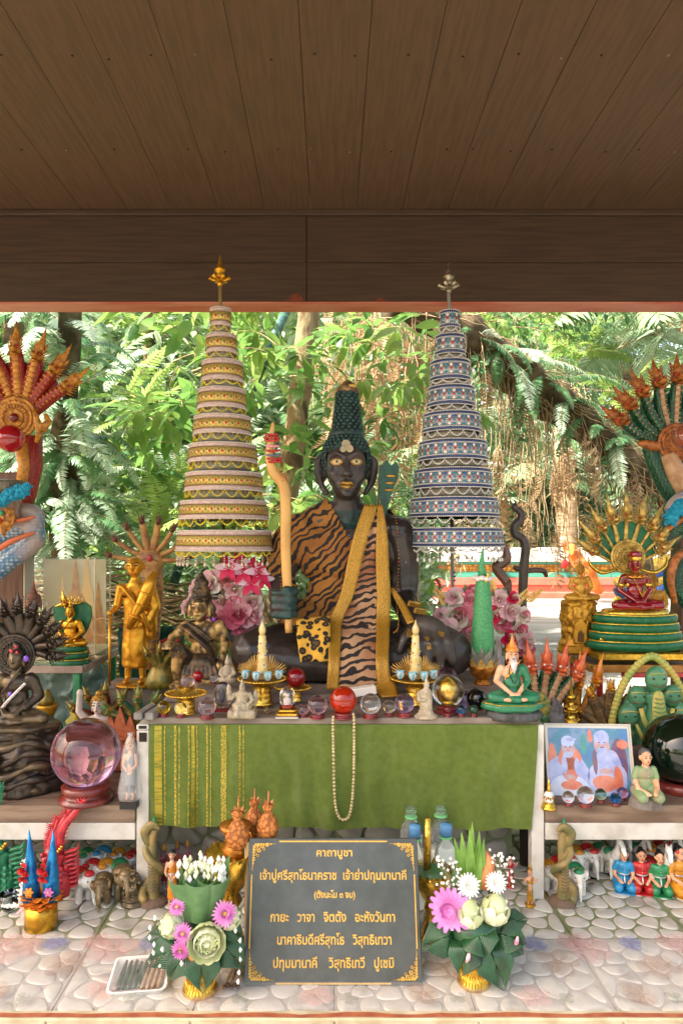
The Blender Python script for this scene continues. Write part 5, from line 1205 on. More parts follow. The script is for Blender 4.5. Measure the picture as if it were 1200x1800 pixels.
q = MB(); q.lathe([(25.5, 47), (28, 49), (28, 66), (25.5, 67)], M('bronze_lace', '#6f6650', '#4b4536', scale=90, rough=.5, bump=.8), n=30)
for i in range(26): a = 2*pi*i/26; q.cone((26.5*cos(a), 26.5*sin(a), 47), (25.5*cos(a), 25.5*sin(a), 38), 3.2, _mc['bronze_lace'], 4)
q.build('lace_band', bw)
rb_ = ball_thing('large glossy red ball on the brown urn at the left edge', 19, 771, 24, 2.55, REDG, None, name='glass_ball', cat='glass ball'); rb_.location.z += 0; 
gl = thp('garland', 'turquoise fringe garland round the left serpent coils', 'garland', 10, 870, 2.5); garland(gl, [(-40, 0, -14), (-10, -8, -12), (15, -8, 0), (40, -4, 10)], 12, TEALF)
YR = 2.75
nr = thp('serpent_sculpture', 'green seven-headed serpent with bronze heads and disc, on a post at right edge', 'serpent sculpture', 1180, 1240, YR)
c0 = LP(nr, 1184, 792, YR)
hood(nr, 9, -1.1, 1.1, 108, 1.75, GSC, TANB, BRC, GSC, w=13, c=c0, bulge=-.06, depth=10, crest=.9, Lf=lambda t: .98+.22*t if t < .6 else 1.1, web_in=.86, ribw=.42)
disc(nr, c0+V((-4, -16, 12)), 33, BRC, M('dark_red_gem2', '#8a1512', rough=.2))
MB().tube(spline([LP(nr, 1135, 750, YR), LP(nr, 1142, 790, YR), LP(nr, 1160, 835, YR), LP(nr, 1184, 872, YR), LP(nr, 1230, 900, YR)], 5), [9, 13, 15, 17, 18], GSC, 12).build('neck_back', nr)
MB().tube(spline([LP(nr, 1172, 800, YR-.02), LP(nr, 1185, 830, YR-.03), LP(nr, 1205, 870, YR-.03)], 5), [14, 17, 17], TANB, 12).build('belly', nr)
MB().tube(spline([LP(nr, 1120, 778, YR-.04), LP(nr, 1140, 782, YR-.05), LP(nr, 1156, 786, YR-.05)], 5), [3, 9, 8], BRC, 10).build('side_scroll', nr)
for pts, r, mm in (([(1175, 900), (1195, 880), (1240, 870)], 14, BSC), ([(1165, 960), (1180, 930), (1215, 912), (1250, 905)], 24, GSC), ([(1210, 1060), (1188, 1035), (1190, 1000), (1215, 975)], 20, GSC)):
    MB().tube(spline([LP(nr, a, c, YR-.1) for a, c in pts], 6), [r*.7, r, r], mm, 14).build('coil', nr)
q = MB(); q.tube(spline([LP(nr, 1160, 962, YR-.2), LP(nr, 1168, 935, YR-.22), LP(nr, 1200, 912, YR-.23), LP(nr, 1230, 905, YR-.2)], 6), [3, 5, 5], BRC, 8); q.tube(spline([LP(nr, 1186, 1060, YR-.2), LP(nr, 1178, 1020, YR-.22), LP(nr, 1186, 985, YR-.22), LP(nr, 1210, 965, YR-.2)], 6), [4, 7, 6], BRC, 8); q.build('lip_line', nr)
gl = thp('garland', 'turquoise fringe garland round the right serpent neck', 'garland', 1190, 900, 2.5); garland(gl, [(-12, 0, -12), (-2, -4, 4), (20, -4, 16), (40, 0, 20)], 13, TEALF)
ball_thing('brown glass ball half cut by the right edge beside the bronze disc', 1204, 768, 22, 2.5, M('brown_glass', '#8a4a32', rough=.05, coat=.5), None, name='glass_ball', cat='glass ball')
pp = thing('wooden_post', 'dark post behind the green serpent coils at the right edge', 'post', P(1206, 1240, 2.8)); MB().box((0, 0, .4), (.1, .08, 1.2), PW, bev=.006).build('shaft', pp)

# ================================================================ dark carved serpent pole, small pole, branch
DKW = M('dark_carved_wood', '#3b302a', '#57483c', scale=30, rough=.4, bump=.3, coat=.2, lo=.45, hi=.8); BRW = M('brown_polished_wood', '#6e4c3a', '#543628', scale=20, rough=.35, coat=.3)
p_ = thp('serpent_staff', 'tall black carved serpent staff rising beside the blue umbrella, head curled left', 'staff', 914, 1292, 2.58); u = lambda px, py, Y=2.58: LP(p_, px, py, Y)
MB().tube(spline([u(914, 1292), u(916, 1100), u(920, 1000), u(923, 965), u(918, 948), u(905, 938), u(904, 925), u(914, 913), u(915, 902), u(906, 894)], 6), [8, 8, 8.5, 8, 7.5, 8, 8, 7, 7, 5], DKW, 12).build('shaft', p_)
q = MB(); q.tube([u(907, 897), u(903, 890), u(904, 884)], [6, 7, 2], DKW, 8)
for i in range(9): q.cone(u(908+i*.8, 900+i*3.2, 2.61), u(917+i*.6, 893+i*3.2, 2.6), 2.6, DKW, 5)
q.build('crest', p_)
p_ = thp('serpent_staff', 'short brown wavy carved piece under the right end of the blue umbrella', 'staff', 893, 1298, 2.54); u = lambda px, py, Y=2.54: LP(p_, px, py, Y)
MB().tube(spline([u(893, 1298), u(892, 1050), u(890, 1025), u(876, 1005), u(874, 995), u(888, 984), u(890, 972), u(884, 950)], 6), [6, 7, 8, 9, 10, 10, 7, 1.5], BRW, 12, .7).build('shaft', p_)
p_ = thp('carved_branch', 'reddish brown curved wooden handle crossing the black staff', 'branch', 930, 1005, 2.68); u = lambda px, py, Y=2.68: LP(p_, px, py, Y)
MB().tube(spline([u(902, 996), u(910, 1000), u(925, 1003), u(942, 1002), u(955, 1004), u(960, 1014)], 6), [5, 8, 7, 7, 7, 4], BRW, 12, .7).build('shaft', p_)
# ================================================================ left outer shelf, glass case, figures
TB = .545
def flat_shelf(label, x0, x1, y0, y1, z, frame_m, top_m, leg_m, legs, rails=()):
    o = thing('side_table', label, 'table', ((x0+x1)/2, (y0+y1)/2, z)); w_, d_ = x1-x0, y1-y0
    MB().box((0, 0, -.008), (w_-.02, d_-.02, .012), top_m).build('table_top', o)
    for a, b_, c, d in ((0, -d_/2, w_, .014), (0, d_/2, w_, .014)): MB().box((a, b_, -.008), (c, d, .026), frame_m, bev=.002).build('frame_edge', o)
    for s_ in (-1, 1): MB().box((s_*w_/2, 0, -.008), (.014, d_-.016, .026), frame_m, bev=.002).build('frame_edge', o)
    for (lx, ly, lw) in legs: MB().box((lx-(x0+x1)/2, ly-(y0+y1)/2, -z/2-.022), (lw, lw, z-.001), leg_m, bev=.002).build('leg', o)
    return o
FRW = M('pale_brown_frame', '#a08c7c', '#8a7466', scale=20, rough=.5); GLT = film('glass_top', .35, .1, '#9fb0a4', 0)
flat_shelf('glass topped side table in pale brown frame on one green leg at the left', -1.5, -.885, 2.45, 2.93, TB, FRW, GLT, GREENP, [(X(137, 2.47), 2.47, .026), (-1.48, 2.47, .026), (-1.48, 2.9, .026), (X(200, 2.9), 2.9, .02)])
GTR = M('wood_gold_frame', '#b07a36', '#9a6424', scale=20, rough=.4)
rt = flat_shelf('gold edged side table on red metal legs at the right', .918, 1.6, 2.40, 2.66, TB+.012, GTR, SLAB, REDP, [(X(1053, 2.42), 2.42, .018), (1.55, 2.42, .018), (X(1004, 2.64), 2.64, .012), (1.55, 2.64, .018)])
MB().box((.02, -.12, -.03), (.5, .015, .02), REDP, bev=.002).build('rail', rt)
# glass case with a printed picture of golden spires
gc = thp('display_case', 'clear acrylic display case with a picture of golden temple spires, on the left side table', 'display case', 121, 1143, 2.74)
CASE = film('case_acrylic', .09, .05, '#dfe0d0', 0); CFR = M('case_edge', '#c9bd98', rough=.4)
W2, D2, HH = 60, 40, 163
for s_ in (-1, 1): MB().box((s_*W2, 0, HH/2+2), (1.2, D2*2, HH-4), CASE).build('side_pane', gc)
MB().box((0, -D2, HH/2+2), (W2*2-2, 1.2, HH-4), CASE).build('front_pane', gc)
MB().box((0, 0, 1), (W2*2+4, D2*2+4, 2.5), CFR, bev=.6).build('case_base', gc); MB().box((0, 0, HH), (W2*2+4, D2*2+4, 2.2), CASE, bev=.6).build('lid', gc)
q = MB()
for s_ in (-1, 1):
    for t_ in (-1, 1): q.box((s_*W2, t_*D2, HH/2), (2, 2, HH), CFR)
q.build('case_edge', gc)
PRT = M('print_sky', '#cfc29a', '#b9a570', scale=6, rough=.35); PG = M('print_gold', '#c98a2a', '#a8681a', scale=30, rough=.35); PG2 = M('print_light_gold', '#e0b25a', rough=.35)
pr = MB().box((0, 30, HH/2), (W2*2-8, 1.5, HH-8), PRT).build('printed_picture', gc)
q = MB()
for i, (x, h, w_) in enumerate(((-22, 118, 13), (2, 148, 24), (22, 158, 22), (42, 110, 14), (-40, 60, 10), (12, 90, 40))):
    pl = []; 
    prof = [(1, 0), (1, .2), (.8, .24), (.78, .4), (.55, .46), (.5, .58), (.28, .66), (.2, .8), (.05, 1)]
    for a, t in prof: pl.append((x+w_*a, 8+h*t))
    for a, t in reversed(prof): pl.append((x-w_*a, 8+h*t))
    q.prism(pl, 29-i*.3, 28.6-i*.3, PG if i % 2 else PG2)
q.build('printed_spire', pr)
try:
    TXT = M('pale_print', '#e8e2c8', rough=.5)
except Exception: pass
def text_obj(s, size, m, name, parent, loc, rot=(radians(90), 0, 0), ext=.3, off=0, sx=1, shear=0, align='CENTER'):
    cu = bpy.data.curves.new(name, 'FONT'); cu.body = s; cu.size = size; cu.align_x = align; cu.extrude = ext; cu.offset = off; cu.shear = shear; cu.materials.append(m); cu.resolution_u = 3
    o = bpy.data.objects.new(name, cu); col.objects.link(o); dg = bpy.context.evaluated_depsgraph_get(); dg.update()
    me = bpy.data.meshes.new_from_object(o.evaluated_get(dg), depsgraph=dg); bpy.data.objects.remove(o); bpy.data.curves.remove(cu)
    me.transform(Matrix.Diagonal((sx, 1, 1, 1))); r = bpy.data.objects.new(name, me); col.objects.link(r); r.parent = parent; r.location = loc; r.rotation_euler = rot; r['kind'] = 'stuff'; return r
for i, s in enumerate(('กวย', 'ขอนาค', 'เจ้าปู่', 'ราชา')): text_obj(s, 13, TXT, 'lettering', gc, (-30, -D2-1.6, 82-i*20), ext=.1, off=.25)
# golden buddha under green hood on green coils
o = thp('seated_figure', 'small gold seated figure under a heart-shaped green hood on green coils', 'figurine', 124, 1171, 2.5); GP = M('green_enamel', '#16663e', '#0f5532', scale=60, rough=.4)
coils(o, 25, 16, 36, 3, GP, GOLDB); lotus(thp('x', None, None, 124, 1171, 2.5) if 0 else o, .72, GOLD, GOLD, GOLD, 'spire', base=36, vox=1.3, sash=GOLDB)
q = MB(); q.prism([(4, 34), (26, 62), (34, 88), (32, 104), (22, 112), (8, 110), (0, 105), (-10, 110), (-24, 108), (-35, 104), (-32, 84), (-20, 58)], 9, 15, GP); q.build('green_hood', o)
q = naga_head_mb(.9, GOLDB); q.build('crest_head', o, loc=(-10, 4, 106), rot=(0, -.2, .3)); q = MB(); q.tube(spline([(-30, 7, 104), (-18, 5, 108), (-6, 3, 112), (8, 4, 110), (20, 6, 112)], 4), [1, 3, 3.4, 3, 1], GOLDB, 7)
for i in range(7): q.cone((-14+i*5, 4, 110), (-20+i*7, 3, 122+5*(i % 2)), 2.5, GOLDB, 5)
q.build('gold_scroll', o)
# small resin figures on that table
for (px, py, k, m, lab) in ((145, 1163, .42, M('tan_resin', '#b58a5c', '#94683e', scale=60, rough=.5), 'tiny tan seated figure right of the green hooded figure'),):
    o = thp('seated_figure', lab, 'figurine', px, py, 2.55); lotus(o, k, m, None, m, 'spire', vox=1.6)
# brown head behind the dark statue
o = thp('statue_head', 'brown clay head with tall spire knot behind the black serpent statue', 'statue head', 59, 1090, 2.6); CLAY = M('brown_clay', '#8a5a44', '#6e4433', scale=30, rough=.7, bump=.3)
b = MB(); head_pieces(b, V((0, 0, 32)), 1.25, CLAY, 1, 1); seg(b, [(0, 0, 0), (0, 0, 24)], [9, 7], CLAY); b.ell((0, 2, 36), (13, 13.5, 13), CLAY); fuse(b, 'head', o, 1.2, 1)
MB().lathe([(6, 0), (6.5, 2), (5, 3), (5, 6), (3.2, 7), (3, 12), (2.4, 13), (.6, 30)], CLAY, (0, 1, 48), 12).build('spire', o); face_marks(o, V((0, 0, 32)), 1.25, CLAY)
# black serpent-hooded statue at the left edge
BRZ = M('dark_bronze', '#3a332c', '#57493a', scale=40, rough=.3, metal=.55, bump=.7, bscale=90, lo=.4, hi=.8); BRZ2 = M('worn_bronze', '#4d4336', '#7a6647', scale=30, rough=.33, metal=.55, bump=.3, bscale=120, lo=.4, hi=.75)
YB = 2.12
o = thp('serpent_throne_statue', 'black bronze figure seated under a fan of serpent heads, on swirling coils at left edge', 'statue', 30, 1389, 2.02, k=.93)
c0 = V((-3, 24, 262)); 
hood(o, 11, -1.75, 1.75, 66, 1.5, BRZ, None, BRZ, BRZ, w=13, c=c0, bulge=.02, eye=BRZ2, depth=12, crest=.8, Lf=lambda t: 1.1-.15*abs(t-.5)*2, web_in=.9, start=.3)
disc(o, c0+V((-6, -14, -8)), 40, BRZ, None, 6)
fg = MB()
lotus(o, 1.45, BRZ2, BRZ, BRZ, 'bun', base=128, vox=1.5, arms='lap')
q = MB(); q.box((0, 0, 0), (1, 1, 1), BRZ)
b = MB(); Rb = [(92, 0), (88, 20), (80, 50), (88, 80), (80, 105), (86, 122), (60, 130), (0, 131)]
b.lathe(Rb, BRZ, (-6, 4, 0), 30, 1, .62, lobes=5, lobe=.06); fuse(b, 'coil_base', o, 3, 1, disp=7, dscale=.06)
for i in range(6):
    z = 14+i*19; b = MB(); R_ = 88-6*abs(i-2); pts = [V((-6+R_*cos(a), 4+R_*.66*sin(a), z+7*sin(a*2+i)+5*sin(a*5))) for a in [2*pi*j/40 for j in range(41)]]; b.tube(pts, [7+2.5*sin(j*1.3) for j in range(41)], BRZ if i % 2 else BRZ2, 8, caps=False); b.build('coil_ridge', o)
b = MB(); b.lathe([(70, 0), (76, 5), (72, 10), (40, 13), (0, 13)], BRZ2, (8, -8, 122), 26, 1, .7, lobes=6, lobe=.07); b.build('lotus_seat', o)
b = MB()
for i in range(4): b.tube(spline([(-50+i*5, -40, 100-i*7), (-30+i*4, -62, 96-i*8), (-8, -64, 84-i*7), (-6-i*3, -62, 66-i*6), (-30, -62, 56-i*6), (-55, -50, 62-i*7)], 5), [4, 4, 3, 1], BRZ2, 7)
b.build('mane', o)
q = MB(); j = M('ruby', '#b0102a', rough=.1, coat=.6); A = M('amethyst', '#6a3aa8', rough=.1, coat=.6)
hcz = 128+83*1.45
for (x, z, r, m, dy) in ((-4, hcz+17, 4, j, -14), (3, hcz+24, 3, j, -10), (6, hcz+14, 3, j, -13), (22, hcz+2, 6, A, -10), (-3, 186, 4.5, A, -20), (-2, 150, 3, j, -26)): q.ell((x, dy, z), (r, r*.6, r*1.1), m, n=10, k=7)
q.build('jewel', o)
q = MB()
for i in range(24): t = i/23; q.lathe([(1.2, 0), (2.8, .4), (2.8, 1.6), (1.2, 2)], SILVER, (24-46*t, -20-7*sin(t*3), 205-50*t), 8, rot=(pi/2, 0, 0)); q.ell((24-46*t, -22.5-7*sin(t*3), 205-50*t), .9, REDP if i % 3 else BEADW, n=6, k=4)
q.build('bead_necklace', o, kind='stuff')
MB().cap((-36, -38, 138), (-30, -34, 168), 6, 4, CLR).build('crystal_shard', o)
# gold standing monk
o = thp('standing_monk_statue', 'tall gold standing monk carrying a rolled umbrella and a staff', 'statue', 238, 1200, 2.42)
GM = M('satin_gold', '#d49a2c', '#b57a1c', scale=14, rough=.33, metal=.7, bump=.15, bscale=40)
hc = standing(o, 2.22, GM, GM, None, ('staff', 'bowl'), vox=1.6, base=0); face_marks(o, hc, 1.33, BLACKP, M('gold_lip', '#a8661c', rough=.4)); o.scale = (o.scale.x*1.22, o.scale.y*1.15, o.scale.z)
q = MB(); q.tube([(-31, -20, 0), (-31, -18, 124)], 2, GM, 8); q.build('staff', o); q = MB(); q.tube([(-4, -22, 98), (10, -22, 130), (24, -20, 168), (32, -18, 196)], [4, 8, 10, 5], GM, 10)
for i in range(3): q.lathe([(9, 0), (10.5, 1.5), (9, 3)], GM, (6+i*8, -22, 118+i*20), 12, rot=(0, .4, 0))
q.build('rolled_umbrella', o)
b = MB(); b.tube(spline([(-14, -18, 172), (2, -21, 150), (16, -18, 120), (24, -8, 92)], 5), [5, 7, 7, 5], GM, 8, .5); b.build('strap', o)
q = MB(); q.tube(arc((-44, -12, 100), 15, .3, 5.4, 14), 1, M('tan_cord', '#b5986a', rough=.8), 5); q.build('cord_loop', o)
q = MB(); q.lathe([(30, 0), (28, 4), (0, 5)], GM, (0, 0, -5), 20, 1, .8); q.build('base', o)
# wooden nine-headed cobra behind the monk
CBW = M('tan_cobra_paint', '#b88a4a', '#8a5c30', scale=26, rough=.45, bump=.5, bscale=50); CBH = M('dark_cobra_head', '#7a5238', '#4e3324', scale=50, rough=.5, bump=.8, bscale=90)
o = thp('cobra_statue', 'tan wooden many-headed cobra fanning out behind the gold standing monk', 'cobra sculpture', 266, 1175, 2.68); c0 = LP(o, 264, 985, 2.68)
hood(o, 8, -1.45, 1.5, 66, .72, CBW, None, CBH, None, w=7, c=c0, bulge=-.05, depth=5, crest=.7)
q = MB(); q.ell(c0+V((0, -2, -2)), (26, 9, 24), CBW); q.tube(spline([c0+V((2, 0, -10)), c0+V((6, 0, -50)), c0+V((4, 0, -90)), c0+V((-2, 0, -150)), c0+V((-4, 0, -190))], 5), [20, 18, 17, 18, 20], CBW, 12, .7); fuse(q, 'body', o, 2, 1)
for i in range(6): MB().tube(arc(c0+V((0, -10, -6)), 18-i*.2, -.2, pi+.2, 10, sx=1, sz=.5), .8, CBH, 5).build('groove_ring', o) if i == 0 else None
MB().ell(c0+V((2, -12, 4)), (5, 2, 6), REDP).build('gem', o)
q = MB()
for i in range(12): q.tube([c0+V((-10, -13, -30-i*12)), c0+V((6, -14.5, -33-i*12)), c0+V((20, -12, -30-i*12))], 1, M('grey_scale_line', '#6e675c', rough=.5), 5)
q.build('belly_line', o)
# hermit in worn dark bronze
HB = M('worn_gilt_bronze', '#4a3826', '#c09a5c', scale=32, rough=.4, metal=.35, bump=.5, bscale=70, lo=.4, hi=.58, space='world'); HD = M('black_gilt', '#3a2e22', '#86683e', scale=34, rough=.42, metal=.35, bump=.8, bscale=60, lo=.45, hi=.8)
o = thp('hermit_statue', 'dark bronze old hermit seated with one knee raised, beside the pink flowers', 'statue', 352, 1203, 2.3)
b = MB(); s = lambda *p: V(p)
b.ell((6, 8, 28), (36, 24, 22), HD); b.ell((6, 6, 62), (24, 17, 32), HB); b.ell((4, 2, 92), (34, 18, 20), HB)
seg(b, [s(-4, 0, 26), s(-32, -30, 66)], [17, 13], HD); seg(b, [s(-32, -30, 66), s(-36, -26, 36), s(-34, -20, 6)], [12, 9, 7], HB); b.ell((-38, -30, 4), (9, 17, 5), HB)
seg(b, [s(18, 0, 20), s(44, -22, 14)], [17, 12], HD); seg(b, [s(44, -22, 12), s(0, -36, 8)], [11, 7], HB); b.ell((-8, -38, 6), (13, 7, 5), HB)
seg(b, [s(-26, 2, 102), s(-46, -8, 84), s(-46, -32, 76)], [10, 8, 6], HB); b.ell((-47, -40, 75), (9, 9, 8), HB)
for i in range(4): seg(b, [s(-53+i*4.5, -44, 78), s(-54+i*4.5, -50, 70)], [2.6, 2.2], HB)
seg(b, [s(34, 2, 102), s(43, 4, 72), s(40, -14, 46)], [11, 9, 6.5], HB); b.ell((38, -22, 34), (8, 7, 13), HB)
for i in range(4): seg(b, [s(33+i*4, -26, 28), s(31+i*4.5, -28, 16)], [2.6, 2.2], HB)
seg(b, [s(2, 2, 106), s(1, -4, 122)], [11, 8], HB); head_pieces(b, V((0, -8, 136)), 1.7, HB, 1, 1); b.ell((0, -20, 121), (8, 7, 8), HB)
fuse(b, 'body', o, 1.7, 1, disp=1.2, dscale=.12)
b = MB(); b.tube(spline([(-26, -8, 104), (-6, -20, 92), (16, -20, 70), (26, -12, 48)], 5), [12, 11, 10, 9], HD, 10, .45); b.tube(spline([(-18, -10, 108), (2, -19, 98), (22, -16, 80)], 5), [5, 4, 4], HD, 8)
for i in range(8): b.tube(spline([(-20+i*7, -26, 40), (-22+i*8, -32, 22), (-18+i*7, -32, 8)], 4), [3, 5, 4], HD, 7)
b.ell((4, -14, 36), (30, 18, 22), HD); fuse(b, 'robe', o, 1.7, 1)
b = MB(); b.ell((0, 0, 146), (20, 20, 18), HD); b.lathe([(18, 0), (20, 4), (17, 7), (15, 12), (17, 18), (12, 24), (13, 32), (8, 40), (4, 46), (.4, 49)], HD, (2, 0, 148), 16, lobes=7, lobe=.05)
for s_ in (-1, 1): b.tube([(s_*17, -4, 146), (s_*23, -2, 132), (s_*22, -2, 116)], [4, 6, 3], HD, 8)
fuse(b, 'headdress', o, 1.6, 1, cut=lambda c: c.y < -12 and c.z < 146, disp=1.5, dscale=.25)
q = MB()
for s_ in (-1, 1): q.tube(arc((s_*7, -26.5, 139), 4.5, 0, 2*pi, 10), .6, HD, 4); q.ell((s_*7, -25, 138), (2.6, 1.5, 1.6), HD)
q.ell((0, -27.5, 124), (5, 1.6, 1.4), HD)
for i in range(3): q.tube([(-8, -23, 147+i*2.5), (0, -25, 148+i*2.5), (8, -23, 147+i*2.5)], .7, HD, 4)
q.build('face_line', o); q = MB(); q.ell((26, -14, 116), (3, 2, 4), A); q.build('jewel', o)
MB().box((4, -4, -9), (112, 70, 13), M('black_plinth', '#2f2c28', '#4a453e', scale=20, rough=.5), bev=2).build('plinth', o); MB().box((0, -10, -21), (126, 86, 11), _mc['black_plinth'], bev=2).build('plinth_step', o)
# ================================================================ things on the altar table
def tY(py): return .494*F/(py-CY) if py > 1232 else .47*F/(py-CY)
def tball(label, px, cy_, r, m, base=REDWOOD, **k):
    b = cy_+r*(1.4 if base else 1); return ball_thing(label, px, cy_, r, tY(b), m, base, bh=.4, **k)
REDB = M('red_stand', '#7a1f22', '#5e171a', scale=30, rough=.35, coat=.4)
tball('small yellow crystal ball, leftmost on the altar edge', 288, 1243, 11.5, YELG, REDB)
tball('small cloudy crystal ball second from the left on the altar edge', 318, 1245, 11, CLR, REDB)
tball('pinkish clear crystal ball third from the left on the altar edge', 364, 1242, 15.5, ball_mat('rose_glass', '#e9cfd6'), REDB)
tball('tiny pink crystal ball right of the dome with gold foot', 533, 1247, 9.5, PINKG, REDB)
tball('pale pink crystal ball left of the orange one', 558, 1239, 17, PINKG, REDB)
tball('glossy orange-red ball in the middle of the altar edge', 603, 1230, 23.5, ORG, REDB)
tball('clear crystal ball right of the orange one', 651, 1237, 18, CLR, REDB)
tball('small cloudy crystal ball between the clear and the purple ones', 684, 1242, 11.5, ball_mat('cloudy_glass', '#e8e4dc', .1), REDB)
tball('purple crystal ball left of the white standing figurine', 711, 1236, 17, PURG, REDB)
def gold_in(o, z):
    q = MB(); q.lathe([(9, 0), (9, 3), (6, 4), (11, 8), (14, 20), (11, 30), (5, 36), (0, 40)], GOLDB, (0, 0, z-20), 18); q.build('gold_core', o)
tball('largest clear crystal ball with gold inside, on the altar right', 787, 1214, 28, CLR, REDB, inner=gold_in)
o = ball_thing('mauve crystal ball behind the largest clear ball', 785, 1190, 18, 2.13, ball_mat('mauve_glass', '#c79aac'), REDB, bh=.9)
ball_thing('lavender crystal ball behind the tiny blue one', 816, 1229, 15, 2.03, PURG, REDB, bh=.4)
ball_thing('shiny black ball left of the green robed hermit', 838, 1228, 18, 2.0, M('black_glass', '#0c0c0e', rough=.05, coat=.5), REDB, bh=.35)
for px, m, lab in ((786, M('garnet', '#6a1a1a', rough=.05, trans=.4), 'tiny dark red crystal ball below the largest clear ball'), (810, BLUG, 'tiny blue crystal ball between the dark red and green ones'), (832, M('bottle_green', '#2f5a40', rough=.05, trans=.6), 'tiny green crystal ball left of the hermit base')):
    ball_thing(lab, px, 1247, 8, 1.915, m, REDB, bh=.9, bw=.8)
ball_thing('tiny red crystal ball on the dark plinth before the hermit statue', 348, 1188, 9, 2.14, REDG, REDB, bh=.3)
ball_thing('tiny clear crystal ball on the dark plinth before the hermit statue', 376, 1191, 8, 2.14, CLR, REDB, bh=.3)
# gold tray with crystal lotus
def tray_stand(o, w, h, foot, m=GOLDB, scallop=1, z0=0):
    b = MB(); b.lathe([(foot, 0), (foot*1.05, h*.06), (foot*.9, h*.1), (foot*.8, h*.3), (foot*.85, h*.42), (foot*.7, h*.5), (foot*.9, h*.6), (foot*.72, h*.68), (foot*1.1, h*.78), (w*.7, h*.86), (w, h*.95), (w*1.03, h), (w*.9, h*.96), (w*.6, h*.9), (0, h*.88)], m, (0, 0, z0), 36, lobes=18 if scallop else 0, lobe=.02); b.build('tray', o)
    if scallop:
        q = MB(); n = int(w*1.1)
        for i in range(n): a = 2*pi*i/n; q.ell((w*1.02*cos(a), w*1.02*sin(a), z0+h*.99), (2.2, 2.2, 2.2), m, n=6, k=4)
        q.build('rim_bead', o, kind='stuff')
o = thp('lotus_stand', 'gold scalloped tray with a clear crystal lotus, at the altar left', 'stand', 327, 1254, 1.95); tray_stand(o, 34, 36, 18)
q = MB()
for g in range(3):
    for i in range(9): a = 2*pi*(i+g*.5)/9; d = V((cos(a), sin(a), .5+.5*g)); q.blade((cos(a)*5, sin(a)*5, 36), d, (-cos(a), -sin(a), .8), 24-g*3, 11, ball_mat('petal_glass', '#f3eef0'), bend=-.3, prof=[.5, 1, .8, .05], fold=.2)
q.build('crystal_petal', o); 
ball_thing('crystal ball resting in the crystal lotus', 330, 1197, 12, 1.95, ball_mat('rose_glass', '#e9cfd6'), None)
# agate slab on red foot
o = thp('crystal_slab', 'upright pale agate slab with dark centre on a red foot', 'crystal', 392, 1252, 1.98); MB().ell((0, 0, 30), (17, 7, 24), ball_mat('agate', '#d8d6dc', .15)).build('slab', o); MB().ell((0, -6.5, 30), (5, 2, 12), M('agate_core', '#3c3f46', rough=.3)).build('core', o); MB().box((2, 0, 4), (36, 20, 8), REDB, bev=1.5).build('foot', o)
# small translucent resin figures
RES = M('clear_resin', '#b5a78c', '#978a6c', scale=40, rough=.25, trans=.25, coat=.3); SAND = M('sandstone', '#b3a48a', '#998a70', scale=50, rough=.6, bump=.3)
o = thp('seated_figurine', 'small translucent crowned figurine seated on a throne, before the left gold pedestal', 'figurine', 426, 1262, 1.9)
b = MB(); b.box((0, 2, 8), (50, 30, 16), RES, bev=3); b.ell((0, 0, 22), (19, 11, 9), RES); b.ell((0, 2, 34), (12, 8, 14), RES); b.ell((0, 0, 42), (14, 7, 6), RES); b.ell((0, -1, 53), (5.5, 5.5, 7), RES); b.cone((0, 0, 56), (0, 0, 70), 5, RES)
seg(b, [(-6, -6, 22), (-8, -12, 6)], [6, 4.5], RES); seg(b, [(13, 0, 42), (18, -3, 32), (12, -8, 26)], [4, 3.5, 3], RES); seg(b, [(-13, 0, 42), (-19, -2, 34), (-22, -2, 48)], [4, 3, 3], RES); b.ell((-24, 4, 44), (5, 3, 16), RES); b.ell((23, 4, 34), (5, 3, 16), RES)
fuse(b, 'body', o, 1.1, 1, disp=1, dscale=.3)
o = thp('seated_figurine', 'tiny brown stone figurine seated beside the dark hermit statue', 'figurine', 400, 1202, 2.13); b = MB()
b.ell((0, 0, 7), (16, 10, 8), SAND); b.ell((0, 1, 22), (9, 7, 13), SAND); b.ell((0, 0, 38), (5, 5, 6), SAND); b.cone((0, 0, 42), (0, 0, 54), 4, SAND); seg(b, [(9, 0, 28), (13, -2, 18), (6, -7, 14)], [3, 3, 2.5], SAND); seg(b, [(-9, 0, 28), (-13, -2, 18), (-6, -7, 14)], [3, 3, 2.5], SAND); fuse(b, 'body', o, 1.1, 1)
o = thp('standing_figurine', 'small pale stone standing figurine between the purple and the largest clear ball', 'figurine', 748, 1262, 1.91); b = MB()
b.lathe([(20, 0), (21, 4), (14, 9), (12, 16), (11, 30), (12, 44), (8, 50), (4, 53)], SAND, (0, 0, 0), 16, 1, .7, wob=.5); b.ell((1, 0, 58), (5.5, 5.5, 7), SAND); b.cone((1, 0, 62), (1, 0, 74), 4, SAND); seg(b, [(-11, 0, 44), (-13, -4, 32), (-3, -9, 34)], [4, 3.5, 3], SAND); fuse(b, 'body', o, 1.2, 1, disp=1.2, dscale=.3)
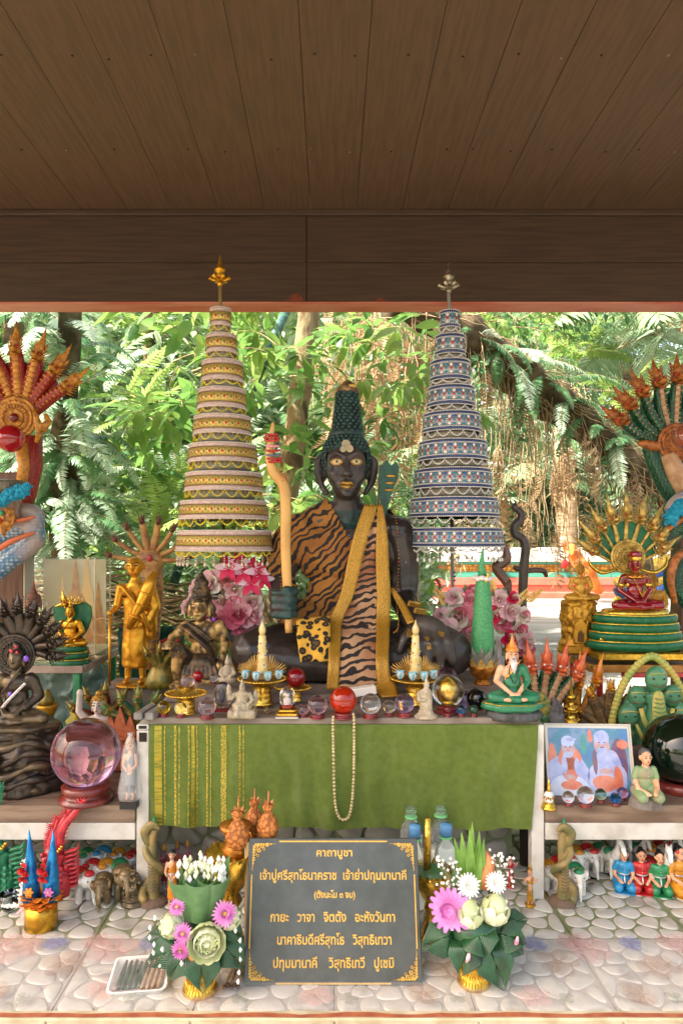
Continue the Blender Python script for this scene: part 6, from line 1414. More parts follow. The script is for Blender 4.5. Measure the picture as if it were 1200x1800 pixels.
# gold pedestals with candle and blue flowers
CREAMF = M('cream_wax', '#d9c48e', '#c9ad6c', scale=60, rough=.4); TQ = M('turquoise_petal', '#7fc9d6', '#4fa6c0', scale=90, rough=.5); STRAW = M('straw_gold', '#d8b060', '#b8873a', scale=60, rough=.45, metal=.3)
for px, lab in ((461, 'gold pedestal tray with a jewelled candle and blue paper flowers left of the leopard cloth'), (730, 'gold pedestal tray with a jewelled candle and blue paper flowers before the statue hand')):
    o = thp('offering_tray', lab, 'offering tray', px, 1238, 2.03, group='gold candle trays'); tray_stand(o, 41, 46, 19)
    b = MB(); b.lathe([(11, 0), (10, 18), (7.5, 44), (7, 60), (6.5, 62), (6.5, 74), (5.5, 76)], CREAMF, (0, 0, 46), 14); b.build('candle', o); MB().lathe([(4, 0), (6.2, 6), (6, 12), (3, 18), (.3, 27)], CREAMF, (0, 0, 122), 12).build('flame_tip', o)
    q = MB()
    for i in range(34): t = i/34; a = i*2.4; rr = 10.5-4*t; q.ell((rr*cos(a), rr*sin(a), 50+70*t), 1.5, (GEMR, BEADY, GEMB, BEADY)[i % 4], n=6, k=4)
    q.build('jewel_bead', o, kind='stuff'); q = MB()
    for s_ in (-1, 1):
        for g in range(2):
            for i in range(17): a = radians(15+i*9.2); d = V((s_*cos(a)*.9, .25-g*.5, sin(a))); L = 33+4*sin(i); c = V((s_*13, -2+g*4, 50)); q.tube([c+d*6, c+d*L], [1.3, .4], STRAW, 5)
    q.build('straw_fan', o, kind='stuff'); q = MB()
    for (x, y) in ((-28, -12), (-8, -24), (12, -24), (30, -12)):
        for i in range(8): a = 2*pi*i/8; q.blade((x+2*cos(a), y+2*sin(a), 47), (cos(a), sin(a), 1.3), (-cos(a), -sin(a), .5), 15, 11, TQ if i % 3 else BEADW, bend=-.5, prof=[.5, 1, 1, .6], fold=.2)
    q.build('paper_flower', o)
# red ball on little gold stand
o = thp('gold_stand', 'little gold scalloped stand under the red ball left of the tiger scarf', 'stand', 521, 1232, 2.03); tray_stand(o, 24, 24, 9)
q = MB(); q.tube(spline([(-20, -4, 23), (-30, -6, 22), (-38, -4, 26), (-34, -4, 30)], 4), [2, 2.5, 2, .6], GOLDB, 6); q.build('handle_scroll', o)
ball_thing('glossy deep red ball on the little gold stand', 520, 1191, 17, 2.03, M('deep_red_glass', '#8a0a18', rough=.04, trans=.4, coat=.4), None, name='glass_ball', cat='glass ball')
# dome
o = thp('crystal_dome', 'clear crystal dome over a pale figure on a stepped gold foot', 'crystal dome', 505, 1260, 1.915)
q = MB(); q.box((0, 0, 2), (40, 32, 4), SILVER, bev=1); q.box((0, 0, 7), (37, 29, 6), GOLDB, bev=2); q.box((0, 0, 13), (30, 24, 5), GOLDB, bev=2); q.build('foot', o); MB().lathe([(13, 0), (13.5, 20), (12.5, 28), (9, 35), (4, 38.5), (0, 39)], CLR, (0, 0, 15.6), 28).build('dome', o)
b = MB(); b.ell((0, 0, 21), (8, 5, 4), REDP); b.ell((0, 0, 28), (5, 4, 8), M('pale_resin', '#e3d6d0', rough=.4)); b.ell((0, 0, 38), 3.4, _mc['pale_resin']); b.build('figure', o)
q = MB()
for i in range(14): q.ell((467+rnd(-4, 4)-467, rnd(-4, 4), 4+rnd(0, 8)), 2.6, YELG if i % 2 else CLR, n=8, k=5)
tag(q.build('bead_flower'), 'tiny yellow bead flower on the altar edge left of the crystal dome', 'bead flower'); q_ = bpy.data.objects['bead_flower']; q_.location = P(468, 1256, 1.93); q_.scale = (1.93/F,)*3
o = thing('card_box', 'small white box lying behind the orange and clear balls', 'box', P(638, 1222, 2.05), 2.05/F, .15); MB().box((0, 0, 8), (44, 20, 14), M('white_card', '#ddd6c8', rough=.6), rot=(0, -.12, 0), bev=1).build('box', o)
# seated hermit in green
o = thp('hermit_figurine', 'painted hermit with white beard and green robe sitting cross-legged on a green rock', 'figurine', 899, 1264, 1.92)
GDK = M('deep_green_robe', '#2a7a52', '#1f6342', scale=30, rough=.4, coat=.2)
b = MB(); b.lathe([(46, 0), (50, 6), (48, 14), (40, 18), (0, 19)], M('grey_rock', '#4a4a4a', '#32332f', scale=30, rough=.6), (4, 0, 0), 24, 1, .6, wob=1.2); fuse(b, 'rock_base', o, 2, 2, disp=2, dscale=.1)
b = MB(); b.lathe([(44, 0), (52, 4), (50, 12), (36, 17), (0, 18)], GDK, (0, 0, 17), 40, 1, .6, lobes=6, lobe=.07); b.build('green_rock', o)
q = MB(); q.tube([V((49*(1+.07*cos(6*a))*cos(a), 30*(1+.07*cos(6*a))*sin(a), 30)) for a in [2*pi*i/48 for i in range(49)]], 1, GOLDB, 5, caps=False); q.build('gold_line', o)
lotus(o, .98, SKIN, GDK, ORANGEP, 'crown', base=33, vox=1.2, marks=HAIRB, lip=REDP, beard=M('white_beard', '#ddd2cc', '#b9a9a4', scale=60, rough=.6), legs=GDK, sash=GOLDB)
q = MB(); q.tube(spline([(-5, -12, 98), (-9, -15, 84), (-3, -16, 70), (0, -17, 66), (4, -16, 72), (8, -13, 90)], 5), 1, BLACKP, 5); q.build('black_cord', o)
# krathong cone
KG = M('leaf_cone_green', '#4f9a62', '#3b8450', scale=160, rough=.5, bump=.6, bscale=260); SIL = M('silver_leaf', '#b9b5a6', '#8d8a7c', scale=40, rough=.35, metal=.4); AMB = M('amber_gold_bowl', '#b8762a', '#8c5218', scale=60, rough=.3, metal=.6, bump=.5, bscale=160)
o = thp('leaf_cone', 'tall green leaf cone with white garland ring and silver petals on an amber gold bowl', 'offering cone', 848, 1203, 2.23)
MB().lathe([(15, 0), (16, 3), (11, 8), (14, 12), (22, 20), (25, 32), (24, 34), (0, 33)], AMB, n=26).build('bowl', o)
MB().lathe([(18, 0), (20.5, 14), (19, 50), (16, 90), (12.5, 134), (11, 140)], KG, (0, 0, 44), 24).build('leaf_cone', o)
q = MB(); q.tube([(-1, -1, 188), (-2, -1, 205), (-1.5, -1, 222), (1, 0, 242)], [8, 6, 4, .5], KG, 8, .6); q.build('leaf_tip', o)
q = MB()
for i in range(10): a = 2*pi*i/10; q.ell((12*cos(a), 12*sin(a), 187+rnd(-1, 1)), (6.5, 6.5, 5), BEADW, n=8, k=5)
q.build('garland_ring', o); q = MB(); q.tube([(2, -14, 180), (6, -16, 196)], 2, BEADY, 6); q.build('ribbon', o)
for g, (m_, z, r_, L) in enumerate(((SIL, 44, 21, 26), (SIL, 38, 23, 22), (STRAW, 32, 24, 18))):
    q = MB()
    for i in range(10): a = 2*pi*(i+g*.5)/10; q.blade((r_*cos(a), r_*sin(a), z), (cos(a)*.15, sin(a)*.15, 1), (cos(a), sin(a), 0), L, 17, m_, bend=-.2, prof=[1, .8, .45, .03], fold=-.15)
    q.build('folded_petal', o)
# ---- bouquets behind
PKP = [M('rose_pink', '#df8698', '#cf6078', scale=12, rough=.6, tl=.25), M('pale_pink', '#eac4c4', '#dfa8ae', scale=12, rough=.6, tl=.25), M('cream_petal', '#e8ddd0', '#d9c9b8', scale=12, rough=.6, tl=.25), M('deep_rose', '#c4455c', '#a52f48', scale=12, rough=.6, tl=.2), M('magenta_petal', '#c4123e', '#d8305c', scale=20, rough=.6, tl=.2), M('old_rose', '#cf8c80', '#b87a68', scale=12, rough=.6, tl=.2)]
LFD = M('dark_leaf', '#2f4a2a', '#24391f', scale=20, rough=.4, tl=.15); SAGE = M('sage_leaf', '#8a8f5c', '#a39a6c', scale=20, rough=.6, tl=.2)
def foliage_bits(mb, n, c, R_, m, L=16, w=8):
    for i in range(n): d = V((rnd(-1, 1), rnd(-1, .3), rnd(-1, 1))).normalized(); mb.blade(V(c)+V((d.x*R_[0], d.y*R_[1], d.z*R_[2])), d+V((0, 0, rnd(-.5, .5))), (0, -1, .3), L*rnd(.7, 1.3), w, m, bend=.5)
o = thp('flower_vase', 'bouquet of pink and cream silk roses in a pale vase right of the statue', 'flower vase', 843, 1180, 2.5)
MB().box((-18, 0, 34), (44, 34, 68), M('pale_vase', '#e3dccd', '#d3c9b8', scale=10, rough=.5), bev=2).build('vase', o); q = MB(); q.box((18, 4, 30), (36, 30, 60), BEADW, bev=2); q.build('tissue_box', o)
q = MB(); mum(q, (-22, -19, 52), (0, -1, 0), 11, M('printed_red', '#b03048', rough=.6), _mc['printed_red'], 12, .5, 1); q.build('printed_flower', o)
ro = [(-62, 75, 20, 1), (-38, 98, 30, 2), (-20, 128, 16, 0), (-25, 62, 22, 0), (0, 128, 12, 1), (-48, 132, 16, 1), (-10, 95, 22, 1), (-12, 70, 22, 1), (-36, 55, 13, 5), (-54, 40, 12, 5), (-30, 30, 13, 5), (48, 108, 20, 1), (38, 90, 22, 0), (62, 75, 18, 2), (70, 100, 15, 2), (74, 55, 17, 1), (60, 40, 14, 0), (30, 128, 16, 1), (54, 130, 12, 4), (-72, 100, 13, 1), (80, 40, 12, 5), (20, 100, 18, 4), (-14, 140, 13, 3), (46, 62, 16, 4)]
for (x, z, r, c) in ro:
    q = MB(); rose(q, (x, -10-rnd(0, 16), z), (x*.008, -1, (z-80)*.006), r*1.0, PKP[c], PKP[(c+1) % 3], 15); q.build('rose', o)
q = MB(); foliage_bits(q, 130, (0, 4, 85), (72, 20, 55), SAGE); foliage_bits(q, 60, (-40, 4, 50), (35, 18, 35), LFD, 13, 8); q.build('leaves', o, kind='stuff')
q = MB()
for (x, z, a) in ((58, 118, .7), (20, 140, -.2), (-60, 120, -.7), (78, 124, .9)):
    d = V((sin(a), -.1, cos(a))); q = MB(); q.tube([V((x, -12, z))-d*8, V((x, -12, z))+d*34], .6, SAGE, 4)
    for i in range(9):
        for s_ in (-1, 1): q.blade(V((x, -12, z))+d*(i*4), d+V((s_*cos(a), 0, -s_*sin(a))), (0, -1, 0), 13-i, 3.5, STRAW, bend=.2)
    q.build('fern_spray', o)
o = thp('flower_vase', 'gold vase of magenta lilies and pink silk roses behind the dark hermit statue', 'flower vase', 421, 1184, 2.46)
MB().lathe([(14, 0), (17, 6), (13, 18), (15, 40), (21, 70), (23, 84), (20, 84), (0, 60)], GOLDM, n=24).build('vase', o)
for (x, z, r, c) in ((0, 108, 30, 0), (-28, 128, 22, 1), (22, 128, 22, 1), (-8, 150, 20, 1), (24, 104, 20, 0), (-30, 100, 18, 3), (4, 84, 18, 0), (-66, 120, 15, 1), (-78, 128, 13, 1), (-58, 104, 13, 0), (-88, 118, 13, 1), (-50, 88, 14, 3), (-48, 160, 22, 1), (-70, 148, 18, 1), (-20, 165, 15, 5)):
    q = MB(); rose(q, (x, -12-rnd(0, 10), z), (x*.01, -1, .1), r*1.0, PKP[c], PKP[(c+1) % 3], 15); q.build('rose', o)
for (x, z, r) in ((-22, 204, 24), (2, 196, 22), (28, 196, 24), (14, 178, 24), (36, 184, 18), (-4, 214, 17), (12, 206, 18)):
    q = MB(); lily(q, (x+10, -38, z-16), (x*.012, -1, .35), r, PKP[4], M('white_pink_petal', '#ecc6d2', rough=.6, tl=.2)); q.ell((x+10, -39, z-16), 2, SAGE, n=6, k=4); q.build('lily', o)
q = MB(); foliage_bits(q, 40, (-4, 0, 125), (34, 14, 50), LFD, 20, 12); q.blade((-4, -18, 86), (-.3, -.4, -1), (0, -1, 0), 28, 24, LFD, prof=[.3, 1, .8, .1]); q.blade((16, -16, 92), (.4, -.4, -.8), (0, -1, 0), 26, 20, LFD, prof=[.3, 1, .8, .1])
q.blade((-28, -6, 130), (-.05, 0, 1), (0, -1, 0), 80, 12, LFD, bend=-.1, prof=[1, 1, .8, .5, .05]); q.build('leaves', o)
# bead necklace hanging over the edge
BEAD = M('tan_wood_bead', '#c9b78a', '#a89468', scale=80, rough=.4)
o = thp('bead_string', 'long string of pale wooden prayer beads hanging over the green cloth', 'beads', 603, 1262, 1.885)
def nb_(t): # U-shaped path
    return [V((-17, 0, 8)), V((-18, 0, -10)), V((-17, -1, -60)), V((-16, -1, -110)), V((-13, -1, -155)), V((-6, -1, -174)), V((3, -1, -177)), V((10, -1, -171)), V((15, -1, -150)), V((18, -1, -110)), V((19, -1, -60)), V((19, 0, -10)), V((18, 0, 8))]
pts = spline(nb_(0), 30); acc = 0; last = pts[0]
for p in pts[1:]:
    acc += (p-last).length; last = p
    if acc > 5.1: acc = 0; MB_ = None; bo_ = bpy.data.objects.new('bead', _mc.setdefault('_beadmesh', MB().ell((0, 0, 0), 2.75, BEAD, n=10, k=7).mesh('bead'))); col.objects.link(bo_); bo_.parent = o; bo_.location = p+V((0, -3.5, 0))
# grey square tubes lying at the corner
o = thing('metal_tubes', 'two short grey square tubes lying on the left corner of the altar', 'metal tubes', P(262, 1262, 1.92), 1.92/F, .0)
for x in (-8, 11): MB().box((x, 8, 9), (16, 70, 13), M('grey_tube', '#8a8680', '#6e6a64', scale=20, rough=.5), rot=(0, 0, -.12), bev=2).build('tube', o)
# ================================================================ left side shelf
def sY(py): return .738*F/(py-CY)
def riser(label, px0, px1, Y, pz, m=SLAB2, dep=.14):
    """a board crate lifting the figures behind it; its top shows at picture height pz"""
    zt = 1-(pz-CY)/F*Y; x0, x1 = X(px0, Y), X(px1, Y); o = thing('riser_box', label, 'box', ((x0+x1)/2, Y, .262)); h = zt-.262
    MB().box((0, dep/2-.03, h-.006), (x1-x0, dep, .012), m, bev=.002).build('box_top', o); MB().box((0, dep/2-.03, (h-.012)/2), (x1-x0-.01, dep-.01, h-.013), m, bev=.002).build('box_side', o); return o
riser('plain board box under the gold standing monk', 188, 285, 2.42, 1202)
o = ball_thing('large pale pink crystal ball on a dark red round wooden stand, left side shelf', 152, 1322, 59, sY(1408), ball_mat('big_pink_glass', '#e8a9c0'), REDWOOD, bh=.45, bw=.72)
# plastic wrapped standing figurine
PLF = film('clear_wrap', .28, .08, '#e8e8e4', .8)
o = thp('standing_figurine', 'standing bearded figurine wrapped in clear plastic on a black base, right of the pink ball', 'figurine', 229, 1418, sY(1418))
MB().box((0, 0, 6), (30, 26, 13), BLACKP, bev=1).build('base', o); hc = standing(o, 1.02, SKIN, M('grey_tunic', '#7c7f80', '#5c5f60', scale=20, rough=.7), None, 'front', base=13, wrap=False)
b = MB(); b.lathe([(6, 0), (6.5, 4), (3, 10), (.3, 17)], M('tan_hat', '#c2a184', rough=.6), hc+V((0, 0, 4)), 12); b.build('hat', o); q = MB()
for s_ in (-1, 1): q.box((s_*5, -3, 33), (8, 9, 12), BLACKP, bev=2)
q.build('shorts', o); face_marks(o, hc, .6, HAIRB)
b = MB(); b.lathe([(19, 14), (21, 30), (16, 60), (15, 90), (9, 112), (4, 126), (5, 130)], PLF, (0, 0, 0), 20, 1, .8, wob=1.0); b.build('plastic_wrap', o)
# pale childlike figure with gold hair raising its arm
PALE = M('pale_plaster', '#e0d2c4', '#cbb8a8', scale=40, rough=.5); GHR = M('gold_curls', '#c9993c', '#9c6f22', scale=120, rough=.4, metal=.4, bump=.8)
o = thp('plaster_figure', 'pale plaster figure with curly gold hair raising its right arm, behind the pink ball', 'figurine', 172, 1330, 2.3)
b = MB(); b.lathe([(26, 0), (30, 20), (24, 44), (18, 62)], PALE, (0, 0, 0), 20, 1, .7); b.ell((0, 0, 60), (24, 13, 14), PALE); seg(b, [(-18, 0, 64), (-32, -2, 80), (-30, -4, 108)], [7, 6, 5], PALE); b.ell((-29, -5, 113), (6, 5, 7), PALE); seg(b, [(20, 0, 64), (28, -2, 44)], [7, 6], PALE); seg(b, [(0, 0, 66), (2, -1, 80)], [7, 6], PALE); head_pieces(b, V((3, -3, 92)), 1.15, PALE, 1, 1); fuse(b, 'body', o, 1.4, 1)
b = MB(); hc = V((3, -3, 92))
for i in range(70): a = rnd(0, 2*pi); e = rnd(.05, 1.3); p = hc+V((cos(a)*cos(e)*12, 1+sin(a)*cos(e)*12.5, sin(e)*15)); 
for i in range(120):
    a = rnd(0, 2*pi); e = rnd(-.2, 1.5); p = hc+V((cos(a)*cos(e)*12, 2+sin(a)*cos(e)*12.5, 2+sin(e)*14))
    if p.y < hc.y-5 and p.z < hc.z+8: continue
    b.ell(p, 3, GHR, n=6, k=4)
b.ell(hc+V((0, 1, 19)), 6, GHR); b.build('hair', o); face_marks(o, hc, 1.15, HAIRB, M('rose_lip', '#b06a60', rough=.5))
# terracotta castle
TCT = M('terracotta_model', '#b8693c', '#96502c', scale=40, rough=.7)
o = thp('model_house', 'terracotta spirit house model with many pointed gables, behind the pink ball', 'model house', 216, 1350, 2.2)
MB().box((0, 0, 30), (56, 40, 60), TCT, bev=2).build('base', o)
for (x, z, w_, h_) in ((-18, 60, 22, 40), (18, 60, 22, 36), (0, 60, 26, 50), (0, 38, 50, 20)):
    q = MB(); q.prism([(x-w_/2-3, z), (x+w_/2+3, z), (x+w_/2-2, z+h_*.35), (x+1, z+h_), (x-1, z+h_), (x-w_/2+2, z+h_*.35)], -16-x*.1, -8+abs(x)*.1, TCT); q.build('gable', o)
q = MB()
for x in (-26, -12, 12, 26): q.box((x, -20, 32), (4, 4, 44), TCT); q.cone((x, -20, 54), (x*1.1, -22, 74), 4, TCT, 4)
q.build('pillar', o); MB().box((0, -14, 58), (64, 30, 4), TCT, bev=1).build('roof_plate', o)
# cluster of green and gold serpent heads between the pink ball and the table
GGH = M('green_gold_paint', '#3f6b34', '#a38a34', scale=40, rough=.35, bump=.5, lo=.42, hi=.6, bscale=80); GOH = M('olive_gold', '#8f7a30', '#5f5a24', scale=40, rough=.35, metal=.3, bump=.6, bscale=80); RDH = M('maroon_body', '#6a1c1c', '#8a2a20', scale=30, rough=.4)
for (px, py, Y, n, L, hk, mn, mh, lab, w, al) in (
    (188, 1300, 2.36, 5, 60, .95, RDH, GOH, 'cluster of maroon serpents with olive gold heads, left of the gold monk feet', 9, 1.0),
    (245, 1310, 2.2, 5, 62, 1.0, M('teal_green_body', '#2e6b4c', '#1f4f38', scale=30, rough=.3), GGH, 'cluster of green serpents with gilded heads, before the gold monk feet', 10, .9),
    (283, 1200, 2.36, 3, 34, .8, GOH, GOH, 'pair of olive gold serpent heads between the monk and the dark hermit', 8, .6)):
    o = thp('serpent_figurine', lab, 'figurine', px, py, Y); hood(o, n, -al, al, L, hk, mn, GOH, mh, None, w=w, c=(0, 0, 20), bulge=.15, depth=8, crest=.85); b = MB(); b.lathe([(26, -10), (30, 0), (26, 10), (20, 22), (10, 34), (0, 38)], mn, (0, 4, 0), 18, 1, .7); b.build('coil', o)
    o.location.z = P(px, py, Y).z
for (px, py, k, m, lab) in ((136, 1290, 1.0, M('olive_glaze', '#8a8a2c', '#b0922e', scale=30, rough=.3), 'small olive green peaked figurine left of the plaster figure'), (96, 1330, 0, GREENP, 'x'),):
    if k == 0: continue
    o = thp('small_cone_figurine', lab, 'figurine', px, py, 2.35); b = MB(); b.lathe([(20, -40), (20, 0), (21, 8), (16, 18), (19, 24), (10, 34), (12, 38), (4, 48), (.4, 62)], m, n=16, lobes=5, lobe=.12); b.build('body', o)
o = thp('green_bead_dish', 'mound of dark green glass beads left of the pink ball', 'beads', 106, 1300, 2.35); q = MB()
q.ell((0, 0, 5), (24, 16, 18), M('dark_bead', '#153c2a', rough=.2))
for i in range(150): d = V((rnd(-1, 1), rnd(-1, .4), rnd(-.2, 1))).normalized(); q.ell(V((d.x*25, d.y*17, 5+d.z*19)), 2.2, M('dark_bead', '#153c2a', rough=.2) if i % 3 else GREENP, n=6, k=4)
q.build('beads', o, kind='stuff'); MB().lathe([(18, 0), (20, 30), (22, 34), (0, 34)], SAND, (0, 0, -40), 16).build('dish', o)
# little gilded fountain stand
o = thp('gilded_stand', 'small gilded stand with bowl and bead flowers under the left side table', 'stand', 84, 1330, 2.4); q = MB(); q.lathe([(14, 0), (12, 30), (9, 60), (12, 74), (18, 88), (19, 92), (16, 92), (6, 86)], GOLDM, n=16); q.lathe([(10, 92), (13, 100), (8, 108), (3, 118)], GOH, n=12); q.build('column', o)
q = MB()
for i in range(46): a = rnd(0, 2*pi); q.ell((cos(a)*rnd(8, 26), sin(a)*10-8, 36+rnd(-12, 10)), 2.6, (YELG, BLUG, CLR, GOLDB, REDP)[i % 5], n=6, k=4)
q.build('bead_flower', o, kind='stuff')
# translucent plastic bag hanging under the side table, green and red cloth behind
GCL = M('green_tarp', '#2f6e58', '#245544', scale=6, rough=.5, bump=.6, bscale=9, bdist=.02); o = thing('green_tarpaulin', 'crumpled green tarpaulin with a red fold behind the dark hermit', 'tarpaulin', P(285, 1140, 2.75))
def crumple(o, name, x0, x1, z0, z1, m, amp=.03, n=22, yb=0, sk=0):
    vs = []; fs = []
    for j in range(n+1):
        for i in range(n+1):
            x = x0+(x1-x0)*i/n; z = z0+(z1-z0)*j/n+sk*(i/n); vs.append((x, yb+amp*noise.noise(V((x*14, z*14, 3)))*2+amp*noise.noise(V((x*40, z*40, 7))), z+.01*noise.noise(V((x*9, 0, j)))))
    for j in range(n):
        for i in range(n): a = j*(n+1)+i; fs.append((a, a+1, a+n+2, a+n+1))
    q = MB().add(vs, fs, m).build(name, o); md = q.modifiers.new('t', 'SOLIDIFY'); md.thickness = .002; return q
crumple(o, 'green_sheet', -.17, .09, -.6, .09, GCL); crumple(o, 'red_fold', -.06, .09, -.02, .02, M('red_tarp', '#b8403c', '#9c302e', scale=8, rough=.5), .015, 14, -.07, .05)
o = thing('plastic_bag', 'pale translucent plastic sheeting bunched under the left side table', 'plastic sheeting', P(100, 1260, 2.62)); crumple(o, 'sheeting', -.18, .2, -.22, .2, M('pale_green_plastic', '#7f9f94', '#a9bdb2', scale=7, rough=.25, trans=.3, bump=.5, bscale=14, bdist=.02), .05, 30)

# ================================================================ right side: things on the gold edged table
def on_rt(py_): return .443*F/(py_-CY)
o = thp('seated_monk_statue', 'gold seated monk on a carved gold rock with a doorway, left of the ruby figure', 'statue', 1019, 1148, 2.56)
b = MB(); b.lathe([(34, 0), (36, 4), (34, 20), (31, 26), (29, 50), (33, 60), (30, 84), (32, 88), (27, 93), (0, 94)], GOLDM, (-3, 0, 0), 24, 1, .75, wob=.8); fuse(b, 'rock', o, 1.6, 1, disp=2.4, dscale=.14)
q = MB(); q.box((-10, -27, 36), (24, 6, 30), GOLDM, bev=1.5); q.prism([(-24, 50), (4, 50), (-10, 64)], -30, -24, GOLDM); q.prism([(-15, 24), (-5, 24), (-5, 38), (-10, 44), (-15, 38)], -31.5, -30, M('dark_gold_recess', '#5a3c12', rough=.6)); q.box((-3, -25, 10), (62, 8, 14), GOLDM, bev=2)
for x in (-22, 2): q.cone((x, -27, 50), (x, -27, 66), 4, GOLDM, 8)
q.build('doorway', o)
GTAN = M('tan_gold_robe', '#cf9c3c', '#b07a26', scale=20, rough=.45, metal=.35, bump=.4, bscale=60)
hc = lotus(o, .66, GTAN, GTAN, GTAN, 'bun', base=93, vox=1.2, marks=None); face_marks(o, hc, .66, BLACKP)
o = thp('seated_monk_statue', 'gold seated monk right of the ruby figure, partly hidden behind it', 'statue', 1146, 1112, 2.62); MB().lathe([(34, -24), (34, 10), (30, 18), (0, 19)], GOLDM, n=20, sy=.6, sx=1).build('rock', o)
hc = lotus(o, .82, GTAN, GTAN, GTAN, 'bun', base=18, vox=1.3); face_marks(o, hc, .82, BLACKP)
o.location.z = P(1146, 1108, 2.62).z
# ruby figure with golden serpent hood on green coils
o = thp('enthroned_figure', 'ruby red seated figure under a gold serpent hood on green coils, on the right table', 'statue', 1115, 1157, 2.48)
RUBY = M('ruby_resin', '#9c1020', '#7a0c18', scale=20, rough=.12, coat=.6, trans=.25)
MB().box((0, 0, 8), (160, 70, 15), GOLDB, bev=3).build('gold_base', o); b_ = coils(o, 74, 34, 60, 4, GP, GOLDB, taper=.94, c=(0, 0, 16))
MB().lathe([(58, 0), (60, 5), (57, 12), (0, 13)], GOLDB, (0, 0, 74), 30, 1, .55, lobes=20, lobe=.015).build('gold_cushion', o)
q = MB(); q.prism([(-2, 74), (20, 74), (26, 52), (22, 40), (8, 40), (2, 52)], -36, -32, GOLDB); q.build('gold_apron', o)
q = MB()
for (x, z) in ((-48, 26), (-30, 60), (-38, 44), (46, 30), (30, 62), (60, 24), (-66, 36)): q.ell((x, -33+abs(x)*.18, z), (5, 3, 6), GOLDB, n=8, k=5); q.ell((x, -36+abs(x)*.18, z), 1.8, GEMR, n=6, k=4)
q.build('gold_boss', o); base = 86
lotus(o, .98, RUBY, None, None, '', base=base, vox=1.2); hc = V((0, -2, base+81)); MB().lathe([(9, 0), (10, 3), (10.5, 8), (9.5, 9)], GOLDB, hc+V((0, 0, 3)), 16).build('coronet', o)
MB().lathe([(10, 0), (11, 4), (10, 10), (9, 11), (0, 11)], RUBY, hc+V((0, 0, 10)), 10).build('flat_crown', o); face_marks(o, hc, .98, GOLDB)
q = MB(); q.lathe([(8, 0), (17, -4), (21, -9), (20, -11), (8, -3)], GOLDB, (0, 0, base+66), 24, 1, .75, lobes=12, lobe=.05)
for i in range(30): a = 2*pi*i/30; q.ell((20*cos(a), 15*sin(a), base+56+3*abs(sin(a))), 2.2, GOLDB if i % 2 else GEMR, n=6, k=4)
for s_ in (-1, 1): q.ell((s_*38, -14, base+9), (8, 7, 8), GOLDB); q.lathe([(6, 0), (6.5, 3), (6, 6)], GOLDB, (s_*24, 0, base+40), 12); q.ell((s_*17, -10, base+44), (3, 2, 4), GOLDB, n=8, k=5)
for i in range(12): q.ell((-7+i*1.2, -13, base+54-i*2.6), 1.5, GOLDB, n=6, k=4)
q.build('gold_ornament', o); PGD = M('pale_gold', '#cfae5c', '#94783a', scale=60, rough=.4, metal=.5, bump=.8, bscale=160); c0 = V((-5, 26, base+70))
disc(o, c0+V((0, -9, 22)), 31, PGD, None, 6)
hood(o, 9, -1.1, 1.1, 78, 1.35, PGD, None, PGD, GP, w=4.5, c=c0, bulge=0, depth=4, crest=1.2, Lf=lambda t: .8+.34*sin(pi*t), web_in=.98)
q = MB()
for s_ in (-1, 1): q = MB(); q.tube(spline([c0+V((s_*20, -8, 0)), c0+V((s_*46, -10, -6)), c0+V((s_*66, -10, 6)), c0+V((s_*70, -8, 22))], 5), [4, 7, 5, 1], GOLDB, 8, .6); q.build('gold_flame_arm', o)
# painted orange and green serpent group
OPH = M('coral_head', '#cf6a3c', '#b8472c', scale=40, rough=.4, bump=.5, bscale=90)
o = thp('serpent_figurine', 'painted green serpents with open-mouthed coral and gold heads right of the green hermit', 'figurine', 950, 1290, 2.3)
hood(o, 5, -.42, .5, 112, 1.45, GSC, TANB, OPH, None, w=12, c=(0, 0, 5), bulge=.05, depth=16, crest=1.2, eye=BEADW); MB().lathe([(40, -6), (44, 8), (36, 26), (0, 34)], GSC, (0, 6, 0), 20, 1, .6).build('coil', o)
for (px, py, n, L, lab) in ((1010, 1305, 3, 112, 'three small orange crested serpents left of the brown cobra fan'), (985, 1290, 2, 90, 'two small orange serpent heads behind the gold tiered finial')):
    o = thp('serpent_figurine', lab, 'figurine', px, py, 2.33); hood(o, n, -.22, .3, L, 1.25, M('orange_green_body', '#c96a2c', '#3f6b34', scale=20, rough=.4, lo=.45, hi=.6), ORB, ORANGEP, None, w=8, c=(0, 0, 0), bulge=.1, depth=8, crest=1.3); MB().lathe([(24, -4), (26, 8), (18, 20), (0, 24)], GSC, (0, 4, 0), 16, 1, .6).build('coil', o)
o = thp('gold_finial', 'small gold finial of stacked tiers standing behind the framed photo', 'finial', 1003, 1300, 2.2); q = MB(); q.lathe([(14, 0), (14, 10), (13, 10), (8, 12), (8, 22), (13, 24), (13, 36), (8, 38), (7, 48), (10, 50), (10, 58), (5, 60), (4, 70), (7, 72), (7, 77), (3, 79), (.4, 112)], GOLDB, n=24); q.build('tiers', o)
q = MB()
for z, r in ((10, 13.5), (24, 13.5), (36, 13.5), (50, 10.5), (58, 10.5)):
    for i in range(18): a = 2*pi*i/18; q.ell((r*cos(a), r*sin(a), z), 1.5, GOLDB, n=6, k=4)
q.build('rim_bead', o, kind='stuff')
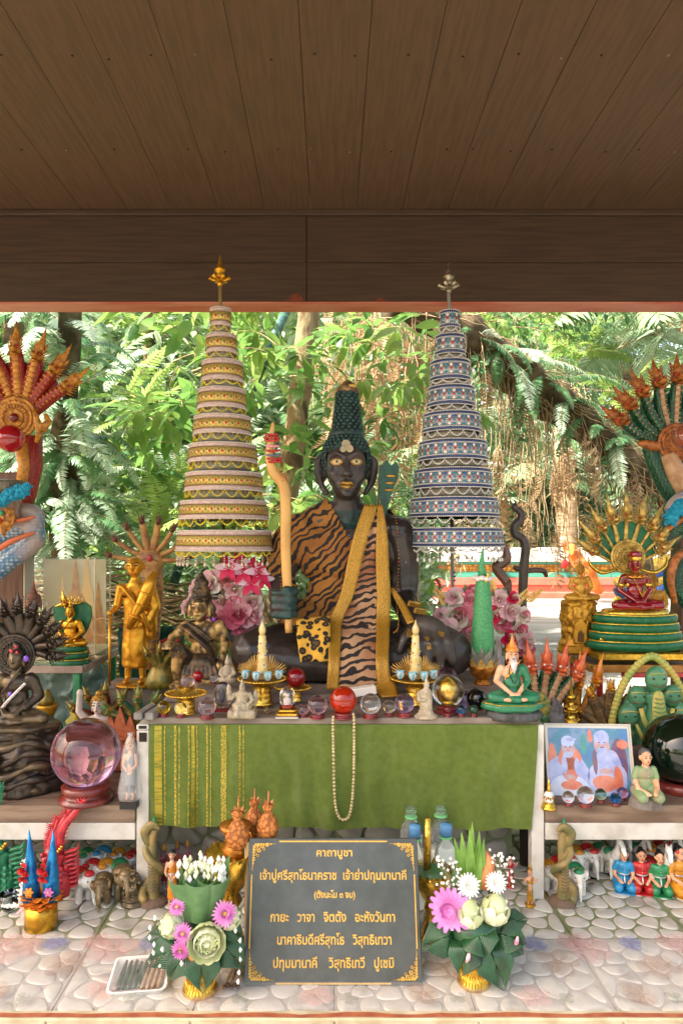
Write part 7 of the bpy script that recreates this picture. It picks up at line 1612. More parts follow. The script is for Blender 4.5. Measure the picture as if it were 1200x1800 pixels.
# grey rock and green carved piece behind hermit
o = thp('rock', 'small rough grey rock right of the green hermit figurine', 'rock', 974, 1290, 2.22); b = MB(); b.lathe([(20, 0), (22, 10), (18, 30), (12, 48), (6, 60), (0, 64)], M('rough_grey', '#7a7370', '#5e5856', scale=40, rough=.8), n=14, wob=2); fuse(b, 'rock', o, 2, 1, disp=4, dscale=.15)
o = thp('carved_leaf', 'mossy green and gold carved leaf shape beside the hermit figurine', 'carving', 948, 1285, 2.2); b = MB(); b.lathe([(14, 0), (18, 20), (15, 50), (8, 66), (0, 70)], GGH, n=14, sy=.4, lobes=5, lobe=.2); fuse(b, 'body', o, 2, 1, disp=3, dscale=.2)
# brown many-headed cobra fan
BCB = M('brown_cobra', '#5a4630', '#7c6038', scale=40, rough=.45, bump=.7, bscale=60)
o = thp('cobra_figurine', 'brown fan-shaped cobra with small gilded heads behind the framed photo', 'figurine', 1070, 1306, 2.25)
hood(o, 7, -1.35, 1.35, 74, .95, BCB, BCB, GOLDM, BCB, w=11, c=(0, 0, 14), bulge=.05, depth=6, crest=.7, Lf=lambda t: .78+.3*sin(pi*t), web_in=.9); MB().lathe([(26, 0), (22, 20), (0, 30)], BCB, (0, 4, 0), 18, 1, .6).build('coil', o)
# large green cobra with smooth hoods
GCB = M('cobra_green', '#4f8560', '#3a6e4a', scale=14, rough=.35, coat=.2); YCB = M('cobra_yellow', '#bda850', '#8a9a4c', scale=18, rough=.4, bump=.4, bscale=50)
o = thp('cobra_statue', 'large green cobra with many smooth hooded heads, yellow belly and yellow fringed edge', 'cobra sculpture', 1148, 1320, 2.2)
heads = [(0, 128, 20, 24), (-31, 96, 17, 20), (30, 98, 17, 20), (-47, 62, 18, 22), (48, 66, 17, 20), (-52, 26, 17, 22), (54, 30, 16, 20)]
b = MB(); b.tube([(0, 12, -10), (0, 12, 60), (0, 12, 110)], [44, 60, 34], GCB, 16, .3)
for (x, z, rx, rz) in heads: b.ell((x, -4-(abs(x) < 5)*5, z), (rx, 12, rz), GCB)
b.tube([(0, -2, -14), (0, -8, 30), (0, -10, 104)], [22, 20, 13], GCB, 14, .7); fuse(b, 'body', o, 2, 3)
q = MB(); q.tube([(0, -15, -14), (0, -21, 20), (0, -21, 60), (0, -17, 100)], [19, 17, 14, 10], YCB, 14, .45, round_=True)
for s_ in (-1, 1): q.tube([(s_*10, -14, 6), (s_*26, -12, 28), (s_*36, -12, 50)], [7, 6, 5], YCB, 8, .6); q.tube([(s_*12, -14, 34), (s_*22, -13, 56), (s_*28, -12, 78)], [6, 5, 4], YCB, 8, .6)
q.build('belly', o); q = MB()
for i in range(15): z = -8+i*7.6; q.tube([(-17+i*.5, -24, z), (0, -28, z-2), (17-i*.5, -24, z)], .7, GCB, 4)
q.build('belly_groove', o, kind='stuff'); q = MB(); q.lathe([(12, 0), (12, 3), (3, 4.5), (0, 3)], YCB, (0, -26, 14), 20, rot=(pi/2, 0, 0)); q.ell((0, -31, 14), 2.4, BCB); q.build('belly_boss', o); q = MB()
pts = spline([(-58, 10, -10), (-70, 10, 30), (-62, 10, 80), (-40, 10, 130), (0, 8, 165), (40, 10, 130), (62, 10, 80), (70, 10, 30)], 7)
for i, p in enumerate(pts): q.ell(p, (8, 6, 7), YCB, rot=(0, i*.2, 0), n=8, k=5)
q.build('scalloped_edge', o); q = MB()
for (x, z, rx, rz) in heads:
    for s_ in (-1, 1): q.ell((x+s_*rx*.45, -15-(abs(x) < 5)*5, z+rz*.1), (2.2, 1.5, 1.6), BLACKP, n=6, k=4)
    q.tube([(x-rx*.7, -13-(abs(x) < 5)*5, z-rz*.35), (x, -17-(abs(x) < 5)*5, z-rz*.45), (x+rx*.7, -13-(abs(x) < 5)*5, z-rz*.35)], .9, BCB, 5); q.tube([(x-rx*.8, -12-(abs(x) < 5)*4, z+rz*.4), (x, -15-(abs(x) < 5)*5, z+rz*.5), (x+rx*.8, -12-(abs(x) < 5)*4, z+rz*.4)], 1.4, YCB, 5)
q.build('face_line', o)
for lab, a, b_, Yr, pz in (('board box under the orange and green serpents', 905, 1035, 2.27, 1292), ('board box under the green cobra', 1040, 1215, 2.2, 1308), ('board box under the maroon and green serpents at left', 120, 225, 2.3, 1302)): riser(lab, a, b_, Yr, pz, SLAB2, .18)
# framed photograph
o = thing('framed_photo', 'leaning framed faded photo of two seated old figures in pale robes against blue', 'photo frame', P(1040, 1408, 1.97), 1, -.03, rot=(radians(-14), 0, -.05)); s = 1.97/F
def ph(x, z): return (x*s, z*s)
Wf, Hf = 150*s, 130*s
MB().box((0, .004, Hf/2), (Wf, .006, Hf), M('white_mount', '#d8d4cc', rough=.4), bev=.001).build('mount', o)
q = MB()
for a, b_, c, d in ((0, 0, Wf+.006, .005), (0, Hf, Wf+.006, .005)): q.box((a, -.001, b_), (c, .01, d), M('pale_frame', '#c9c2b4', rough=.3), bev=.001)
for s_ in (-1, 1): q.box((s_*Wf/2, -.001, Hf/2), (.005, .01, Hf-.006), _mc['pale_frame'], bev=.001)
q.build('frame', o); pr = MB().box((.001, -.0002, Hf/2), (Wf*.93, .002, Hf*.9), M('faded_blue_print', '#4a78ae', '#8c9cc4', scale=18, rough=.3, coat=.5, lo=.35, hi=.7, c3='#4f86a0')).build('print', o)
def blob(mb, cx, cz, rx, rz, m, k, sq=1, n=22):
    pts = []
    for i in range(n): a = 2*pi*i/n; r_ = 1+.12*noise.noise(V((cx+cos(a)*1.5, cz+sin(a)*1.5, k))); pts.append(((cx+rx*cos(a)*r_)*s, -.0014-k*.00012, (cz+rz*sin(a)*r_)*s))
    mb.add(pts, [tuple(reversed(range(n)))] if 0 else [tuple(range(n))], m, False)
fp = lambda n_, c_, c2: M(n_, c_, c2, scale=40, rough=.3, coat=.5, lo=.3, hi=.7)
LV, OG, SKN, BR_ = fp('print_lavender', '#b9bfe0', '#8f9cd0'), fp('print_orange', '#d98a70', '#c96a50'), fp('print_skin', '#c9a6a8', '#a88890'), fp('print_brown', '#8a5a60', '#5c5078'); q = MB()
for a in ((52, 60, 14, 50, BR_, 1), (-38, 42, 36, 40, LV, 2), (-38, 20, 34, 24, fp('print_cream', '#d8d8e0', '#b8c4e4'), 3), (30, 36, 34, 36, LV, 2), (32, 62, 24, 26, LV, 3), (-34, 72, 20, 20, OG, 4), (-34, 52, 14, 22, OG, 4), (-36, 88, 12, 16, SKN, 5), (-36, 100, 12, 10, fp('print_white', '#c8d0ec', '#b0bce4'), 6), (24, 96, 14, 20, SKN, 5), (24, 108, 14, 12, LV, 6), (24, 30, 20, 14, OG, 5), (48, 34, 8, 26, OG, 4), (-34, 26, 18, 8, OG, 5)): blob(q, *a[:5], a[5])
for (x, z) in ((-40, 91), (-32, 91), (19, 99), (29, 99)): blob(q, x, z, 2, 1.2, BR_, 9)
for (x, z, rx, rz, m_, k_) in ((-36, 84, 4, 1.2, OG, 9), (24, 91, 4, 1.2, BR_, 9), (-36, 78, 8, 6, LV, 8), (24, 84, 9, 8, LV, 8), (-44, 60, 5, 16, LV, 9), (-22, 58, 5, 14, LV, 9), (10, 66, 4, 22, BR_, 4), (60, 96, 10, 8, OG, 2), (-64, 70, 8, 26, OG, 1), (-30, 104, 10, 3, LV, 9), (-36, 40, 10, 4, SKN, 9), (28, 50, 12, 5, SKN, 9), (0, 20, 16, 8, LV, 1), (-8, 96, 5, 18, fp('print_teal', '#3f8a9c', '#4f9a7c'), 1), (4, 110, 4, 12, OG, 1)): blob(q, x, z, rx, rz, m_, k_)
q.build('printed_figures', pr, kind='stuff')
# balls in front of the photo
for (px, cy_, r, m, lab) in ((998, 1401, 10.5, CLR, 'small clear crystal ball, leftmost before the framed photo'), (1028, 1397, 15, CLR, 'largest clear crystal ball before the framed photo'), (1055, 1396, 10, GRNG, 'small green crystal ball before the framed photo'), (1093, 1393, 9.5, PURG, 'small lavender crystal ball beside the kneeling green figure')):
    b_ = cy_+r*1.4; ball_thing(lab, px, cy_, r, min(1.96, sY(max(b_, 1404))), m, REDWOOD, bh=.4)
o = thp('blue_glass_block', 'small bright blue faceted glass block on a red foot before the framed photo', 'glass ornament', 1081, 1416, 1.9); MB().lathe([(7, 0), (9.5, 3), (10, 8), (9, 13), (6, 15), (0, 15)], BLUG, (0, 0, 6), 8, smooth=False).build('block', o); MB().lathe([(8, 0), (9, 3), (7.5, 5.5), (0, 6)], REDWOOD, n=18).build('stand', o)
o = thp('model_chedi', 'tiny white and gold model pagoda with a painted band, left of the framed photo', 'model pagoda', 964, 1422, 1.89); MB().lathe([(13, 0), (13, 4), (11, 5), (11, 9), (9, 10), (9, 13)], GOLDB, n=20).build('foot', o); MB().lathe([(8, 0), (8.5, 6), (8, 14), (5, 18)], WHITEP, (0, 0, 13), 18).build('body', o); MB().lathe([(4, 0), (3, 6), (2.4, 14), (.3, 26)], GOLDB, (0, 0, 30), 10).build('spire', o)
q = MB()
for i in range(8): a = pi+pi*i/8; q.ell((8.3*cos(a), 8.3*sin(a), 20+2*(i % 2)), (2, 1, 3), (REDP, GREENP, GOLDB)[i % 3], n=6, k=4)
q.build('painted_band', o)
# kneeling green figure and big dark ball
o = thp('seated_figurine', 'kneeling elderly figurine in faded green blouse on a grey base, before the dark ball', 'figurine', 1133, 1416, 1.9)
FGR = M('faded_green_cloth', '#7f9a6c', '#94886c', scale=14, rough=.5, lo=.42, hi=.62); b = MB()
for s_ in (-1, 1): seg(b, [(s_*12, 4, 26), (s_*14, -20, 22)], [13, 11], FGR); seg(b, [(s_*14, 0, 64), (s_*19, 0, 50)], [6.5, 6], FGR); seg(b, [(s_*19, 0, 48), (s_*17, -10, 34), (s_*6, -26, 30)], [4.5, 4, 3], SKIN); b.ell((s_*5, -28, 29), (4, 4, 3), SKIN)
b.ell((0, 2, 40), (14, 10, 18), FGR); b.ell((0, 0, 58), (17, 10, 13), FGR); seg(b, [(0, 0, 66), (0, -1, 76)], [6, 5.5], SKIN); head_pieces(b, V((0, -2, 86)), .98, SKIN); fuse(b, 'body', o, 1.4, 1)
MB().lathe([(30, 0), (29, 8), (26, 15), (20, 18), (0, 18)], M('grey_worn_base', '#7c736c', '#625850', scale=30, rough=.7), n=8, sy=.8, smooth=False).build('base', o); h = MB(); h.ell((0, 2, 90), (10.5, 11, 11), M('grey_hair', '#5a5a58', '#3c3c3a', scale=30, rough=.5)); fuse(h, 'hair', o, 1.2, 1, cut=lambda c: c.y < -4 and c.z < 94 or c.z < 86); face_marks(o, V((0, -2, 86)), .98, HAIRB, REDP)
q = MB()
for z in (48, 55, 62): q.ell((0, -11.5, z), 1.1, SILVER, n=6, k=4)
q.build('button', o)
ball_thing('huge black-green glass ball on a dark red wooden stand at the right edge', 1193, 1316, 61, 2.02, DGRN, REDWOOD, bh=.5, bw=.72)
# ================================================================ on the tiled floor
def fY(py): return F/(py-CY)
# ---- engraved prayer board
o = thing('prayer_sign', 'dark grey stone board with gold Thai lettering and gold corner ornaments', 'sign', (X(585.5, 1.53), 1.53, 0), 1)
TILT = atan2(.098, .29); SL = .306; o.rotation_euler = (-TILT, 0, 0)
SLATE = M('dark_slate', '#3d403f', '#4a4e4d', scale=30, rough=.22, bump=.05, coat=.35, lo=.3, hi=.7)
MB().box((0, .007, SL/2), (.4, .013, SL), SLATE, bev=.0015).build('board', o)
GL = M('gold_lettering', '#dcb253', '#c99a3c', scale=200, rough=.4, metal=.25)
def sv(py): # height along the board seen at picture row py
    lo, hi = 0, SL
    for _ in range(30):
        m_ = (lo+hi)/2; Y = 1.53+m_*sin(TILT); y = CY+(1-m_*cos(TILT))/Y*F
        if y > py: lo = m_
        else: hi = m_
    return lo
def su(px, v): return (px-CX)/F*(1.53+v*sin(TILT))-o.location.x
for s, x0, x1, py, sz in (('คาถาบูชา', 556, 619, 1505, .020), ('เจ้าปู่ศรีสุทโธนาคราช  เจ้าย่าปทุมมานาคี', 457, 714, 1546, .023), ('(ตั้งนะโม ๓ จบ)', 552, 624, 1578, .0165), ('กายะ   วาจา   จิตตัง   อะหังวันทา', 475, 694, 1620, .024), ('นาคาธิบดีศรีสุทโธ   วิสุทธิเทวา', 487, 688, 1660, .024), ('ปทุมมานาคี    วิสุทธิเทวี   ปูเชมิ', 480, 692, 1701, .024)):
    v = sv(py); a, b = su(x0, v), su(x1, v)
    t = text_obj(s, sz*1.15, GL, 'sign_lettering', o, ((a+b)/2, -.0002, v), ext=.0004, off=.0005)
    xs = [q.co.x for q in t.data.vertices]; w_ = max(xs)-min(xs); cxx = (max(xs)+min(xs))/2
    for q in t.data.vertices: q.co.x = (q.co.x-cxx)*(b-a)/w_
q = MB()
for (ax, ay, bx_, by) in ((491, 1479, 680, 1479), (484, 1729, 687, 1729)):
    v = sv(ay); q.box(((su(ax, v)+su(bx_, v))/2, 0, v), (su(bx_, v)-su(ax, v), .0016, .0032), GL)
for s_ in (-1, 1): v0, v1 = sv(1668), sv(1537); q.box((s_*.1905, 0, (v0+v1)/2), (.0028, .0016, v1-v0), GL)
q.build('border_line', o, kind='stuff')
def corner(sx, sz_, cx, cz):
    q = MB()
    def Q(x, z): return (cx+sx*x, -.0006, cz+sz_*z)
    def curl(x, z, r, a0, dirn, w_, turns=1.5):
        pts = [Q(x+r*(1-t/14*.8)*cos(a0+dirn*t*turns*2*pi/14), z+r*(1-t/14*.8)*sin(a0+dirn*t*turns*2*pi/14)) for t in range(15)]; q.tube(pts, [w_*.4, w_, w_*.9, w_*.3], GL, 5, .5)
    for (x, z, r, a, d) in ((.010, .010, .008, 0, 1), (.024, .007, .006, pi, -1), (.007, .024, .006, -pi/2, 1), (.036, .005, .0045, pi, -1), (.005, .036, .0045, -pi/2, 1), (.017, .017, .005, 0, 1), (.028, .014, .004, 2, -1), (.014, .028, .004, -1, 1)): curl(x, z, r, a, d, .0016)
    q.tube([Q(.042, .003), Q(.05, .0035), Q(.056, .002), Q(.058, .004)], [.0012, .001, .0006], GL, 5, .5); q.tube([Q(.003, .042), Q(.0035, .05), Q(.002, .058), Q(.004, .062)], [.0012, .001, .0006], GL, 5, .5)
    for i in range(7): t = i/6; q.blade(Q(.008+.036*t, .002), V((sx*.5, 0, sz_*1)), (0, -1, 0), .009*(1-.5*t), .006, GL, prof=[.6, 1, .5, .05]); q.blade(Q(.002, .008+.036*t), V((sx, 0, sz_*.5)), (0, -1, 0), .009*(1-.5*t), .006, GL, prof=[.6, 1, .5, .05])
    q.build('corner_ornament', o, kind='stuff')
for sx in (-1, 1): corner(-sx, 1, sx*.192, .010); corner(-sx, -1, sx*.192, SL-.009)
# ---- front bouquets
BAN = M('banana_leaf', '#234f2c', '#173a20', scale=40, rough=.3, coat=.3); BANL = M('light_banana_leaf', '#5a8050', '#4a7044', scale=30, rough=.35, coat=.2, tl=.1); PAND = M('pandan_leaf', '#7fa848', '#649038', scale=25, rough=.35, tl=.2)
LOTP = M('lotus_petal', '#ecedd6', '#dce0bc', scale=20, rough=.5, tl=.25); LOTG = M('lotus_green_petal', '#c3cf98', '#dde0b8', scale=20, rough=.5, tl=.2); LOTC = M('lotus_centre', '#b9c48c', rough=.6); MUMP = M('mum_pink', '#d88cc8', '#c86cb4', scale=30, rough=.6, tl=.2); MUMC = M('mum_centre', '#cfc04a', rough=.7); MUMW = M('mum_white', '#ecebe4', rough=.6, tl=.2); JAS = M('jasmine_white', '#efefe6', rough=.5); JASG = M('bud_cream', '#dfe2b8', rough=.5)
def gold_bowl(o, r, h):
    MB().lathe([(r*.86, 0), (r*.9, 2), (r*.8, h*.12), (r*.66, h*.34), (r*.62, h*.42), (r*.72, h*.47), (r*.62, h*.52), (r*.86, h*.66), (r*1.08, h*.84), (r*1.14, h), (r*1.06, h), (0, h*.7)], GOLDB, n=40, lobes=0).build('gold_bowl', o)
    q = MB()
    for i in range(30): a = 2*pi*i/30; q.tube([(r*.83*cos(a), r*.83*sin(a), 3), (r*.66*cos(a), r*.66*sin(a), h*.38)], 1.2, GOLDB, 5)
    q.build('ribbing', o, kind='stuff')
def leaf_fan(o, c, d, L, w_, m, n=9, nrm=(0, -1, .4)):
    """folded leaf fan: slim pleats lying over each other towards one tip"""
    q = MB(); d = V(d).normalized(); sx = d.cross(V(nrm)).normalized(); nr = sx.cross(d)
    if nr.y > 0: nr = -nr
    c = V(c); tip = c+d*L
    for k in range(n):
        for s_ in (-1, 1):
            t = 1-k/n; b0 = c+sx*s_*w_*t*.55+nr*k*.8; e = tip-d*(k*L*.07)+nr*k*.5; q.tube([b0, b0.lerp(e, .45)+sx*s_*w_*t*.28+nr*2.2, b0.lerp(e, .8)+sx*s_*w_*t*.10+nr*1.6, e], [w_*.055, w_*.06, w_*.04, .4], m, 6, 1.0, up=nr)
    q.build('leaf_fan', o)
def buds(o, pts, r=4.5, name='jasmine_bud', stem=True):
    for p in pts:
        q = MB(); q.tube([V(p)+V((0, 0, 0)), V(p)+V((rnd(-1, 1), -1, r*.9)), V(p)+V((rnd(-1, 1), -1, r*1.8))], [r*.35, r*.75, r*.2], JAS, 7, round_=True); q.build(name, o)
YB1 = fY(1742); o = thp('flower_offering', 'left bouquet of white lotuses, pink blooms and a leaf cone of white buds', 'flower bouquet', 352, 1740, YB1, group='front bouquets in gold bowls')
gold_bowl(o, 35, 62)
MB().lathe([(22, 50), (34, 66), (42, 90), (40, 112), (0, 124)], BAN, n=20).build('leaf_core', o)
for (c, d, L, w_) in (((8, -32, 86), (.12, -.35, -1), 62, 50), ((-30, -18, 92), (-1, -.3, -.5), 66, 42), ((-34, -10, 106), (-1, -.1, -.1), 60, 38), ((44, -14, 90), (.9, -.4, -.8), 52, 42), ((46, -6, 112), (.9, -.2, -.25), 34, 34), ((-22, -26, 78), (-.75, -.5, -1), 46, 34)): leaf_fan(o, c, d, L, w_, BAN)
def lot(o, c, d, r, open_=1):
    q = MB(); c = V(c); d = V(d).normalized(); x, y, _ = frame(d)
    if open_: lotus_flower(q, c, d, r, LOTP, LOTG, LOTC)
    else:
        q.ell(c+d*r*.12, (r*.55, r*.55, r*.7), LOTG)
        for g in range(4):
            n = 7
            for i in range(n): a = 2*pi*(i+g*.5)/n; out = x*cos(a)+y*sin(a); q.blade(c+out*r*(.25+.1*g)-d*r*.75, out*(.55+.12*g)+d*.8, out, r*(1.75-.12*g), r*.95, LOTG if (g*7+i) % 3 == 0 else LOTP, bend=1.35+.15*(3-g), prof=[.35, .9, 1, .75, .1], fold=-.25)
    q.build('lotus', o)
lot(o, (20, -42, 112), (.1, -1, .12), 42); lot(o, (-46, -26, 128), (-.4, -1, .5), 27, 0); lot(o, (56, -18, 138), (.5, -.8, .8), 26, 0)
for (c, d, r) in (((-20, -46, 126), (-.2, -1, .3), 17), ((-24, -46, 98), (-.2, -1, 0), 17), ((48, -34, 152), (.2, -1, .6), 22), ((-34, -30, 162), (-.2, -1, .6), 15)): q = MB(); mum(q, c, d, r, MUMP, MUMC, 20, .28); q.build('pink_bloom', o)
q = MB(); q.ell((-4, -36, 82), (10, 8, 9), ORANGEP); q.ell((14, -36, 84), (9, 7, 8), ORANGEP); q.build('orange_bud', o)
for s_, x in ((-1, -22), (1, 22), (0, 4)):
    q = MB(); cx0 = x*.5; vs = []; n = 16
    for j in range(9):
        t = j/8; z = 132+t*70; r_ = 15+t*17
        for i in range(n+1): a = -pi*.05-pi*.9*i/n+s_*.15; vs.append((cx0+x*t*.6+r_*cos(a), -10+r_*.8*sin(a)-(s_ == 0)*7, z-(16*((i/n-.5)*2)**2*(-1) if j == 8 else 0)*(.8)))
    q.add(vs, [(j*(n+1)+i, j*(n+1)+i+1, (j+1)*(n+1)+i+1, (j+1)*(n+1)+i) for j in range(8) for i in range(n)], BANL); q.build('rolled_leaf', o)
for (x, dx, hh) in ((-30, -14, 66), (40, 16, 96), (18, 4, 70)): q = MB(); q.blade((x*.6, -4, 150), (dx*.02, 0, 1), (0, -1, .1), hh, 26, BANL, prof=[.9, 1, .8, .4, .05]); q.build('leaf_point', o)
for i in range(84):
    x = rnd(-36, 46); y = rnd(-26, 6); z = 204+rnd(0, 34)-abs(x-2)*.25+y*-.2; q = MB(); q.tube([(x*.8, y, z-16), (x, y, z)], .8, PAND, 4); q.tube([(x, y, z-3), (x, y, z+1), (x, y, z+7)], [2.4, 4.4, 1.4], JAS if i % 3 else JASG, 7, round_=True); q.build('white_bud', o)
buds(o, [(-72, -30, 140), (-80, -28, 122), (-82, -26, 104), (-74, -26, 92), (-74, -30, 80), (-56, -40, 92), (-84, -20, 60), (-62, -34, 60), (74, -28, 100), (74, -28, 84), (74, -26, 66), (72, -26, 44), (70, -26, 28), (-22, -50, 74), (66, -30, 118)])
YB2 = fY(1728); o = thp('flower_offering', 'right bouquet of white lotus buds, one large pink bloom and upright pandan leaves', 'flower bouquet', 832, 1728, YB2, group='front bouquets in gold bowls')
gold_bowl(o, 33, 62); MB().lathe([(22, 50), (36, 70), (46, 96), (42, 120), (0, 130)], BAN, n=20).build('leaf_core', o)
for (c, d, L, w_) in (((20, -28, 80), (.35, -.4, -1), 68, 52), ((-18, -30, 86), (-.3, -.4, -.9), 50, 46), ((-44, -16, 96), (-1, -.2, -.35), 56, 48), ((40, -18, 100), (.9, -.3, -.2), 48, 44), ((48, -16, 88), (.9, -.3, -.6), 40, 40), ((-40, -12, 112), (-.8, -.2, .1), 30, 34), ((56, -6, 112), (1, 0, .1), 38, 30), ((0, -34, 104), (.2, -.6, -.5), 36, 50)): leaf_fan(o, c, d, L, w_, BAN)
lot(o, (-14, -34, 142), (-.1, -.6, 1), 30, 0); lot(o, (32, -28, 146), (.25, -.6, 1), 32, 0)
q = MB(); mum(q, (-46, -30, 146), (-.4, -1, .35), 36, MUMP, MUMP, 18, .42, 3); q.build('pink_bloom', o)
for (c, r) in (((-14, -24, 184), 21), ((34, -18, 186), 19)): q = MB(); mum(q, c, (0, -1, .5), r, MUMW, LOTC, 20, .3, 3); q.build('white_bloom', o)
for (x, dx, hh, w_) in ((-34, -16, 92, 17), (-24, -8, 104, 19), (-14, -2, 116, 18), (-6, 1, 120, 17), (2, 6, 108, 20), (10, 10, 96, 20), (-20, -10, 82, 18), (-2, -2, 92, 18), (8, 4, 84, 16)): q = MB(); q.blade((x*.5, rnd(-10, 4), 168), (dx*.012, rnd(-.1, .05), 1), (rnd(-.3, .3), -1, 0), hh*.95, w_, PAND, prof=[.7, 1, .85, .5, .03], fold=.35); q.build('pandan_leaf', o)
for nm, cx0, cz in (('baby_breath', -44, 186), ('baby_breath', 50, 196)):
    q = MB()
    for i in range(46): x, y, z = cx0+rnd(-20, 20), rnd(-12, 10), cz+rnd(-26, 34); q.tube([(cx0*.5, 0, 150), (x, y, z)], .35, SAGE, 3); q.ell((x, y, z), 2.6, JAS, n=6, k=4)
    q.build(nm, o, kind='stuff')
MB().tube([(20, 4, 170), (22, 2, 196), (28, 0, 214), (20, 0, 232)], [16, 15, 10, 3], M('orange_ribbon_cone', '#c98050', '#b56a3c', scale=60, rough=.5, bump=.6), 12).build('orange_cone', o)
q = MB()
for c in ((-22, -48, 66), (64, -30, 82)): q.tube([c, V(c)+V((2, -4, 10)), V(c)+V((4, -4, 20))], [1.5, 4, 1.5], M('red_pink_bud', '#e0305a', '#f4b8c8', scale=60, rough=.4), 8)
q.build('red_bud', o)
# ---- tray of leaf rolls
o = thing('foam_tray', 'white foam tray of green leaf rolls and pale sticks under cling film', 'tray', P(248, 1722, fY(1722)), fY(1722)/F, .12)
FOAM = M('white_foam', '#e8e6e0', rough=.5); q = MB(); w1, d1 = 50, 52
def rr(w_, d_, z, n=6):
    out = []
    for k, (sx, sy) in enumerate(((1, 1), (-1, 1), (-1, -1), (1, -1))):
        for i in range(n): a = pi/2*k+pi/2*i/(n-1); out.append((sx*(w_-12)+12*cos(a), sy*(d_-12)+12*sin(a), z))
    return out
rings = [rr(w1-8, d1-8, 1), rr(w1-6, d1-6, 3), rr(w1-1, d1-1, 12), rr(w1+1, d1+1, 13), rr(w1-3, d1-3, 13), rr(w1-9, d1-9, 4)]; n = 24; vs = [p for r_ in rings for p in r_]
fs = [(k*n+i, k*n+(i+1) % n, (k+1)*n+(i+1) % n, (k+1)*n+i) for k in range(5) for i in range(n)]+[tuple(range(5*n, 6*n)), tuple(range(n-1, -1, -1))]; q.add(vs, fs, FOAM).build('tray', o)
STK = M('pale_brown_stick', '#b59a78', '#94785a', scale=60, rough=.6)
for i in range(5): x = -34+i*9; MB().tube([(x, -30, 9), (x+2, 0, 11), (x+4, 34+rnd(-4, 4), 12)], [4.5, 4.8, 3], BAN, 8, round_=True).build('leaf_roll', o)
for i in range(4): x = 10+i*9; MB().tube([(x-3, -36, 9), (x, 0, 10), (x+2, 38, 11)], 3.6, STK, 8, round_=True).build('stick', o)
CF = film('cling_film', .14, .05, '#ffffff', 1.2); vs = []; m_ = 16
for j in range(m_+1):
    for i in range(m_+1): x = -46+92*i/m_; y = -46+92*j/m_; vs.append((x, y, 16+2.5*noise.noise(V((x*.08, y*.08, 0)))-1.5*(abs(x) > 40)))
MB().add(vs, [(j*(m_+1)+i, j*(m_+1)+i+1, (j+1)*(m_+1)+i+1, (j+1)*(m_+1)+i) for j in range(m_) for i in range(m_)], CF).build('cling_film', o)
o = thing('stick_bundle', 'small bundle of brown sticks with dark ends beside the stone board', 'sticks', P(407, 1738, fY(1738)), fY(1738)/F, 0)
for i in range(5):
    x = -12+i*6; MB().tube([(x, 0, 4+(i % 2)*4), (x*.6+8, 60, 10+(i % 2)*3)], 3.2, STK, 8).build('stick', o); q = MB(); q.ell((x, -2, 4+(i % 2)*4), 4, M('dark_clove', '#5c4030', rough=.7)); q.build('stick_end', o)
q = MB(); q.blade((4, 66, 12), (.2, .6, .5), (0, -1, 1), 46, 26, BAN, prof=[.5, 1, .7, .1]); q.build('leaf', o)
# ---- gold pedestals, netted balls, bottles behind the board
GN = M('orange_net', '#c07a38', '#8f4f1c', scale=110, rough=.6, tex='vor', bump=.9)
for (px, Yk, lab, k, h) in ((404, 1.66, 'tall gold pedestal bowl carrying the netted gourds left of the board', 1, 226), (756, 1.72, 'gold pedestal bowl with green leaves right of the board', .85, 150)):
    o = thing('pedestal_bowl', lab, 'pedestal bowl', P(px, CY+F/Yk, Yk), Yk/F); s = h
    MB().lathe([(30*k, 0), (32*k, 3), (27*k, h*.06), (17*k, h*.22), (14*k, h*.34), (22*k, h*.4), (15*k, h*.46), (26*k, h*.52), (38*k, h*.64), (42*k, h*.76), (40*k, h*.78), (0, h*.7)], GOLDB, n=32, lobes=16, lobe=.015).build('bowl', o)
    q = MB()
    for i in range(20): a = 2*pi*i/20; q.blade((41*k*cos(a), 41*k*sin(a), h*.75), (cos(a)*.3, sin(a)*.3, 1), (cos(a), sin(a), 0), 12, 12*k, GOLDB, prof=[1, .8, .4, .05])
    q.build('rim_petal', o)
    if k == 1: MB().lathe([(20, 0), (24, 12), (16, 20), (14, 30), (26, 44), (28, 52), (0, 50)], AMB, (10, 0, h*.76), 26).build('inner_bowl', o)
    else:
        q = MB(); q.ell((0, 0, h*.76), (28, 28, 14), BANL); q.build('leaf_mound', o); MB().tube([(-8, -8, h*.8), (-6, -8, h*1.1), (-6, -8, h*1.42)], [8, 6, 5], GOLDB, 10).build('gold_handle', o)
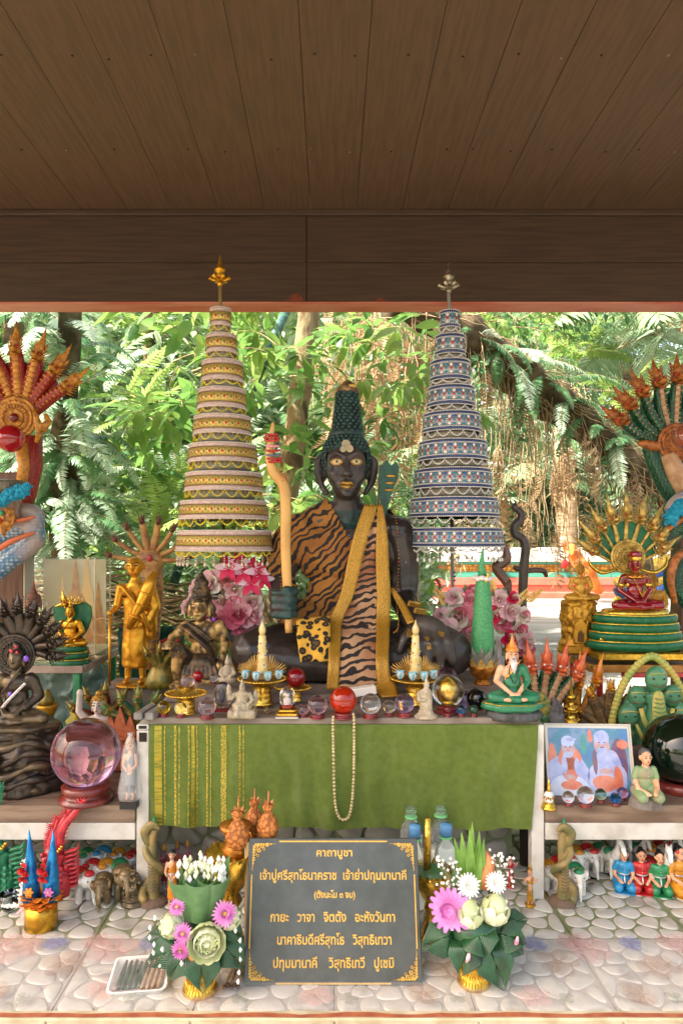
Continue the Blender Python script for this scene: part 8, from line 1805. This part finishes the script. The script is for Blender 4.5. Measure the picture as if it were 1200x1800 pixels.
for i, (px, py, r, Yk, lab) in enumerate(((418, 1466, 22, 1.64, 'orange netted gourd with twisted top, leftmost of three behind the board'), (447, 1440, 18, 1.72, 'orange netted gourd with twisted top, middle of three behind the board'), (471, 1450, 20, 1.66, 'orange netted gourd with twisted top, rightmost of three behind the board'))):
    o = thp('netted_gourd', lab, 'gourd', px, py+r*1.2, Yk, group='netted gourds behind the board'); MB().lathe([(r*.35, 0), (r*.8, r*.3), (r, r*1.0), (r*.85, r*1.6), (r*.5, r*2.1), (r*.3, r*2.35), (r*.42, r*2.6), (r*.5, r*2.9), (r*.25, r*3.1), (0, r*3.1)], GN, n=22).build('gourd', o)
    q = MB()
    for j in range(6): a = 2*pi*j/6; q.blade((r*.2*cos(a), r*.2*sin(a), r*2.5), (cos(a)*.5, sin(a)*.5, 1), (-cos(a), -sin(a), .3), r*.9, r*.5, _mc['orange_ribbon_cone'], prof=[.8, 1, .6, .05], bend=.3)
    q.tube([(0, 0, r*2.6), (1, 0, r*4.2)], [1.8, .8], _mc['orange_ribbon_cone'], 6); q.build('twisted_top', o)
    if i: q = MB(); q.lathe([(r*.7, 0), (r*.4, -10), (r*.35, -70), (r*.6, -(CY+F/Yk-(py+r*1.2))+1)], AMB, (0, 0, 2), 18); q.build('stem_cup', o)
tag(MB().box((0, 0, .13), (.011, .006, .3), M('bamboo_stick', '#b59a6a', rough=.6)).build('wooden_stick', loc=P(434, CY+F/1.63, 1.63)), 'upright pale flat stick between the netted gourds and the board', 'stick')
PET = M('clear_plastic_bottle', '#f4f6f4', rough=.08, trans=.92, ior=1.25); WLAB = M('white_label', '#dfe6da', rough=.4); GLAB = M('green_label', '#2f8a4a', rough=.4); RIMG = M('green_ring', '#6fbf78', rough=.3); BCAP = M('blue_cap_glass', '#6aa8d8', rough=.2, trans=.4)
for i, (px, top, r, Yk, lab) in enumerate(((722, 1420, 20, 1.86, 'open clear plastic bottle with green neck ring, left of the rear two behind the board'), (774, 1418, 21, 1.88, 'open clear plastic bottle with green neck ring, right of the rear two behind the board'), (729, 1458, 19, 1.72, 'clear water bottle with blue cap directly behind the board corner'), (783, 1456, 20, 1.78, 'clear water bottle with blue cap and green label, beside the pandan leaves'))):
    bot = CY+F/Yk; H_ = bot-top; o = thing('plastic_bottle', lab, 'bottle', P(px, bot, Yk), Yk/F, 0, 'water bottles behind the board')
    MB().lathe([(r*.8, 0), (r, 4), (r, H_*.18), (r*.94, H_*.2), (r, H_*.22), (r, H_*.4), (r*.95, H_*.42), (r, H_*.44), (r, H_*.68), (r*.95, H_*.7), (r, H_*.72), (r*.8, H_*.82), (r*.45, H_*.88), (r*.44, H_*.99)]+([(r*.4, H_), (r*.36, H_*.98)] if i < 2 else [(0, H_)]), PET, n=28).build('bottle_body', o)
    MB().lathe([(r*1.015, H_*.3), (r*1.02, H_*.31), (r*1.02, H_*.58), (r*1.015, H_*.59)], GLAB if i == 3 else WLAB, n=28).build('label', o)
    q = MB(); q.lathe([(r*.5, H_*.9), (r*.56, H_*.905), (r*.56, H_*.915), (r*.5, H_*.92)], RIMG, n=20)
    q.build('neck_ring', o)
    if i > 1: MB().lathe([(r*.56, H_*.93), (r*.56, H_*1.03), (r*.5, H_*1.045), (0, H_*1.05)], BCAP, n=20).build('cap', o)
# ---- green and red leaf-carved serpents, blue cones, at the left
GRL = M('green_plastic_serpent', '#2f8a5e', '#1f6f48', scale=60, rough=.3, coat=.3); RDL = M('red_plastic_serpent', '#c8333a', '#a82430', scale=60, rough=.3, coat=.3)
def frill_serpent(label, px, py, Y, m, k, lean, gold, flip=1, tall=1):
    o = thp('serpent_figurine', label, 'figurine', px, py, Y); q = MB()
    q.tube(spline([(0, 0, 0), (4*flip, 0, 30*k), (-6*flip, 0, 62*k), (0, 0, 92*k)], 5), [24*k, 22*k, 17*k, 16*k], m, 14, .8); q.build('body', o)
    q = MB(); q.ell((-8*flip, -8, 96*k), (18*k, 16*k, 14*k), m); q.tube([(-10*flip, -16*k, 92*k), (-18*flip, -26*k, 86*k), (-24*flip*k, -30*k, 90*k)], [11*k, 8*k, 4*k], m, 8); q.build('head', o)
    for j in range(5):
        t = j/4; q = MB(); b0 = V((2*flip, 2, (88+t*4)*k)); a = lean+(.32-.26*j)*flip; L = (112-16*j)*k*tall*(1 if j else 1.15); d = V((sin(a), .05, cos(a))); sd = V((cos(a), 0, -sin(a)))
        pts = spline([b0, b0+d*L*.35-sd*flip*14*k, b0+d*L*.7+sd*flip*2*k, b0+d*L+sd*flip*14*k], 6); q.tube(pts, [8*k, 11*k, 7*k, .5], m, 8, .6)
        for i in range(3, len(pts)-2): q.cone(pts[i]-d*3*k, pts[i]+sd*flip*(21-i*.5)*k+d*14*k, 5*k, m, 5, .5); q.cone(pts[i]-d*3*k, pts[i]-sd*flip*13*k+d*12*k, 4.4*k, m, 5, .5)
        q.build('crest_flame', o)
    for j in range(9): q = MB(); z = (12+j*10)*k; q.tube(spline([(14*flip*k, 0, z), (30*flip*k, 0, z+5*k), (40*flip*k, 0, z+8*k), (46*flip*k, 0, z+24*k)], 4), [7*k, 8*k, 5*k, .5], m, 7, .5); q.build('side_fin', o)
    q = MB()
    for j in range(9): q.ell(((-16+j*3.4)*flip*k, -18*k+abs(j-4)*k, (74+j*4.5)*k), (4*k, 3*k, 4*k), GOLDB, n=7, k=5)
    q.ell((-26*flip*k, -26*k, 98*k), 5*k, REDP); q.build('gold_beard', o)
    q = MB()
    for z in range(5):
        for a in range(7): an = pi+pi*a/6; q.ell((22*k*cos(an), 18*k*sin(an), (8+z*13)*k), (5*k, 2.5*k, 6*k), m, n=6, k=4)
    q.build('scales', o, kind='stuff'); return o
frill_serpent('green leafy-crested plastic serpent at the left edge', 6, 1572, 1.9, GRL, .85, -.5, 1, 1, 1.1)
frill_serpent('red plastic serpent with tall pointed crest beside the green one', 104, 1570, 1.86, RDL, .78, -.02, 1, 1, 1.05)
BF = M('blue_foil', '#1f86c0', '#155f9c', scale=60, rough=.25, metal=.4, bump=.7, bscale=120); MAR = M('marigold', '#e8932a', '#d97a1c', scale=60, rough=.7)
o = thp('offering_cones', 'two blue foil cones with red and pink flowers rising from marigolds in a gold cup', 'offering', 73, 1628, fY(1630)); MB().lathe([(27, 0), (28, 2), (27, 20), (28, 40), (0, 38)], M('gold_foil', '#d8a838', '#b8862a', scale=50, rough=.25, metal=.85, bump=.8, bscale=60), n=28).build('cup', o)
q = MB()
for i in range(130): a = rnd(0, 2*pi); r_ = rnd(10, 33); d = V((cos(a), sin(a), rnd(.2, 1))); q.blade((r_*cos(a)*.8, r_*sin(a)*.7, 38+rnd(0, 18)), d, (-cos(a), -sin(a), 1), 13, 12, MAR, bend=.4, prof=[.6, 1, .9, .5], fold=.2)
q.build('marigold', o, kind='stuff')
for x, lean in ((-17, -.05), (17, .05)):
    MB().tube([(x, 0, 48), (x+lean*30, 0, 90), (x+lean*60, 0, 140), (x+lean*90, 0, 170)], [16, 12, 5, .5], BF, 14).build('foil_cone', o)
    q = MB(); rose(q, (x-8, -13, 106), (-.2, -1, 0), 12, REDP, REDP, 8); rose(q, (x-8, -14, 92), (-.2, -1, -.3), 10, REDP, REDP, 8); q.build('red_flower', o)
    q = MB(); mum(q, (x+2, -16, 68), (0, -1, 0), 9, MAR if x < 0 else MUMP, MUMC, 6, .7, 1); q.build('small_flower', o)
o = thp('jasmine_garland', 'white jasmine garland with pink bud lying by the green serpent', 'garland', 40, 1600, fY(1605)); 
for i in range(60):
    t = i/59; p = V((5+6*sin(t*5), 0, 6+88*(1-abs(2*t-1)))) if t > .2 else V((-30+t*170, -8, 12)); q = MB(); q.tube([p, p+V((rnd(-8, 8), rnd(-6, 2), rnd(-2, 6)))], [3.6, 1.4], JAS, 6, round_=True); q.build('jasmine', o)
q = MB()
for i in range(7): a = 2*pi*i/7; q.blade((16, -12, 22), (cos(a)*.5, sin(a)*.4, -1), (cos(a), sin(a), 0), 28, 14, PKP[1], bend=-.6, prof=[.4, 1, .8, .05])
q.build('pink_bud', o)
o = thp('glass_cup', 'small clear glass cup half full beside the gold cup at the left', 'cup', 18, 1598, fY(1602)); MB().lathe([(11, 0), (13, 2), (18, 28), (17, 28), (12, 4), (0, 3)], CLR, n=24).build('cup', o); MB().lathe([(12, 4.2), (15.5, 20), (0, 20)], M('water', '#dfeae4', rough=.02, trans=1, ior=1.33), n=24).build('water', o)
# ---- elephants and horses
def elephant(label, px, py, Y, body, blanket, k, rz=0, group='elephant figurines under the side shelves', base=None):
    o = thp('elephant_figurine', label, 'figurine', px, py, Y, rz, group); b = MB(); s = lambda *p: V(p)*k
    b.ell(s(0, 10, 34), (19*k, 26*k, 19*k), body); b.ell(s(0, -20, 42), (14*k, 12*k, 15*k), body); b.tube([s(0, -28, 42), s(0, -36, 28), s(0, -36, 12), s(0, -40, 5)], [6.5*k, 4.6*k, 3.4*k, 2.4*k], body, 9, round_=True)
    for x in (-10, 10):
        for y in (-6, 24): b.cap(s(x, y, 24), s(x, y, 3), 7*k, 6.4*k, body)
    for s_ in (-1, 1): b.ell(s(s_*14, -14, 42), (4*k, 8*k, 10*k), body, rot=(0, s_*.3, s_*.4))
    fuse(b, 'body', o, 1.7*k, 1)
    q = MB(); q.ell(s(0, 10, 38), (19.6*k, 19*k, 17.5*k), blanket); q.ell(s(0, -22, 52), (10*k, 8.5*k, 6.5*k), blanket); fuse(q, 'blanket', o, 1.8*k, 1, cut=lambda c: c.z < 24*k)
    q = MB()
    for s_ in (-1, 1): q.cone(s(s_*5, -30, 33), s(s_*8, -42, 34), 1.8*k, WHITEP, 6); q.ell(s(s_*8, -30, 44), 1.3*k, BLACKP, n=6, k=4)
    for i in range(9): a = pi*i/8; q.ell(s(17*cos(a), -8, 36+18*sin(a)), 1.5*k, GOLDB, n=6, k=4)
    q.build('trim', o)
    if base: MB().box((0, 4*k, -2), (44*k, 70*k, 4), base, bev=1).build('base', o)
    return o
def horse(label, px, py, Y, k, rz=0, sad=GREENP, group='horse figurines under the side shelves'):
    o = thp('horse_figurine', label, 'figurine', px, py, Y, rz, group); b = MB(); s = lambda *p: V(p)*k; m = WHITEP
    b.ell(s(0, 12, 40), (12*k, 24*k, 12*k), m); b.tube([s(0, -6, 46), s(0, -16, 62), s(0, -20, 74)], [10*k, 8*k, 6.5*k], m, 10, round_=True); b.tube([s(0, -18, 76), s(0, -28, 68), s(0, -34, 60)], [7*k, 5.4*k, 4*k], m, 9, round_=True)
    for s_ in (-1, 1): b.cone(s(s_*4, -17, 80), s(s_*5, -17, 90), 2.6*k, m, 6)
    for x in (-7, 7):
        for y in (-4, 28): b.cap(s(x, y, 36), s(x, y, 3), 5*k, 3.4*k, m)
    fuse(b, 'body', o, 1.7*k, 1); q = MB(); q.tube([s(0, -8, 84), s(0, -4, 70), s(0, 2, 54)], [2.4*k, 3.4*k, 2*k], M('grey_mane', '#6c6a66', rough=.5), 7); q.tube([s(0, 34, 46), s(0, 42, 34), s(0, 40, 18)], [3*k, 4*k, 1*k], M('grey_mane', '#6c6a66', rough=.5), 7)
    for s_ in (-1, 1): q.ell(s(s_*5.5, -25, 73), 1.2*k, BLACKP, n=6, k=4)
    q.tube(arc(s(0, -28, 67), 6.2*k, 0, 2*pi, 10), .8*k, BLACKP, 5); q.build('mane', o); q = MB(); q.ell(s(0, 12, 46), (12.6*k, 11*k, 8.5*k), sad); q.build('saddle', o)
YEL = M('yellow_paint', '#d9962a', '#c07e1e', scale=40, rough=.35, coat=.3); cols = {'green': GREENP, 'blue': BLUEP, 'yellow': YEL, 'red': REDP}
L_ = [(150, 1504, 'green', .95), (178, 1500, 'blue', .95), (206, 1496, 'yellow', .8), (160, 1528, 'red', .95), (186, 1530, 'yellow', 1.0), (208, 1530, 'green', 1.0), (128, 1520, 'blue', .9), (132, 1500, 'green', .8), (232, 1500, 'red', .8)]
place = ['behind the grey elephants', 'in the back row near the blue caps', 'in the back row by the post', 'second row from the front beside the red serpent', 'in the middle of the left herd', 'right of the left herd', 'half hidden by the red serpent', 'behind the red serpent crest', 'deepest beside the left post']
for (px, py, c, k), pl in zip(L_, place): Yk = fY(py+35 if py < 1510 else py+30); elephant('white elephant with %s cap and blanket, %s' % (c, pl), px, CY+F/Yk, Yk, WHITEP, cols[c], k*.86, rnd(-.25, .25), base=cols[c])
elephant('white elephant with red and gold blanket on a red cushion, front of the left herd', 145, 1582, fY(1582), WHITEP, REDP, 1.0, .9, base=REDP)
BRS = M('dull_brass', '#94805e', '#6f5c3e', scale=30, rough=.4, metal=.4, bump=.5, bscale=80)
elephant('dull brass elephant with rider, front of the left herd', 180, 1588, fY(1588), BRS, BRS, .92, .15); elephant('larger dull brass elephant with a round urn on its back, near the left post', 217, 1578, fY(1578), BRS, BRS, 1.0, .5)
R_ = [(1010, 1500, 'yellow', 1.0), (1035, 1498, 'red', 1.0), (1056, 1494, 'green', .95), (985, 1530, 'red', .95), (965, 1540, 'yellow', 1.0), (1012, 1548, 'green', 1.05), (1140, 1496, 'yellow', 1.0), (1165, 1490, 'red', 1.0), (1195, 1500, 'yellow', .95), (1140, 1530, 'red', .95), (1002, 1515, 'red', .85)]
place = ['third from the right post in the back row', 'left of the green one under the right shelf', 'last of the back row before the horses', 'directly behind the coiled cobra post', 'beside the right post', 'right of the coiled cobra post', 'behind the red kneeling woman', 'behind the green kneeling woman', 'at the right edge', 'between the red and green kneeling women', 'above the coiled cobra tail']
for (px, py, c, k), pl in zip(R_, place): Yk = fY(py+35 if py < 1510 else py+22); elephant('white elephant with %s cap and blanket, %s' % (c, pl), px, CY+F/Yk, Yk, WHITEP, cols[c], k*.86, rnd(-.3, .3), base=cols[c])
for (px, py, k, c, lab) in ((1078, 1545, .95, 'green', 'white horse figurine directly left of the blue kneeling woman'), (1100, 1530, .8, 'red', 'white horse figurine behind the blue kneeling woman'), (1123, 1528, .8, 'green', 'white horse figurine behind the red kneeling woman'), (1170, 1555, .9, 'green', 'white horse figurine between the green and orange kneeling women'), (1182, 1530, .85, 'red', 'white horse figurine behind the orange kneeling woman'), (1085, 1512, .75, 'red', 'white horse figurine farthest back under the right shelf'), (112, 1558, .9, 'red', 'white horse figurine beside the red plastic serpent')):
    horse(lab, px, py, fY(py+8), k, rnd(-.4, .4), cols[c])
# toads
TD = M('bronze_toad', '#6b6048', '#4c4230', scale=40, rough=.4, metal=.4, bump=.6, bscale=90); o = thp('toad_figurine', 'stack of bronze toads on a coiled base in front of the left post', 'figurine', 236, 1588, fY(1588)); b = MB(); b.lathe([(22, 0), (24, 4), (20, 9), (22, 13), (16, 18)], TD, n=18, lobes=8, lobe=.05)
for (z, k) in ((24, 1), (40, .72), (52, .45)):
    b.ell((0, 0, z), (17*k, 14*k, 9*k), TD); b.ell((0, -9*k, z+5*k), (10*k, 8*k, 6*k), TD)
    for s_ in (-1, 1): b.ell((s_*6*k, -11*k, z+11*k), 3*k, TD); b.ell((s_*16*k, -4*k, z-3*k), (5*k, 8*k, 6*k), TD)
fuse(b, 'body', o, 1.0, 1); q = MB()
for (z, k) in ((24, 1), (40, .72)):
    for s_ in (-1, 1): q.ell((s_*6*k, -13.4*k, z+11.5*k), 1.2*k, GOLDB, n=6, k=4)
q.build('eye', o)
# coiled cobra posts
CBG = M('tarnished_gold_cobra', '#9c8552', '#6b6a44', scale=22, rough=.5, bump=.5, bscale=120, metal=.2)
def cobra_post(label, px, py, Y, H_, flip=1):
    o = thp('cobra_figurine', label, 'figurine', px, py, Y, group='coiled cobra posts on the floor'); b = MB()
    b.tube([(0, 0, 0), (2, 0, H_*.4), (-2, 0, H_*.75), (2, 0, H_*.9)], [11, 9, 7, 6], CBG, 12); b.lathe([(24, 0), (23, 7), (15, 12)], M('mud_brown', '#6f5c4c', rough=.8), n=14, wob=1)
    b.tube([V((flip*(19-8*t)*cos(5.0*t*pi*.55+2.4), -(17-8*t)*sin(5.0*t*pi*.55+2.4)-2, H_*(.1+.72*t))) for t in [i/24 for i in range(25)]], [7.5, 7, 6.5, 6, 5.5], CBG, 10, round_=True)
    b.tube(spline([(-flip*10, -4, H_*.75), (-flip*14, -6, H_*.88), (0, -8, H_*.97), (flip*10, -8, H_*.93)], 5), [6, 8, 8, 4], CBG, 10, .7, round_=True); fuse(b, 'body', o, 1.2, 1)
    q = MB(); q.lathe([(6, 0), (7, 4), (4, 8), (.4, 16)], GREENP, (2, -2, H_*.95), 10); q.build('green_tip', o)
    q = MB()
    for i in range(10): q.tube([(-7, -13, H_*(.2+.04*i)), (0, -16, H_*(.19+.04*i)), (7, -13, H_*(.2+.04*i))], .7, M('mud_brown', '#6f5c4c', rough=.8), 4)
    q.build('belly_groove', o, kind='stuff')
cobra_post('gold green cobra coiled up a post in front of the left table leg', 270, 1588, fY(1588), 146, 1); cobra_post('gold green cobra coiled up a post right of the right table leg', 988, 1588, fY(1588), 142, -1)
# kneeling women and small dancers
for (px, py, k, m, lab, rz) in ((1095, 1562, .74, BLUEP, 'kneeling woman figurine in bright blue dress', -.25), (1126, 1564, .74, REDP, 'kneeling woman figurine in red dress', -.2), (1158, 1568, .74, GREENP, 'kneeling woman figurine in green dress', -.2), (1192, 1568, .84, YEL, 'kneeling woman figurine in orange dress with red hair flower', .3)):
    o = thp('kneeling_figurine', lab, 'figurine', px, py, fY(py), rz, 'kneeling women figurines in a row'); kneeling(o, k, SKIN, m, HAIRB)
    if m is YEL: q = MB(); q.ell((-9*k, -6*k, 88*k), 4*k, REDP, n=8, k=5); q.build('hair_flower', o)
def lady(label, px, py, k, m, hair=HAIRB, arms='front', crown=None, skin=SKIN, Y=None, base=None, rz=0):
    o = thp('standing_figurine', label, 'figurine', px, py, Y or fY(py), rz); hc = standing(o, k, skin, m, hair, arms, wrap=False, vox=1.5); face_marks(o, hc, k*.6, HAIRB, REDP)
    if crown: MB().lathe([(5.5*k, 0), (6*k, 2*k), (4*k, 5*k), (4.4*k, 7*k), (2*k, 11*k), (.2, 20*k)], crown, hc+V((0, 0, 5*k)), 12).build('crown', o)
    if base: MB().lathe([(14*k, -2), (15*k, 0), (14*k, 6*k), (0, 6.5*k)], base, n=18).build('base', o)
    q = MB(); q.tube([(9*k*cos(a), -6.8*k*abs(sin(a))-.5, 60*k) for a in [pi*i/8 for i in range(9)]], 1.1*k, SILVER, 5); q.cap((0, -7.5*k, 58*k), (0, -7.5*k, 36*k), 1.2*k, 1.2*k, SILVER); q.build('belt', o); return o
lady('standing woman figurine in orange dress with silver belt, left of the left bouquet', 303, 1592, .98, M('amber_dress', '#d98a24', '#c0741c', scale=30, rough=.45))
MRN = M('maroon_cloth', '#7a2c28', rough=.5)
for i, (px, py, m, lab) in enumerate(((289, 1556, MRN, 'maroon robed figurine with gold crown, leftmost of four by the pebbled wall'), (312, 1552, M('rust_cloth', '#9c4a2a', rough=.5), 'rust robed figurine with gold crown, second of four by the pebbled wall'), (330, 1550, MRN, 'maroon robed figurine with gold crown, third of four by the pebbled wall'), (378, 1552, MRN, 'maroon robed figurine with gold crown, behind the leaf cone of the left bouquet'))): lady(lab, px, py, .66, m, GOLDM, 'front', GOLDM, M('plum_skin', '#8a5a60', rough=.5))
lady('gold dressed dancer figurine with raised arms, at the foot of the right post', 931, 1592, .64, GOLDM, None, 'dance', GOLDM, SKIN, base=GOLDM)
lady('red dressed dancer figurine with a red base, against the pebbled wall at the right', 897, 1560, .58, REDP, HAIRB, 'dance', None, M('rose_skin', '#c98a84', rough=.5), base=REDP)
lady('blue dressed figurine behind the left bouquet and gold pedestal', 406, 1580, .6, BLUEP, HAIRB, 'front', None)
tag(MB().box((0, 0, .16), (.05, .02, .32), DARK, bev=.003).build('dark_gap_board', loc=(X(928, 2.1), 2.1, 0)), 'upright plank darkened for the shaded gap between the pebbled wall and the right post', 'plank')  # wood and dark gap in one board; gap shade put into its colour
# fallen leaves and petals
DLF = M('dried_brown_leaf', '#9a7250', '#7a563a', scale=30, rough=.7); PET_ = M('magenta_bit', '#d85aa8', rough=.5)
for i, (px, py) in enumerate(((1035, 1545), (1072, 1555), (1042, 1560), (1020, 1552))):
    o = thing('fallen_leaf', ['curled dry leaf lying nearest the elephants at right', 'round curled dry leaf beside the blue kneeling woman', 'flat dry leaf scrap on the right pebbles', 'small dry leaf scrap beside the coiled cobra at right'][i], 'leaf', P(px, py, fY(py)), .0016, rnd(0, 3)); o.location.z = .008
    q = MB(); q.blade((0, 0, 0), (1, 0, .2), (0, 0, 1), 16, 10, DLF, bend=1.2, prof=[.2, .9, 1, .6, .1], fold=.4); q.build('blade', o)
